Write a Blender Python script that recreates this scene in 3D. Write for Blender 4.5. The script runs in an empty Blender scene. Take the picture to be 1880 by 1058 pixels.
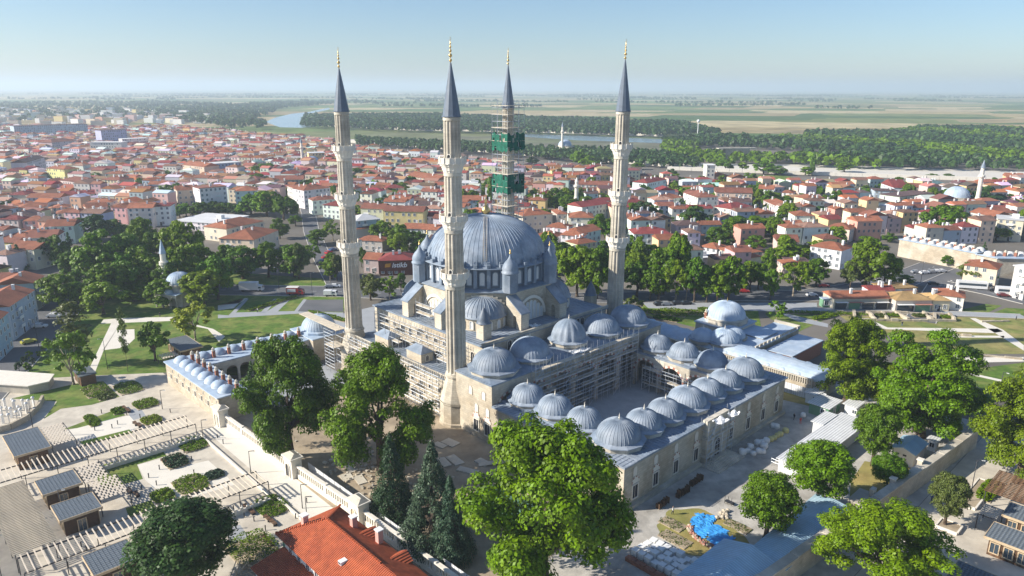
import bpy, math, random
import numpy as np
from math import sin, cos, pi, hypot, atan2, radians, sqrt
from mathutils import Vector, Matrix
R = random.Random(11)
NP = np.random.default_rng(5)
SC = bpy.context.scene
COL = SC.collection
# ------------------------------------------------------------------ camera, sky, sun, exposure
CAM_H, PITCH, ROLL, LENS = 75.91, 0.2706, -0.0026, 25.355
cd = bpy.data.cameras.new('camera'); cam = bpy.data.objects.new('camera', cd); COL.objects.link(cam)
cd.sensor_width = 36.0; cd.lens = LENS; cd.clip_start = 1.0; cd.clip_end = 90000.0
_f = Vector((0, cos(PITCH), -sin(PITCH))); _r = Vector((1, 0, 0)); _u = _r.cross(_f)
_r2 = _r*cos(ROLL) - _u*sin(ROLL); _u2 = _r*sin(ROLL) + _u*cos(ROLL)
cam.matrix_world = Matrix(((_r2.x, _u2.x, -_f.x, 0), (_r2.y, _u2.y, -_f.y, 0), (_r2.z, _u2.z, -_f.z, CAM_H), (0, 0, 0, 1)))
SC.camera = cam
HAZE = 1.6e-4
SUN_EL, SUN_AZ = radians(29), radians(8)        # light travels towards +x, a little +y
w = bpy.data.worlds.new('World'); SC.world = w; w.use_nodes = True
wn = w.node_tree.nodes; sky = wn.new('ShaderNodeTexSky'); sky.sky_type = 'NISHITA'; sky.sun_disc = False
sky.sun_elevation = SUN_EL; sky.sun_rotation = radians(270) - SUN_AZ
sky.air_density = 1.0; sky.dust_density = 0.5; sky.ozone_density = 5.0; sky.altitude = 60
wn['Background'].inputs[1].default_value = 0.085
w.node_tree.links.new(sky.outputs[0], wn['Background'].inputs[0])
sd = bpy.data.lights.new('sun', 'SUN'); sun = bpy.data.objects.new('sun', sd); COL.objects.link(sun)
sd.energy = 5.0; sd.angle = radians(0.53); sd.color = (1.0, 0.93, 0.82)
_d = Vector((cos(SUN_EL)*cos(SUN_AZ), cos(SUN_EL)*sin(SUN_AZ), -sin(SUN_EL)))
sun.rotation_euler = _d.to_track_quat('-Z', 'Y').to_euler()
SC.view_settings.view_transform = 'Standard'; SC.view_settings.look = 'None'
SC.view_settings.exposure = 0.75; SC.view_settings.gamma = 1.0
SC.render.engine = 'CYCLES'
SC.cycles.max_bounces = 6; SC.cycles.diffuse_bounces = 3; SC.cycles.volume_bounces = 1; SC.cycles.transparent_max_bounces = 6

# ------------------------------------------------------------------ helpers
class MB:
    def __init__(s): s.v = []; s.f = []; s.m = []; s.sm = []
    def add(s, vs, fs, mi=0, sm=False):
        o = len(s.v); s.v += [tuple(p) for p in vs]
        for q in fs: s.f.append([i+o for i in q]); s.m.append(mi); s.sm.append(sm)
        return s
    def box(s, cx, cy, z0, sx, sy, sz, rz=0, mi=0):
        c, n = cos(rz), sin(rz); vs = []
        for z in (z0, z0+sz):
            for a, b in ((-1, -1), (1, -1), (1, 1), (-1, 1)):
                x, y = a*sx/2, b*sy/2; vs.append((cx+x*c-y*n, cy+x*n+y*c, z))
        return s.add(vs, [(3, 2, 1, 0), (4, 5, 6, 7), (0, 1, 5, 4), (1, 2, 6, 5), (2, 3, 7, 6), (3, 0, 4, 7)], mi)
    def prism(s, poly, z0, z1, mi=0, bottom=True, mtop=None):
        n = len(poly)
        if sum(poly[i][0]*poly[(i+1) % n][1]-poly[(i+1) % n][0]*poly[i][1] for i in range(n)) < 0: poly = poly[::-1]
        vs = [(p[0], p[1], z0) for p in poly]+[(p[0], p[1], z1) for p in poly]
        s.add(vs, [(i, (i+1) % n, n+(i+1) % n, n+i) for i in range(n)], mi)
        s.add(vs[n:], [tuple(range(n))], mi if mtop is None else mtop)
        if bottom: s.add(vs[:n], [tuple(range(n))[::-1]], mi)
        return s
    def lathe(s, prof, n, cx=0, cy=0, z0=0, ph=0, a0=0, a1=None, mi=0, sm=True, rad=None):
        full = a1 is None; a1 = a0+2*pi if full else a1; k = n if full else n+1; vs = []
        for r, z in prof:
            for i in range(k):
                a = ph+a0+(a1-a0)*i/n; q = r*(rad(i, z) if rad else 1); vs.append((cx+q*cos(a), cy+q*sin(a), z0+z))
        fs = []
        for j in range(len(prof)-1):
            for i in range(n):
                i2 = (i+1) % k; fs.append((j*k+i, j*k+i2, (j+1)*k+i2, (j+1)*k+i))
        return s.add(vs, fs, mi, sm)
    def tube(s, p, q, r, n=5, mi=0, r2=None, sm=True):
        p, q = Vector(p), Vector(q); d = (q-p)
        if d.length < 1e-6: return s
        d.normalize(); a = d.cross(Vector((0, 0, 1)) if abs(d.z) < .95 else Vector((1, 0, 0))).normalized(); b = d.cross(a)
        r2 = r if r2 is None else r2; vs = []
        for c, rr in ((p, r), (q, r2)):
            for i in range(n): t = 2*pi*i/n; vs.append(c+(a*cos(t)+b*sin(t))*rr)
        return s.add(vs, [(i, n+i, n+(i+1) % n, (i+1) % n) for i in range(n)]+[tuple(range(n)), tuple(range(n, 2*n))[::-1]], mi, sm and n > 5)
    def beam(s, p, q, wd, h, mi=0):      # box from p to q, width wd, height h (z up), p/q at the centre of the bottom
        p, q = Vector(p), Vector(q); d = q-p; t = Vector((-d.y, d.x, 0))
        t = t.normalized()*wd/2 if t.length > 1e-6 else Vector((wd/2, 0, 0)); u = Vector((0, 0, h))
        vs = [p-t, p+t, q+t, q-t]; vs += [x+u for x in vs]
        return s.add(vs, [(0, 1, 2, 3), (7, 6, 5, 4), (4, 5, 1, 0), (5, 6, 2, 1), (6, 7, 3, 2), (7, 4, 0, 3)], mi)
    def mesh(s, name, mats, smooth=None):
        me = bpy.data.meshes.new(name); me.from_pydata(s.v, [], s.f)
        for k in (mats if isinstance(mats, (list, tuple)) else [mats]): me.materials.append(MAT[k])
        me.polygons.foreach_set('material_index', s.m)
        me.polygons.foreach_set('use_smooth', s.sm if smooth is None else [smooth]*len(s.f))
        me.update(); return me
    def obj(s, name, mats, parent=None, loc=None, rz=0, smooth=None):
        return put(name, s.mesh(name, mats, smooth), parent, loc, rz)

def put(name, me, parent=None, loc=None, rz=0, color=None, scale=None):
    o = bpy.data.objects.new(name, me); COL.objects.link(o)
    if parent is not None: o.parent = parent
    if loc is not None: o.location = loc if len(loc) == 3 else (loc[0], loc[1], 0)
    if rz: o.rotation_euler = (0, 0, rz)
    if color is not None: o.color = (*color[:3], 1)
    if scale is not None: o.scale = scale if isinstance(scale, tuple) else (scale,)*3
    return o
LABELS = {}
def tag(o, label, cat, group=None, kind=None):
    if kind: o['kind'] = kind
    if label: o['label'] = label
    if cat: o['category'] = cat
    if group: o['group'] = group
    return o
def thing(name, label, cat, loc=(0, 0, 0), rz=0, group=None):
    return tag(put(name, None, None, loc, rz), label, cat, group)
def struct(o): o['kind'] = 'structure'; return o
def stuff(o): o['kind'] = 'stuff'; return o
def copy_tree(o, parent=None, loc=None, rz=None, scale=None):
    c = o.copy(); COL.objects.link(c)
    if parent is not None: c.parent = parent
    if loc is not None: c.location = loc if len(loc) == 3 else (loc[0], loc[1], 0)
    if rz is not None: c.rotation_euler = (0, 0, rz)
    if scale is not None: c.scale = scale if isinstance(scale, tuple) else (scale,)*3
    for ch in [x for x in o.children]: copy_tree(ch, c)
    return c

# ------------------------------------------------------------------ materials
MAT = {}
def mat(name, col, rough=.8, var=.15, scale=.5, bump=0., bscale=8., metal=0., objcol=False, wave=None, brick=None, col2=None, spec=.3, coord='Object', orand=0.):
    m = bpy.data.materials.new(name); m.use_nodes = True; nt = m.node_tree; N = nt.nodes; L = nt.links; b = N['Principled BSDF']
    b.inputs['Roughness'].default_value = rough; b.inputs['Metallic'].default_value = metal; b.inputs['Specular IOR Level'].default_value = spec
    tc = N.new('ShaderNodeTexCoord'); co = tc.outputs[coord]
    if coord == 'World':
        pass
    nz = N.new('ShaderNodeTexNoise'); nz.inputs['Scale'].default_value = scale; nz.inputs['Detail'].default_value = 6; nz.inputs['Roughness'].default_value = .65
    L.new(co, nz.inputs['Vector'])
    rp = N.new('ShaderNodeMapRange'); rp.inputs[1].default_value = .25; rp.inputs[2].default_value = .75; rp.inputs[3].default_value = 1-var; rp.inputs[4].default_value = 1+var
    L.new(nz.outputs['Fac'], rp.inputs[0])
    mx = N.new('ShaderNodeMix'); mx.data_type = 'RGBA'; mx.blend_type = 'MULTIPLY'; mx.inputs[0].default_value = 1
    if objcol:
        oi = N.new('ShaderNodeObjectInfo'); src = oi.outputs['Color']
    else:
        rgb = N.new('ShaderNodeRGB'); rgb.outputs[0].default_value = (*col, 1); src = rgb.outputs[0]
    if col2:
        n2 = N.new('ShaderNodeTexNoise'); n2.inputs['Scale'].default_value = scale*.37; n2.inputs['Detail'].default_value = 4; L.new(co, n2.inputs['Vector'])
        r2 = N.new('ShaderNodeMapRange'); r2.inputs[1].default_value = .42; r2.inputs[2].default_value = .62; L.new(n2.outputs['Fac'], r2.inputs[0])
        m2 = N.new('ShaderNodeMix'); m2.data_type = 'RGBA'; L.new(r2.outputs[0], m2.inputs[0]); L.new(src, m2.inputs[6]); m2.inputs[7].default_value = (*col2, 1); src = m2.outputs[2]
    h = None
    if brick:
        bk = N.new('ShaderNodeTexBrick'); bw, bh, dk = brick
        # walls: course height along z, run along x+y
        sp = N.new('ShaderNodeSeparateXYZ'); L.new(co, sp.inputs[0]); ad = N.new('ShaderNodeMath'); L.new(sp.outputs[0], ad.inputs[0]); L.new(sp.outputs[1], ad.inputs[1])
        cb = N.new('ShaderNodeCombineXYZ'); L.new(ad.outputs[0], cb.inputs[0]); L.new(sp.outputs[2], cb.inputs[1]); L.new(cb.outputs[0], bk.inputs['Vector'])
        bk.inputs['Scale'].default_value = 1; bk.inputs['Brick Width'].default_value = bw; bk.inputs['Row Height'].default_value = bh; bk.inputs['Mortar Size'].default_value = .03
        bk.inputs['Color1'].default_value = (1, 1, 1, 1); bk.inputs['Color2'].default_value = (1-dk,)*3+(1,); bk.inputs['Mortar'].default_value = (1-1.6*dk,)*3+(1,)
        m3 = N.new('ShaderNodeMix'); m3.data_type = 'RGBA'; m3.blend_type = 'MULTIPLY'; m3.inputs[0].default_value = 1; L.new(src, m3.inputs[6]); L.new(bk.outputs['Color'], m3.inputs[7]); src = m3.outputs[2]
    if orand:
        oi2 = N.new('ShaderNodeObjectInfo'); ro = N.new('ShaderNodeMapRange'); ro.inputs[3].default_value = 1-orand; ro.inputs[4].default_value = 1+orand; L.new(oi2.outputs['Random'], ro.inputs[0])
        m5 = N.new('ShaderNodeMix'); m5.data_type = 'RGBA'; m5.blend_type = 'MULTIPLY'; m5.inputs[0].default_value = 1; L.new(src, m5.inputs[6]); L.new(ro.outputs[0], m5.inputs[7]); src = m5.outputs[2]
    L.new(src, mx.inputs[6])
    L.new(rp.outputs[0], mx.inputs[7]); L.new(mx.outputs[2], b.inputs['Base Color'])
    if wave:
        wv = N.new('ShaderNodeTexWave'); wv.bands_direction = wave[0]; wv.inputs['Scale'].default_value = wave[1]; wv.inputs['Distortion'].default_value = .3; L.new(co, wv.inputs['Vector'])
        bp = N.new('ShaderNodeBump'); bp.inputs['Strength'].default_value = wave[2]; bp.inputs['Distance'].default_value = .12; L.new(wv.outputs['Fac'], bp.inputs['Height']); L.new(bp.outputs[0], b.inputs['Normal'])
        m4 = N.new('ShaderNodeMix'); m4.data_type = 'RGBA'; m4.blend_type = 'MULTIPLY'; m4.inputs[0].default_value = wave[3] if len(wave) > 3 else .35; L.new(mx.outputs[2], m4.inputs[6]); L.new(wv.outputs['Color'], m4.inputs[7]); L.new(m4.outputs[2], b.inputs['Base Color'])
    elif bump:
        n3 = N.new('ShaderNodeTexNoise'); n3.inputs['Scale'].default_value = bscale; n3.inputs['Detail'].default_value = 4; L.new(co, n3.inputs['Vector'])
        bp = N.new('ShaderNodeBump'); bp.inputs['Strength'].default_value = bump; bp.inputs['Distance'].default_value = .1; L.new(n3.outputs['Fac'], bp.inputs['Height']); L.new(bp.outputs[0], b.inputs['Normal'])
    MAT[name] = m; return m
def leafmat(name, trans=.24):
    m = bpy.data.materials.new(name); m.use_nodes = True; nt = m.node_tree; N = nt.nodes; L = nt.links; b = N['Principled BSDF']
    oi = N.new('ShaderNodeObjectInfo'); ge = N.new('ShaderNodeNewGeometry')
    hs = N.new('ShaderNodeHueSaturation'); L.new(oi.outputs['Color'], hs.inputs['Color'])
    mr = N.new('ShaderNodeMapRange'); mr.inputs[3].default_value = .6; mr.inputs[4].default_value = 1.45; L.new(ge.outputs['Random Per Island'], mr.inputs[0])
    m2 = N.new('ShaderNodeMapRange'); m2.inputs[3].default_value = .485; m2.inputs[4].default_value = .52
    tc = N.new('ShaderNodeTexCoord'); nz = N.new('ShaderNodeTexNoise'); nz.inputs['Scale'].default_value = 2.6; nz.inputs['Detail'].default_value = 3; L.new(tc.outputs['Object'], nz.inputs['Vector'])
    L.new(nz.outputs['Fac'], m2.inputs[0]); L.new(m2.outputs[0], hs.inputs['Hue']); L.new(mr.outputs[0], hs.inputs['Value']); hs.inputs['Saturation'].default_value = 1.08
    L.new(hs.outputs[0], b.inputs['Base Color']); b.inputs['Roughness'].default_value = .5; b.inputs['Specular IOR Level'].default_value = .25
    tr = N.new('ShaderNodeBsdfTranslucent'); L.new(hs.outputs[0], tr.inputs[0]); ms = N.new('ShaderNodeMixShader'); ms.inputs[0].default_value = trans
    L.new(b.outputs[0], ms.inputs[1]); L.new(tr.outputs[0], ms.inputs[2]); L.new(ms.outputs[0], N['Material Output'].inputs[0]); MAT[name] = m
STONE = (.58, .525, .425)
mat('stone', STONE, .85, .24, .3, brick=(1.1, .5, .17), col2=(.46, .385, .285))
mat('stone_pale', (.62, .57, .475), .8, .24, .35, brick=(1.4, .6, .12), col2=(.45, .405, .33))
mat('stone_white', (.74, .69, .6), .75, .1, .8, bump=.2)
mat('stone_wall', (.55, .48, .37), .9, .22, .5, brick=(.9, .4, .16), col2=(.45, .38, .28))
mat('marble', (.72, .71, .68), .5, .08, 1.0)
mat('red_stone', (.42, .2, .15), .8, .15, 1.0)
mat('lead', (.20, .25, .315), .55, .3, .45, metal=.0, col2=(.27, .31, .365), spec=.3, bump=.3, bscale=1.2, orand=.1)
mat('lead_pale', (.36, .45, .56), .6, .16, .6, metal=.0, col2=(.43, .50, .58), spec=.35, bump=.12, bscale=1.5)
mat('lead_dark', (.115, .145, .19), .5, .22, .6, metal=.0, spec=.45)
mat('gold', (.75, .52, .2), .3, .08, 2., metal=.9)
mat('dark', (.03, .032, .04), .6, .3, 2.)
mat('house_glass', (.13, .155, .18), .25, .4, .8, spec=.6)
mat('glass', (.05, .07, .09), .08, .3, 1.5, spec=.8)
mat('pane_white', (.62, .63, .63), .6, .1, 2.)
mat('white', (.78, .78, .76), .6, .06, .6)
mat('plaster', (.7, .7, .7), .85, .12, .3, objcol=True, bump=.1, bscale=3)
mat('roof_tile', (.4, .15, .09), .85, .34, .22, objcol=True, wave=('X', 1.35, .5, .22))
mat('tile_near', (.56, .13, .05), .8, .38, .8, wave=('X', .85, 1.0, .5), col2=(.47, .105, .045))
mat('paint', (.5, .5, .5), .35, .03, 1., objcol=True, spec=.6)
mat('cloth', (.5, .5, .5), .85, .08, 3., objcol=True)
mat('skin', (.45, .28, .2), .6, .05, 3.)
mat('hair', (.03, .022, .016), .6, .1, 4.)
mat('rubber', (.02, .02, .021), .8, .2, 3.)
mat('steel', (.52, .55, .58), .4, .1, 2., metal=.5)
mat('plank', (.58, .51, .40), .85, .2, .7)
mat('wood', (.17, .095, .052), .7, .3, 2., wave=('X', .35, .5, .5))
mat('ladder_wood', (.34, .31, .27), .8, .2, 1.)
mat('wood_pale', (.52, .40, .26), .75, .2, 1.5)
mat('pergola_wood', (.60, .52, .42), .75, .15, 1.2)
mat('brick', (.33, .14, .09), .85, .25, 2., brick=(.5, .14, .15))
mat('slate', (.15, .175, .2), .5, .15, 1.0, wave=('X', .55, .5, .3))
mat('sheet_white', (.70, .71, .72), .5, .14, .5, wave=('X', .55, .45, .25))
mat('sheet_blue', (.36, .55, .70), .5, .18, .35, wave=('Y', .6, .5, .25), col2=(.43, .59, .70))
mat('sheet_green', (.16, .32, .2), .6, .12, .5, wave=('X', 1.2, .3, .2))
mat('tarp_blue', (.05, .30, .70), .45, .25, 1.2, bump=.8, bscale=1.5)
mat('net_green', (.012, .115, .075), .85, .45, .7)
mat('iron', (.045, .045, .05), .5, .15, 2.)
mat('paving', (.57, .515, .425), .85, .16, .5, col2=(.48, .43, .355), bump=.1)
mat('paving_grey', (.33, .345, .36), .85, .12, .3)
mat('paving_white', (.70, .655, .57), .8, .08, .25)
mat('court_floor', (.42, .44, .45), .7, .15, .4)
mat('gravel', (.47, .445, .40), .95, .3, .4, col2=(.34, .32, .285), bump=.5, bscale=3)
mat('earth', (.33, .265, .185), .95, .3, .3, bump=.5, bscale=2, col2=(.38, .31, .22))
mat('asphalt', (.11, .115, .125), .9, .18, .12, col2=(.14, .14, .145))
mat('road_paint', (.72, .72, .7), .7, .12, 1.)
mat('kerb', (.5, .48, .44), .85, .12, 1.)
mat('grass', (.085, .155, .018), .95, .45, .5, col2=(.17, .20, .045), bump=.6, bscale=5)
mat('dry_grass', (.27, .235, .085), .95, .4, .3, col2=(.15, .19, .045), bump=.5, bscale=5)
mat('yard_grass', (.33, .26, .09), .95, .3, .3, col2=(.24, .23, .07), bump=.5, bscale=5)
mat('bark', (.10, .075, .055), .95, .25, 2., bump=.6, bscale=5)
mat('bark_pale', (.33, .28, .21), .95, .25, 2., bump=.5, bscale=5)
mat('river', (.26, .36, .42), .2, .1, .01, spec=.6)
leafmat('leaf'); leafmat('needle', .15)
# ------------------------------------------------------------------ ground sheets
def sheet(name, polys, z, m, kind='structure'):
    b = MB()
    for p in polys:
        n = len(p)
        if sum(p[i][0]*p[(i+1) % n][1]-p[(i+1) % n][0]*p[i][1] for i in range(n)) < 0: p = p[::-1]
        b.add([(q[0], q[1], z) for q in p], [tuple(range(n))])
    o = b.obj(name, m); o['kind'] = kind; return o
def groundmat():
    m = bpy.data.materials.new('ground'); m.use_nodes = True; nt = m.node_tree; N = nt.nodes; L = nt.links; b = N['Principled BSDF']
    tc = N.new('ShaderNodeTexCoord'); mp = N.new('ShaderNodeMapping'); L.new(tc.outputs['Object'], mp.inputs[0]); mp.inputs['Rotation'].default_value = (0, 0, .3); mp.inputs['Scale'].default_value = (1/420, 1/260, 1)
    vo = N.new('ShaderNodeTexVoronoi'); vo.distance = 'CHEBYCHEV'; vo.inputs['Scale'].default_value = 1; L.new(mp.outputs[0], vo.inputs['Vector'])
    sp = N.new('ShaderNodeSeparateColor'); L.new(vo.outputs['Color'], sp.inputs[0])
    cr = N.new('ShaderNodeValToRGB'); L.new(sp.outputs[0], cr.inputs[0]); cr.color_ramp.interpolation = 'CONSTANT'
    cols = [(.07, .12, .03), (.16, .19, .06), (.09, .15, .04), (.36, .29, .14), (.12, .17, .05), (.43, .36, .2), (.08, .13, .035), (.30, .24, .12), (.14, .2, .05), (.40, .33, .19)]
    el = cr.color_ramp.elements
    el[0].color = (*cols[0], 1); el[0].position = 0
    for i, c in enumerate(cols[1:]):
        e = el.new((i+1)/len(cols)) if i < len(cols)-2 else el[-1]
        e.position = (i+1)/len(cols); e.color = (*c, 1)
    # nearer than the river: dusty town soil, colour darkened to imitate asphalt and shade
    sx = N.new('ShaderNodeSeparateXYZ'); L.new(tc.outputs['Object'], sx.inputs[0])
    nz = N.new('ShaderNodeTexNoise'); nz.inputs['Scale'].default_value = .004; nz.inputs['Detail'].default_value = 5; L.new(tc.outputs['Object'], nz.inputs['Vector'])
    ad = N.new('ShaderNodeMath'); ad.operation = 'MULTIPLY_ADD'; L.new(nz.outputs['Fac'], ad.inputs[0]); ad.inputs[1].default_value = -900; L.new(sx.outputs[1], ad.inputs[2])
    mr = N.new('ShaderNodeMapRange'); mr.inputs[1].default_value = 500; mr.inputs[2].default_value = 900; L.new(ad.outputs[0], mr.inputs[0])
    mx = N.new('ShaderNodeMix'); mx.data_type = 'RGBA'; L.new(mr.outputs[0], mx.inputs[0]); mx.inputs[6].default_value = (.165, .15, .13, 1); L.new(cr.outputs[0], mx.inputs[7])
    n2 = N.new('ShaderNodeTexNoise'); n2.inputs['Scale'].default_value = .02; n2.inputs['Detail'].default_value = 8; L.new(tc.outputs['Object'], n2.inputs['Vector'])
    r2 = N.new('ShaderNodeMapRange'); r2.inputs[1].default_value = .3; r2.inputs[2].default_value = .7; r2.inputs[3].default_value = .7; r2.inputs[4].default_value = 1.3; L.new(n2.outputs['Fac'], r2.inputs[0])
    m2 = N.new('ShaderNodeMix'); m2.data_type = 'RGBA'; m2.blend_type = 'MULTIPLY'; m2.inputs[0].default_value = 1; L.new(mx.outputs[2], m2.inputs[6]); L.new(r2.outputs[0], m2.inputs[7])
    L.new(m2.outputs[2], b.inputs['Base Color']); b.inputs['Roughness'].default_value = .95; b.inputs['Specular IOR Level'].default_value = .1
    MAT['ground'] = m
groundmat()
gr = MB(); gr.add([(-42000, -1200, -.02), (42000, -1200, -.02), (42000, 42000, -.02), (-42000, 42000, -.02)], [(0, 1, 2, 3)])
struct(gr.obj('ground', 'ground'))

# ------------------------------------------------------------------ building blocks
def arch_pts(wd, h, n=8, pointed=0.):
    r = wd/2; pts = [(-r, 0), (r, 0)]
    for i in range(n+1):
        a = pi*i/n; pts.append((r*cos(a), h-r+r*sin(a)*(1+pointed)))
    return pts
WM = {}
def win(wd, h, fr='stone_white', pane='dark', arch=False, depth=.14, fw=.16, bars=True):
    """one window: a raised frame round a set back pane; local -y looks out, origin at the middle of the sill"""
    k = (wd, h, fr, pane, arch, fw, bars)
    if k in WM: return WM[k]
    b = MB(); p = arch_pts(wd, h, 6) if arch else [(-wd/2, 0), (wd/2, 0), (wd/2, h), (-wd/2, h)]
    q = [(x*(1+2*fw/wd), -fw+(z)*(1+2*fw/h)) for x, z in p]; n = len(p)
    b.add([(x, -.03, z) for x, z in p], [tuple(range(n))], 1)
    vs = [(x, -depth, z) for x, z in q]+[(x, -depth, z) for x, z in p]+[(x, -.03, z) for x, z in p]+[(x, .02, z) for x, z in q]
    fs = []
    for i in range(n):
        j = (i+1) % n; fs += [(i, j, n+j, n+i), (n+i, n+j, 2*n+j, 2*n+i), (3*n+i, 3*n+j, j, i)]
    b.add(vs, fs, 0)
    if bars and wd > .7: b.box(0, -.05, 0, .07, .04, h*.98, mi=0)
    WM[k] = b.mesh('window', [fr, pane]); return WM[k]
def arcade(b, p0, p1, nb, z0, zs, zt, pier, t, mi=0, vm=None):
    p0, p1 = Vector((*p0, 0)), Vector((*p1, 0)); d = p1-p0; Lg = d.length; d.normalize(); nn = Vector((d.y, -d.x, 0)); bay = Lg/nb; r = (bay-pier)/2; n = 10
    def P(s, z, o): q = p0+d*s+nn*o; return (q.x, q.y, z)
    for k in range(nb):
        s0 = k*bay; s1 = s0+bay; c = s0+bay/2
        arc = [(c-r*cos(pi*i/n), zs+r*sin(pi*i/n)) for i in range(n+1)]
        for o in (-t/2, t/2):
            vs = [P(s0, z0, o), P(c-r, z0, o), P(c-r, zs, o), P(s0, zs, o), P(c+r, z0, o), P(s1, z0, o), P(s1, zs, o), P(c+r, zs, o), P(s0, zt, o), P(s1, zt, o)]
            fs = [(0, 1, 2, 3), (4, 5, 6, 7)]
            m0 = len(vs); vs += [P(s, z, o) for s, z in arc]; m1 = len(vs); vs += [P(s, zt, o) for s, z in arc]
            fs += [(m0+i, m0+i+1, m1+i+1, m1+i) for i in range(n)]+[(3, 2, m1, 8), (7, 6, 9, m1+n)]
            b.add(vs, fs, mi)
        path = [(c-r, z0)]+arc+[(c+r, z0)]
        b.add([P(s, z, -t/2) for s, z in path]+[P(s, z, t/2) for s, z in path], [(i, i+1, len(path)+i+1, len(path)+i) for i in range(len(path)-1)], mi)
        if vm is not None:
            n2 = 15
            for i in range(n2):
                a, e = pi*i/n2, pi*(i+1)/n2
                for o in (-t/2-.05, t/2+.05):
                    b.add([P(c-(r)*cos(a), zs+r*sin(a), o), P(c-r*cos(e), zs+r*sin(e), o), P(c-(r+.55)*cos(e), zs+(r+.55)*sin(e), o), P(c-(r+.55)*cos(a), zs+(r+.55)*sin(a), o)], [(0, 1, 2, 3)], vm[i % 2])
def dome_mesh(Rr, h, ribs, m='lead', seg=10, nn=48, flute=0, rib=.045):
    b = MB(); prof = [(Rr*cos(radians(88)*i/seg), h*sin(radians(88)*i/seg)) for i in range(seg+1)]; prof = [(Rr*1.02, -.25)]+prof
    if flute:
        nn = flute*4; b.lathe(prof, nn, rad=lambda i, z: [.94, 1.0, 1.03, 1.0][i % 4])
    else: b.lathe(prof, nn)
    for k in range(ribs):
        a = 2*pi*k/ribs; t = Vector((-sin(a), cos(a), 0)); ra = Vector((cos(a), sin(a), 0)); vs = []; fs = []
        for i, (r, z) in enumerate(prof[1:-1]):
            th_ = radians(88)*i/seg; nrm = ra*cos(th_)+Vector((0, 0, sin(th_))); c = ra*r+Vector((0, 0, z)); wd = min(rib, r*pi/ribs*.45)
            vs += [c-t*wd, c+nrm*rib*1.2, c+t*wd]
            if i: o = 3*i; fs += [(o-3, o, o+1, o-2), (o-2, o+1, o+2, o-1)]
        b.add(vs, fs, 0, False)
    return b.mesh('dome', m)
def finial_mesh(h, m='gold', r=.16):
    p = [(r*.5, 0), (r*.45, h*.12), (r, h*.2), (r*1.2, h*.27), (r*.5, h*.36), (r*.35, h*.42), (r*.85, h*.5), (r*.35, h*.58), (r*.3, h*.64), (r*.6, h*.7), (r*.25, h*.76), (r*.12, h*.9), (.01, h)]
    b = MB().lathe(p, 10); return b.mesh('finial', m)

# ------------------------------------------------------------------ the mosque
TH = 0.8114; CX, CY = -7.09, 192.28
def m2w(u, v): return (CX+u*cos(TH)+v*sin(TH), CY-u*sin(TH)+v*cos(TH))
MQ = thing('mosque', 'great cream stone mosque with ribbed lead dome and domed courtyard', 'mosque', (CX, CY, 0), -TH)
b = MB().prism([(-22, -30), (24.5, -30), (24.5, 30), (-22, 30)], 0, 9.6); b.obj('gallery_wall', 'stone', MQ)
b = MB().prism([(-22.4, -30.4), (24.4, -30.4), (24.4, 30.4), (-22.4, 30.4)], 9.603, 9.85); b.obj('gallery_roof', 'lead', MQ)
b = MB().prism([(-21.5, -22.6), (24.2, -22.6), (24.2, 22.6), (-21.5, 22.6)], 9.853, 17.3); b.obj('hall_wall', 'stone', MQ)
b = MB(); b.prism([(-22, -23), (24.6, -23), (24.6, 23), (-22, 23)], 17.303, 17.6)
b.obj('hall_roof', 'lead', MQ)
b = MB()
for i in range(44): b.box(-21.5+i*1.06, 0, 17.602, .09, 45.4, .07)
stuff(b.obj('roof_seams', 'lead', MQ))
b = MB()
for i in range(43):
    for s in (-1, 1): b.box(-21.5+i*1.06, s*26.5, 9.852, .09, 7.4, .07)
stuff(b.obj('roof_seams', 'lead', MQ))
b = MB(); b.box(24.45, 0, 17.602, .5, 46, .7); b.obj('parapet', 'stone', MQ)
OC = [(18.9*cos(radians(22.5+45*k)), 18.9*sin(radians(22.5+45*k))) for k in range(8)]
MB().prism(OC, 17.603, 26.3).obj('octagon_wall', 'stone', MQ)
MB().lathe([(18.9, 26.0), (19.5, 26.15), (19.5, 26.4), (17.2, 27.2), (16.0, 27.2)], 8, ph=radians(22.5), sm=False).obj('octagon_roof', 'lead', MQ)
dr = MB().lathe([(16.7, 27.0), (16.7, 32.0)], 64).obj('drum', 'lead_dark', MQ)
dwin = win(1.25, 3.4, 'lead', 'pane_white', True, .2, .16, False)
pier = MB().box(0, 0, 0, .8, .9, 4.85).mesh('pier', 'lead')
block = MB(); block.box(0, 0, 0, 1.3, .95, .8); block.box(-.6, 0, .802, .9, .8, .5); block = block.mesh('step_block', 'lead')
for k in range(32):
    a = 2*pi*k/32; put('window', dwin, dr, (16.72*cos(a), 16.72*sin(a), 27.8), a+pi/2)
    a += pi/32; put('pier', pier, MQ, (16.95*cos(a), 16.95*sin(a), 27.15), a)
    put('step_block', block, MQ, (16.75*cos(a), 16.75*sin(a), 32.4), a)
MB().lathe([(16.6, 31.95), (17.7, 32.0), (17.75, 32.2), (15.8, 32.6)], 64).obj('drum_cornice', 'lead', MQ)
dm = put('main_dome', dome_mesh(16.1, 10.9, 80, 'lead', 16, 80, rib=.06), MQ, (0, 0, 32.4))
b = MB().lathe([(.3, 0), (.9, .15), (1.25, .7), (1.2, 1.2), (.7, 1.9), (.35, 2.4), (.22, 2.8), (.5, 3.1), (.2, 3.4), (.35, 3.8), (.14, 4.1), (.08, 4.6), (.01, 5.4)], 20); b.obj('finial', 'gold', dm, (0, 0, 10.9))
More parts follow.
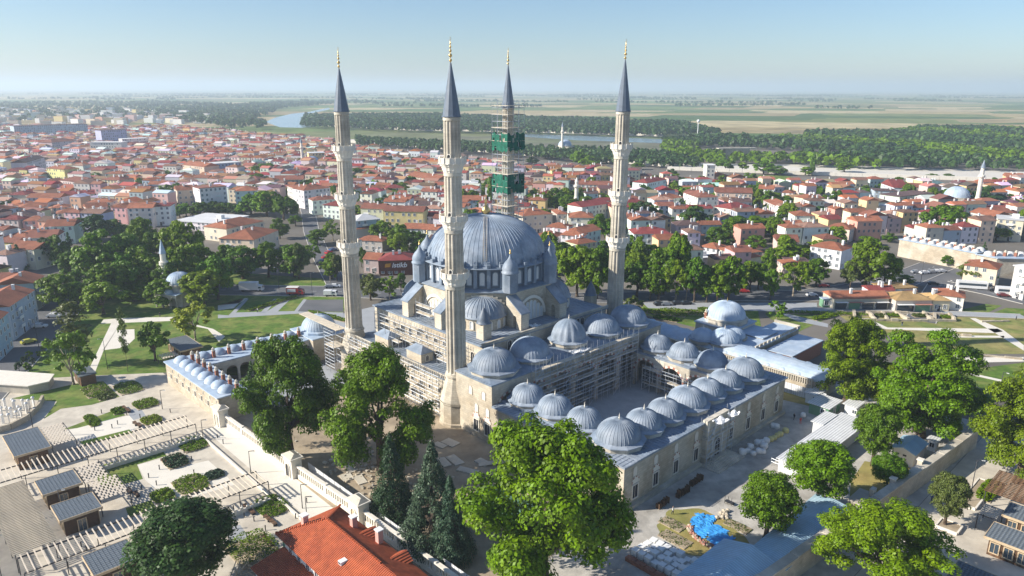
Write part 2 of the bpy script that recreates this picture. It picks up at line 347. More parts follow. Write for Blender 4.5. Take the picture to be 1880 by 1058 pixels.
# ladder up the dome, on the side that faces south-west
la = -pi/2+TH+.02; b = MB(); pr = []
for i in range(27):
    t = radians(8+68*i/26); pr.append((16.1*cos(t)+.16, 10.9*sin(t)+.16))
for s in (-.42, .42):
    for i in range(26):
        q = [(r*cos(la)-s*sin(la), r*sin(la)+s*cos(la), z) for r, z in (pr[i], pr[i+1])]; b.tube(q[0], q[1], .07, 4)
for r, z in pr: b.tube((r*cos(la)+.42*sin(la), r*sin(la)-.42*cos(la), z), (r*cos(la)-.42*sin(la), r*sin(la)+.42*cos(la), z), .055, 4)
b.obj('ladder', 'ladder_wood', dm)
tb = MB().lathe([(2.0, 0), (2.0, 5.1)], 8, sm=False).mesh('turret', 'lead')
tc_ = MB().lathe([(2.2, -.2), (2.25, .1), (1.98, .3), (2.06, .9), (1.88, 1.7), (1.4, 2.5), (.78, 3.2), (.33, 3.9), (.12, 4.7)], 16).mesh('cap', 'lead')
tf = finial_mesh(1.5, r=.3)
for k in range(8):
    a = radians(22.5+45*k); t = put('turret', tb, MQ, (18.5*cos(a), 18.5*sin(a), 26.38), a+radians(22.5)); c = put('cap', tc_, t, (0, 0, 5.1)); put('finial', tf, t, (0, 0, 9.6))
# buttresses below the turrets, each an outer pier, an arched gap and a sloping lead cap
def buttress_mesh():
    b = MB(); w2 = 1.35
    b.box(4.35, 0, 0, 1.7, 2*w2, 3.6); b.box(1.0, 0, 0, 2.4, 2*w2, 3.6)
    n = 8; arc = [(2.85-.65*cos(pi*i/n), 2.4+.65*sin(pi*i/n)) for i in range(n+1)]
    for y in (-w2, w2):
        b.add([(x, y, z) for x, z in arc]+[(x, y, 3.6) for x, z in arc], [(i, i+1, n+2+i, n+1+i) for i in range(n)])
        b.add([(-.2, y, 3.6), (5.2, y, 3.6), (5.2, y, 3.9), (.2, y, 6.9), (-.2, y, 6.9)], [(0, 1, 2, 3, 4)])
    b.add([(x, -w2, z) for x, z in arc]+[(x, w2, z) for x, z in arc], [(i, i+1, n+2+i, n+1+i) for i in range(n)])
    b.add([(5.2, -w2, 3.6), (5.2, w2, 3.6), (5.2, w2, 3.9), (5.2, -w2, 3.9)], [(0, 1, 2, 3)])
    return b.mesh('buttress', 'stone')
bm_ = buttress_mesh()
cp = MB(); cp.add([(5.5, -1.6, 3.75), (5.5, 1.6, 3.75), (.1, 1.6, 7.1), (.1, -1.6, 7.1), (5.5, -1.6, 4.0), (5.5, 1.6, 4.0), (.1, 1.6, 7.35), (.1, -1.6, 7.35)], [(4, 5, 6, 7), (0, 3, 2, 1), (0, 1, 5, 4), (1, 2, 6, 5), (3, 0, 4, 7)]); cp = cp.mesh('cap', 'lead')
for s in (-1, 1):
    for u, v, a in ((17.2, 7.0*s, 0), (-17.2, 7.0*s, pi), (7.0*s, 17.2, pi/2), (7.0*s, -17.2, -pi/2)):
        o = put('buttress', bm_, MQ, (u, v, 17.61), a, scale=(1, 1, 1.1)); put('cap', cp, o)
# exedrae on the four diagonals
ex = MB().lathe([(6.0, 0), (6.0, 3.1)], 18, a0=-pi*.53, a1=pi*.53, sm=False).mesh('exedra', 'stone')
exd = MB(); prf = [(6.5, 0), (6.55, .2), (6.1, .4)]+[(6.1*cos(radians(85)*i/8), .4+4.3*sin(radians(85)*i/8)) for i in range(1, 9)]
exd.lathe(prf, 30, a0=-pi*.53, a1=pi*.53)
for k in range(17):
    a = -pi*.5+pi*k/16
    for i in range(2, 9):
        (r, z), (r2, z2) = prf[i], prf[i+1]; exd.tube((r*cos(a), r*sin(a), z+.03), (r2*cos(a), r2*sin(a), z2+.03), .08, 4)
exd = exd.mesh('half_dome', 'lead'); ewin = win(.9, 2.0, 'stone_white', 'pane_white', True, .14, .14, False)
sta = MB()
for i in range(14):
    a, e = pi*i/14, pi*(i+1)/14; r0 = 6.35
    hgt = (4.9*max(sin(a), sin(e)))+.5; c = -(cos(a)+cos(e))/2*r0
    sta.box(0, c, 3.0, .7, abs(cos(a)-cos(e))*r0*1.02, hgt)
sta = sta.mesh('stepped_arch', 'stone_pale')
for k in range(4):
    a = radians(45+90*k); o = put('exedra', ex, MQ, (16.9*cos(a), 16.9*sin(a), 17.61), a); put('half_dome', exd, o, (0, 0, 3.1)); put('stepped_arch', sta, o, (.75, 0, -.4))
    for j in range(7):
        t = radians(-69+23*j); put('window', ewin, o, (6.0*cos(t), 6.0*sin(t), .55), t+pi/2)
# great arches with window screens on the four axis faces
tm = MB(); n = 16
for i in range(n):
    a, e = pi*i/n, pi*(i+1)/n
    q = [(-r*cos(t), -.25, 1.0+r*sin(t)*1.05) for r, t in ((4.6, a), (4.6, e), (5.3, e), (5.3, a))]
    q2 = [(x, 0, z) for x, y, z in q]; tm.add(q+q2, [(0, 1, 2, 3), (0, 4, 5, 1), (3, 2, 6, 7)])
tm = tm.mesh('great_arch', 'stone_white')
for k in range(4):
    a = k*pi/2; o = put('great_arch', tm, MQ, (17.5*cos(a), 17.5*sin(a), 17.61), a+pi/2)
    for j, hh in enumerate((2.6, 3.7, 4.6, 4.9, 4.6, 3.7, 2.6)):
        put('window', win(.95, hh, 'stone_white', 'pane_white', True, .14, .14, False), o, ((j-3)*1.27, 0, .25))
# windows of the hall walls
w1 = win(1.3, 2.6, 'stone_white', 'dark', True); w2 = win(1.5, 2.6, 'stone_white', 'dark')
for k in range(12):
    u = -19+k*3.6
    for s in (-1, 1):
        put('window', w1, MQ, (u, s*22.62, 12.6), pi/2+s*pi/2)
        if k < 11: put('window', w1, MQ, (u, s*30.02, 5.6), pi/2+s*pi/2); put('window', w2, MQ, (u, s*30.02, 1.4), pi/2+s*pi/2)
for v in (-14, -12.2, -10.4, 9, 10.8, 12.6, 17, 18.6): put('window', w1, MQ, (24.22, v, 14.4), pi/2)
for v in range(-26, 27, 4): put('window', w1, MQ, (-22.02, v, 5.6), -pi/2)
# small rooms with hipped lead roofs on the side terraces
for (u, v) in [(-10.7,-26),(4.3,-26.4)]:
    v = max(-28.2, min(-25.4, v))
    o = MB().box(0, 0, 0, 6.2, 3.6, 2.4).obj('roof_room', 'stone', MQ, (u, v, 9.86))
    MB().add([(-3.4, -2.1, 2.4), (3.4, -2.1, 2.4), (3.4, 2.1, 2.4), (-3.4, 2.1, 2.4), (-1.4, 0, 3.9), (1.4, 0, 3.9)], [(0, 1, 5, 4), (1, 2, 5), (2, 3, 4, 5), (3, 0, 4), (3, 2, 1, 0)]).obj('roof', 'lead', o)
    put('window', win(.8, 1.5, 'stone_white', 'dark', True), o, (3.12, 0, .3), pi/2)
# terrace balustrade
b = MB()
for u in np.arange(-21.5, 20, .7): b.box(u, -30.1, 9.852, .2, .2, .8)
b.box(-.9, -30.1, 10.65, 41.6, .3, .2); b.obj('balustrade', 'stone_pale', MQ)
# stair turrets beside the portico
for (u, v) in ((20.3, -18.8), (16.5, 25.0)):
    o = MB().box(0, 0, 0, 2.6, 2.6, 9.5).obj('stair_turret', 'stone', MQ, (u, v, 9.86 if v > 0 else 12.2), 0)
    MB().lathe([(1.9, 9.4), (1.6, 9.7), (1.55, 10.2), (1.2, 11.2), (.7, 12.2), (.25, 13.0), (.05, 13.6)], 16).obj('cap', 'lead_dark', o)
# portico
for s in (-1, 1): MB().box(30.6, s*30.5, 0, 12.2, 1.0, 13.8).obj('portico_wall', 'stone', MQ)
b = MB(); arcade(b, (36.2, -29.98), (36.2, 29.98), 7, .05, 7.2, 13.8, 1.3, 1.0, 0, (1, 2)); b.obj('portico_arcade', ['stone', 'red_stone', 'stone_white'], MQ)
b = MB(); b.prism([(24.52, -31.4), (37.0, -31.4), (37.0, 31.4), (24.52, 31.4)], 13.803, 14.1); b.add([(24.52, -31.4, 14.1), (37, -31.4, 14.1), (37, 31.4, 14.1), (24.52, 31.4, 14.1), (30.7, -27, 14.9), (30.7, 27, 14.9)], [(0, 1, 4), (1, 2, 5, 4), (2, 3, 5), (3, 0, 4, 5)]); b.obj('portico_roof', 'lead', MQ)
drm = MB().lathe([(1.16, 0), (1.16, .8), (1.24, .82), (1.24, 1.0), (.98, 1.35)], 10, sm=False, mi=0)
def drum_mesh(Rr, n=10):
    b = MB(); b.lathe([(Rr*1.14, 0), (Rr*1.14, .9)], n, sm=False, mi=0); b.lathe([(Rr*1.14, .88), (Rr*1.24, .92), (Rr*1.24, 1.1), (Rr*.97, 1.5)], n, sm=False, mi=1); return b.mesh('drum', ['stone_pale', 'lead'])
DC = {}
def lead_dome(par, u, v, z, Rr, h, ribs=32, flute=0, m='lead', fin=1.4):
    k = (Rr, h, ribs, flute, m)
    if k not in DC: DC[k] = (dome_mesh(Rr, h, ribs, m, 8, 40, flute), drum_mesh(Rr), finial_mesh(fin, 'stone_white', .17))
    o = put('dome', DC[k][0], par, (u, v, z+1.35), R.uniform(0, .2)); put('drum', DC[k][1], o, (0, 0, -1.35)); put('finial', DC[k][2], o, (0, 0, h-.05)); return o
for v, Rr, h, fl in ((-25, 5.0, 3.9, 0), (-13.6, 4.7, 3.8, 0), (0, 4.3, 4.7, 14), (12.6, 4.7, 3.8, 0), (24, 5.0, 3.9, 0)):
    lead_dome(MQ, 30.8, v, 14.2 if not fl else 14.8, Rr, h, 0 if fl else 40, fl)
# courtyard
b = MB(); b.box(54.3, -30.5, 0, 35.2, 1.0, 9.0); b.box(54.3, 30.5, 0, 35.2, 1.0, 9.0); b.box(72.4, 0, 0, 1.0, 62.0, 9.0); b.obj('court_wall', 'stone', MQ)
b = MB(); b.prism([(37.02, -31.4), (73.3, -31.4), (73.3, 31.4), (37.02, 31.4), (37.02, 19.0), (60.6, 19.0), (60.6, -19.0), (37.02, -19.0)], 9.003, 9.4); b.obj('court_roof', 'lead', MQ)
b = MB()
for i in range(40):
    for s in (-1, 1): b.box(37.6+i*.92, s*29.6, 9.402, .08, 3.4, .07)
for i in range(66): b.box(71.6, -30.3+i*.93, 9.402, 3.3, .08, .07)
for s in (-1, 1):
    for i in range(13): b.box(25.2+i*.92, s*30.2, 14.1, .08, 2.3, .09)
stuff(b.obj('roof_seams', 'lead', MQ))
b = MB(); arcade(b, (37.02, -19.5), (60.5, -19.5), 3, .05, 4.3, 9.0, 1.0, .9, 0, (1, 2)); arcade(b, (37.02, 19.5), (60.5, 19.5), 3, .05, 4.3, 9.0, 1.0, .9, 0, (1, 2)); arcade(b, (61.0, -19.9), (61.0, 19.9), 5, .05, 4.3, 9.0, 1.0, .9, 0, (1, 2)); b.obj('court_arcade', ['stone_pale', 'red_stone', 'stone_white'], MQ)
struct(MB().prism([(24.6, -30), (71.9, -30), (71.9, 30), (24.6, 30)], .0, .05).obj('court_floor', 'court_floor', MQ))
for u in (41, 49.2, 57.4): lead_dome(MQ, u, -24.4, 9.4, 3.7, 3.05); lead_dome(MQ, u, 23.6, 9.4, 3.7, 3.05)
for v, Rr in ((-24.4, 4.4), (-16.4, 3.7), (-9.0, 3.7), (-.9, 4.2), (7.0, 3.7), (14.6, 3.7), (23.6, 4.4)): lead_dome(MQ, 66.2, v, 9.4, Rr, Rr*.82, 36)
for u, s in ((41, -1), (49.2, -1), (57.4, -1), (41, 1), (49.2, 1), (57.4, 1)): MB().box(u, s*24.4, 9.402, 8.0, 8.2, .35).obj('roof_step', 'lead', MQ)
# court windows: dark grilled openings under red and white pointed arches, pale blind panels above
tym = MB(); n = 8
pp = [(-1.0*cos(pi*i/n), .12+1.25*sin(pi*i/n)**.8) for i in range(n+1)]
tym.add([(x, -.06, z) for x, z in pp], [tuple(range(n+1))], 0)
for i in range(n):
    q = [(pp[i][0], pp[i][1]), (pp[i+1][0], pp[i+1][1]), (pp[i+1][0]*1.22, pp[i+1][1]*1.18), (pp[i][0]*1.22, pp[i][1]*1.18)]
    tym.add([(x, -.12, z) for x, z in q], [(0, 1, 2, 3)], 1 + i % 2)
tym = tym.mesh('pointed_arch', ['stone_white', 'red_stone', 'stone_white'])
cw = win(1.55, 2.7, 'stone_white', 'dark', False, .16, .2); bp_ = win(1.2, 2.0, 'stone_pale', 'stone_white', True, .1, .1, False)
for v in (-27.5, -21, -14.2, -7, 7, 14.2, 21, 27.5):
    o = put('window', cw, MQ, (72.92, v, 1.6), pi/2); put('pointed_arch', tym, o, (0, 0, 2.95)); put('blind_panel', bp_, MQ, (72.92, v-.2, 6.2), pi/2)
for u in (31.5, 35.2, 47.5, 52.5, 57.5, 62.5, 67.5):
    o = put('window', cw, MQ, (u, -31.02, 1.6), 0); put('pointed_arch', tym, o, (0, 0, 2.95)); put('blind_panel', bp_, MQ, (u, -31.02, 6.2), 0)
for u in (29.5, 34): put('blind_panel', bp_, MQ, (u, -31.02, 9.8), 0)
for u in (42, 48, 54, 60, 66): put('window', cw, MQ, (u, 31.02, 1.6), pi)
# side door in a pale pointed portal
dp = MB(); dp.box(0, -.2, 0, 3.6, .5, 6.4, mi=0); o = dp.obj('side_portal', ['stone_white'], MQ, (41.6, -31.0, 0), 0)
put('arch', win(2.2, 5.2, 'marble', 'stone_pale', True, .2, .3, False), o, (0, -.46, .05)); put('door', win(1.5, 3.1, 'marble', 'dark', True, .1, .12), o, (0, -.56, .05))
# main portal with stepped plinth
dp = MB(); dp.box(.35, 0, 0, 1.1, 8.4, 9.9); o = dp.obj('main_portal', 'stone_pale', MQ, (72.9, -.5, 0), 0)
put('arch', win(3.4, 7.2, 'marble', 'stone_pale', True, .25, .4, False), o, (.92, 0, .9), pi/2); put('door', win(2.0, 4.0, 'marble', 'dark', True), o, (1.1, 0, .9), pi/2)
for i in range(6):
    MB().box(75.6-.22*i, -.5, .16*i+.01, 4.6-.75*i if i < 5 else 1.2, 10.5-1.1*i, .16).obj('step', 'stone_pale', MQ)
# plinth course along the court
MB().box(73.3, -17.5, 0, .8, 24, .7).obj('plinth', 'stone_pale', MQ); MB().box(73.3, 18.2, 0, .8, 26, .7).obj('plinth', 'stone_pale', MQ)

# ------------------------------------------------------------------ minarets
def shaft(b, r0, r1, z0, z1, n=14):
    b.lathe([(r0*1.06, z0), (r0*1.06, z0+.5), (r0, z0+.7), (r1, z1-.9), (r1*1.04, z1-.7), (r1*1.04, z1)], n*4, sm=False, rad=lambda i, z: 1 if (z < z0+.6 or z > z1-.8) else [1, 1, .87, .87][i % 4])
def balcony_mesh(rs, rb, m):
    b = MB(); b.lathe([(rs, 0), (rs*1.06, .1), (rs*1.1, .5), (rs*1.1+.15, .55), (rs*1.1+.15, .95), (rb*.8, 1.0), (rb*.8, 1.4), (rb*.9, 1.45), (rb*.9, 1.85), (rb*1.02, 1.9), (rb*1.02, 2.1), (rs, 2.1)], 32, sm=False, rad=lambda i, z: 1.0 if i % 2 else .955); return b.mesh('balcony', m)
def railing_mesh(rb, m):
    b = MB(); n = 14
    b.lathe([(rb-.12, 0), (rb-.12, 1.15), (rb+.04, 1.15), (rb+.04, 1.02), (rb-.02, 1.0), (rb-.02, .12), (rb+.05, .1), (rb+.05, 0)], n, sm=False)
    for i in range(n):
        a = 2*pi*i/n; b.box(rb*cos(a), rb*sin(a), 0, .22, .22, 1.3, a)
    return b.mesh('railing', m)
conem = {}
def minaret(u, v, tip, label, cover=12.0):
    x, y = m2w(u, v); t = thing('minaret', label, 'minaret', (x, y, 0), -TH, 'minarets of the mosque')
    b = MB(); b.lathe([(4.3, 0), (4.3, .7), (4.0, .9), (4.0, 5.2), (4.2, 5.4), (4.2, 5.8)], 12, sm=False); b.lathe([(4.05, 5.8), (2.55, 11.2), (2.5, 11.4), (2.75, 11.6), (2.75, 12.0), (2.3, 12.1)], 12, sm=False); b.obj('pedestal', 'stone', t)
    for z0, z1, r0, r1 in ((12, 33.3, 2.3, 2.18), (35.3, 46.0, 2.12, 2.02), (48, 58.4, 1.98, 1.9), (60.4, 70.0, 1.86, 1.8)):
        b = MB(); shaft(b, r0, r1, z0, z1); b.obj('shaft', 'stone_pale', t)
    for i, (zz, rs, rb) in enumerate(((33.25, 2.2, 3.25), (45.95, 2.05, 3.1), (58.35, 1.92, 2.95))):
        o = put('balcony', balcony_mesh(rs, rb, 'stone_white'), t, (0, 0, zz)); put('railing', railing_mesh(rb, 'stone_white'), o, (0, 0, 2.1))
        for k in range(2): put('door', win(.7, 1.8, 'stone_white', 'dark', True), o, (-(rs-.12)*cos(k*pi-1.1), -(rs-.12)*sin(k*pi-1.1), 2.12), k*pi-1.1-pi/2)
    c = MB().lathe([(1.8, 69.9), (2.12, 70.0), (2.12, 70.15), (1.95, 70.2), (1.15, 70.2+(tip-70.2)*.46), (.16, tip)], 12, sm=False).obj('cone', 'lead_dark', t)
    b = MB(); p = [(.1, 0)]
    z = .2
    for rr in (.34, .4, .3, .24, .18): p += [(.09, z), (rr*.8, z+rr*.5), (rr, z+rr), (rr*.8, z+rr*1.5), (.09, z+rr*2)]; z += rr*2+.22
    p += [(.06, z+.3)]; b.lathe(p, 10)
    for i in range(10):
        a, e = radians(-60+30*i), radians(-30+30*i); b.tube((.28*sin(a), 0, z+.55-.28*cos(a)*-1), (.28*sin(e), 0, z+.55+.28*cos(e)), .05, 4) if i < 10 and abs(i-5) < 5 else None
    b.obj('finial', 'gold', c, (0, 0, tip-.05))
    return t
A_, B_ = 22.22, 29.01
minaret(-A_, -B_, 80.5, 'leftmost minaret, fluted pale stone with three balconies above the scaffold tower')
minaret(A_, -B_, 80.9, 'nearest and tallest-looking minaret, full height in front of the great dome')
minaret(-A_, B_, 82.5, 'rear minaret wrapped in scaffolding and green netting behind the dome')
minaret(A_, B_, 83.0, 'right minaret standing clear of the dome, lower shaft in shadow')
# ------------------------------------------------------------------ the precinct: paving, lawns, roads
def mt(name, label, cat, u, v, z=0, rz=0, group=None): return thing(name, label, cat, (*m2w(u, v), z), rz-TH, group)
def msheet(name, polys, z, m, kind='structure'): return sheet(name, [[m2w(*q) for q in p] for p in polys], z, m, kind)
def rect(u0, u1, v0, v1): return [(u0, v0), (u1, v0), (u1, v1), (u0, v1)]
msheet('pavement', [rect(-75, 140, -190, -69.4)], 0, 'paving')
msheet('plaza', [rect(110.1, 190, -69.4, 62)], 0, 'paving')
msheet('bare_earth', [rect(-15, 72.9, -69.4, -30.8)], .004, 'earth')
msheet('precinct_paving', [rect(-70, 36, 30, 62), rect(-70, -22, -30, 30)], -.004, 'paving_grey')
msheet('yard', [rect(72.9, 110, -69.4, 60), rect(36, 72.9, 31, 60)], .0, 'gravel')
msheet('paving_inlay', [[(-35.1,-90.4),(-34.8,-87.9),(-28.8,-88.5),(-29.1,-90.9)], [(-28.5,-88.2),(-28.4,-86.1),(-24.7,-86.2),(-24.9,-88.5)], [(-0.8,-91.3),(-0.4,-88.6),(5.5,-88.6),(4.5,-91.6)], [(-0.1,-86),(0.5,-83.8),(5.3,-84.1),(4.7,-86.2)], [(27.8,-87.1),(28.2,-84.4),(33.1,-84.9),(33.2,-87.9)], [(-37,-84.2),(-37,-81.2),(-30.6,-81.9),(-30.2,-85.1)]], .004, 'paving_grey')
msheet('white_paving', [[(-7.2,-90.9),(-6.4,-85.5),(-0.4,-85.3),(1,-79.4),(14.3,-79.2),(13,-88.4),(6.9,-91),(0.6,-91.7)], [(-35.2,-98.7),(-33.8,-84.7),(-25.3,-84.8),(-26.3,-96.4)]], .008, 'paving_white')
msheet('path_edge', [rect(-14, 140, -74.5, -69.5)], .012, 'paving_white')
# park lawns west of the madrasa
PARK = [(-132.1,180.3),(-138.3,197.4),(-141.2,215.1),(-159.8,249.3),(-157.5,292.6),(-120.6,297.7),(-76.3,287.2),(-57.6,250.2),(-62.7,225.4),(-73.6,183.4),(-94.4,185.6),(-114.3,183.1)]
sheet("lawn", [PARK], .004, 'grass')
msheet('lawn', [[(-12.5,-97.4),(-10.6,-84.9),(-7.1,-85.1),(-7.4,-90.9),(-0.5,-91.9),(-1.4,-98.6),(-6,-98.7)], [(-36.1,-98.4),(-39.6,-85.6),(-34.4,-85.3),(-34.7,-95.5)], [(-64.5,-103.3),(-64.1,-88.5),(-61,-83.1),(-47,-83),(-46.5,-89.5),(-49.1,-95.7),(-45.5,-100),(-54.6,-95.3)], [(8.4,-97.7),(8.8,-93.3),(12.4,-93.5),(12.1,-98.2)], [(-26.9,-97),(-25.8,-87),(-23.3,-87),(-24.1,-96.5)]], .012, 'grass')
sheet('park_path', [[(-117.3,186),(-115.3,186.2),(-122,202.6),(-128.2,221.5),(-130.8,228.7),(-133.7,228.7)], [(-122.3,202.8),(-116.8,205.4),(-118.1,213.3),(-122.8,222.4),(-128.3,221.5)], [(-136.8,227.9),(-113.8,231.2),(-115.7,235.5),(-131.9,234.1),(-138.3,232.4)], [(-115.4,233.4),(-97.3,222.8),(-90.6,215.5),(-90.6,210.4),(-99.1,222.8),(-114,230.4)], [(-106.2,249.2),(-99.4,252),(-98.6,258.5),(-99.9,258.5),(-99.2,245.7),(-103.8,243.1)]], .012, 'paving_white')
sheet('park_path', [[(-97.8,237.3),(-99.3,257.6),(-98,257.6),(-96.5,240.6),(-88,241.5),(-88.6,257.7),(-87.3,257.7),(-86.1,242),(-83.8,257.7),(-82.4,256.8),(-82.3,242),(-76.6,242.5),(-77.5,257.3),(-76.2,256.8),(-75.3,242.1),(-59,240.9),(-57.6,234.4),(-72.4,240),(-100.2,234),(-101.8,238.1)]], .016, 'paving_grey')
sheet('forecourt', [[(-76.2,256.4),(-62.7,257),(-59.2,241.8),(-75.3,242.1)]], .02, 'asphalt')
def ribbon(pts, wd):
    L_, R_ = [], []
    for i, p in enumerate(pts):
        a = Vector(pts[max(0, i-1)]); c = Vector(pts[min(len(pts)-1, i+1)]); d = (c-a).normalized(); n = Vector((-d.y, d.x))*wd/2
        L_.append((p[0]+n.x, p[1]+n.y)); R_.append((p[0]-n.x, p[1]-n.y))
    return L_+R_[::-1]
def road(name, pts, wd, z=.024, m='asphalt', kerb=True, dash=True):
    pts = [tuple(p) for p in pts]
    sheet(name, [ribbon(pts, wd)], z, m)
    if kerb:
        b = MB()
        for s in (-1, 1):
            for i in range(len(pts)-1):
                d = (Vector(pts[i+1])-Vector(pts[i])).normalized(); n = Vector((-d.y, d.x))*(wd/2+.15)*s
                b.beam((pts[i][0]+n.x, pts[i][1]+n.y, 0), (pts[i+1][0]+n.x, pts[i+1][1]+n.y, 0), .3, .14)
        struct(b.obj('kerb', 'kerb'))
    if dash:
        b = MB()
        for i in range(len(pts)-1):
            a, c = Vector(pts[i]), Vector(pts[i+1]); Lg = (c-a).length; d = (c-a).normalized(); n = Vector((-d.y, d.x))*.08; s = 1.
            while s+2 < Lg:
                p, q = a+d*s, a+d*(s+2); b.add([(p.x+n.x, p.y+n.y, z+.005), (p.x-n.x, p.y-n.y, z+.005), (q.x-n.x, q.y-n.y, z+.005), (q.x+n.x, q.y+n.y, z+.005)], [(0, 1, 2, 3)]); s += 5
        struct(b.obj('lane_marking', 'road_paint'))
road('main_road', [(-155.1,273),(-129.2,270),(-103.6,269.5),(-63,267.6),(-33,262.5),(4.1,259.2),(49.3,261.1),(78.7,263.6),(114.1,263.9),(154.7,282.6),(189.5,312.8)], 14)
road('side_street', [(-68.2,273.8),(-89.2,329.1),(-109.8,388.6),(-127.5,447.1),(-141.9,491.3)], 8, .028, dash=False)
road('west_street', [(-135.6,165.3),(-146.1,199.6),(-155.9,230.4),(-166,259.8),(-168.4,279.4)], 15, .024, dash=False)
road('avenue', [(138.6,233),(174.7,282.8),(184.9,269.1),(191.5,255.4)], 9, .032)
road('front_street', [(107.8,245.4),(131.7,244.6),(154.6,241.7),(177.5,238.3)], 5, .036, dash=False, m='paving_grey')
sheet('car_park', [[(163.4,300.1),(200.4,314.4),(186.9,282.2),(177.3,278.7),(152.9,278.5),(158.2,294.4)]], .02, 'asphalt')
sheet('sidewalk', [[(48,253.9),(112.3,254.5),(107.4,242.4),(48.8,247.1)]], .012, 'paving_grey')
# lawns and the dug field on the right
sheet('lawn', [[(47.6,251.3),(68.4,250.8),(80.6,249),(87.2,244.1),(82.5,226.9),(70.7,215.7),(45.6,240.1)], [(88.5,240.4),(92.4,246.6),(111,241.8),(108.5,235.9),(92.1,220.7),(88.6,234.6)], [(159.9,245.9),(173.7,253.5),(178.4,251.4),(165.3,240.7),(158.3,240.7)], [(166.8,240.7),(178.2,248.7),(183.7,247.4),(178.3,239.6)], [(123.3,187.6),(147.8,194.8),(136.9,179),(123.4,172.9)]], .008, 'grass')
sheet('dug_field', [[(113.8,242.9),(151.8,238.1),(175.8,235.8),(152.5,201.7),(128.4,201.6),(113.7,230.5)]], .008, 'dry_grass')
sheet('field_path', [[(120.2,234.1),(122.4,234.8),(124,226),(159.8,225.1),(159.7,222.3),(155.5,220.7),(122.4,224.3),(117.8,225.9)], [(129,198.4),(150.7,199.2),(148.2,195.5),(127.1,194.1)], [(157.5,236.3),(159.4,236.3),(160.8,224),(157.6,209.3),(154.3,204.5),(156.2,221.8)], [(124.3,189.4),(133.2,181.6),(131.6,180.6),(123.2,188.2)], [(138.1,218.4),(157.3,218),(156.1,216.2),(136.9,216.3)]], .016, 'paving_white')
sheet('field_path', [[(120.5,185.4),(121.7,182.1),(120.7,168.1),(117.8,165.3),(118.2,174.8),(117.9,181)], [(94,241.7),(96.8,240.5),(105.9,229.7),(104.3,226),(96.6,232.4)]], .02, 'paving_grey')
sheet('yard_grass', [[(68.1,129.2),(74.7,137.3),(84.1,134.1),(77.1,126.9),(68.4,121.4),(64,120.8)]], .01, 'yard_grass')
msheet('grass_bed', [[(86.6+8.2*cos(a)*(1+.09*sin(3*a+1)+.05*sin(7*a)), -26.0+6.6*sin(a)*(1+.08*sin(4*a)+.05*cos(9*a))) for a in [2*pi*i/48 for i in range(48)]]], .012, 'yard_grass')
sheet('rough_ground', [[(73.4,181.8),(81.8,181.8),(81.7,172.6),(74.7,164.1),(68.3,168.7)]], .012, 'yard_grass')
# ruins in the dug field
def ruin(pts, h, label):
    t = thing('ruined_wall', label, 'ruin', (pts[0][0], pts[0][1], 0), 0, 'stone footings in the dug field')
    for i in range(len(pts)-1):
        a, c = Vector(pts[i]), Vector(pts[i+1]); n = max(2, int((c-a).length/2.2))
        for k in range(n):
            p, q = a.lerp(c, k/n), a.lerp(c, (k+1)/n); MB().beam((p.x-pts[0][0], p.y-pts[0][1], 0), (q.x-pts[0][0], q.y-pts[0][1], 0), R.uniform(.6, 1.0), h*R.uniform(.7, 1.2)).obj('stone_block', 'stone_wall', t)
ruin([(114.5,242.6),(134.3,242),(152.5,239.4)], .7, 'long low stone footing along the street before the shops')
ruin([(116.5,233.5),(133.4,232.8),(150.4,232.6)], .8, 'pale stone footing along the top of the dug field')
for i, (p, q) in enumerate(([(119.8,241.6),(116.7,233.5)], ([(124.4,241.4),(123.5,233.2)]), ([(129.8,241.5),(127.6,233.2)]), ([(134.3,241.1),(134.6,233.1)]), ([(143.6,240.5),(142.4,232.9)]), ([(147.3,240.3),(143.6,233.1)]), ([(152.1,239.4),(150,232.6)]))):
    ruin([p, q], 1.2, 'short stone cross wall in the dug field, %s from the left' % ('first', 'second', 'third', 'fourth', 'fifth', 'sixth', 'seventh')[i])
ruin([(158.7,232.1),(168.4,232.7)], .5, 'thin stone footing on the green part of the dug field')
ruin([(141,218.4),(146.3,217.4)], .6, 'heaped footing stones in the middle of the dug field')
ruin([(130.4,199.7),(138.2,200.4),(148.7,197.1)], .5, 'broken stone kerb crossing the right of the dug field')

# ------------------------------------------------------------------ balustraded precinct wall and its gates
BAL = MB().box(0, 0, 0, .26, .3, 1.45).mesh('baluster', 'stone_white')
def balustrade(u0, u1, v0, v1, label):
    t = mt('balustrade_wall', label, 'wall', u0, v0, 0, atan2(v1-v0, u1-u0), 'balustraded walls of the precinct'); Lg = hypot(u1-u0, v1-v0)
    MB().box(Lg/2, 0, 0, Lg, .6, 1.0).obj('base_course', 'stone_white', t); MB().box(Lg/2, 0, 2.45, Lg, .75, .35).obj('coping', 'stone_white', t)
    n = int(Lg/.75)
    for i in range(n):
        x = (i+.5)*Lg/n
        if i % 14 == 13: MB().box(x, 0, .99, .7, .68, 2.0).obj('pier', 'stone_white', t)
        else: put('baluster', BAL, t, (x, 0, 1.0))
balustrade(-14, 16.6, -70, -69.2, 'pale stone balustrade from the left madrasa to the first gate')
balustrade(20.6, 40.4, -68.9, -68.0, 'pale stone balustrade between the two gate pillars')
balustrade(43.2, 104, -67.9, -66.6, 'long pale balustrade running down past the red-roofed house')
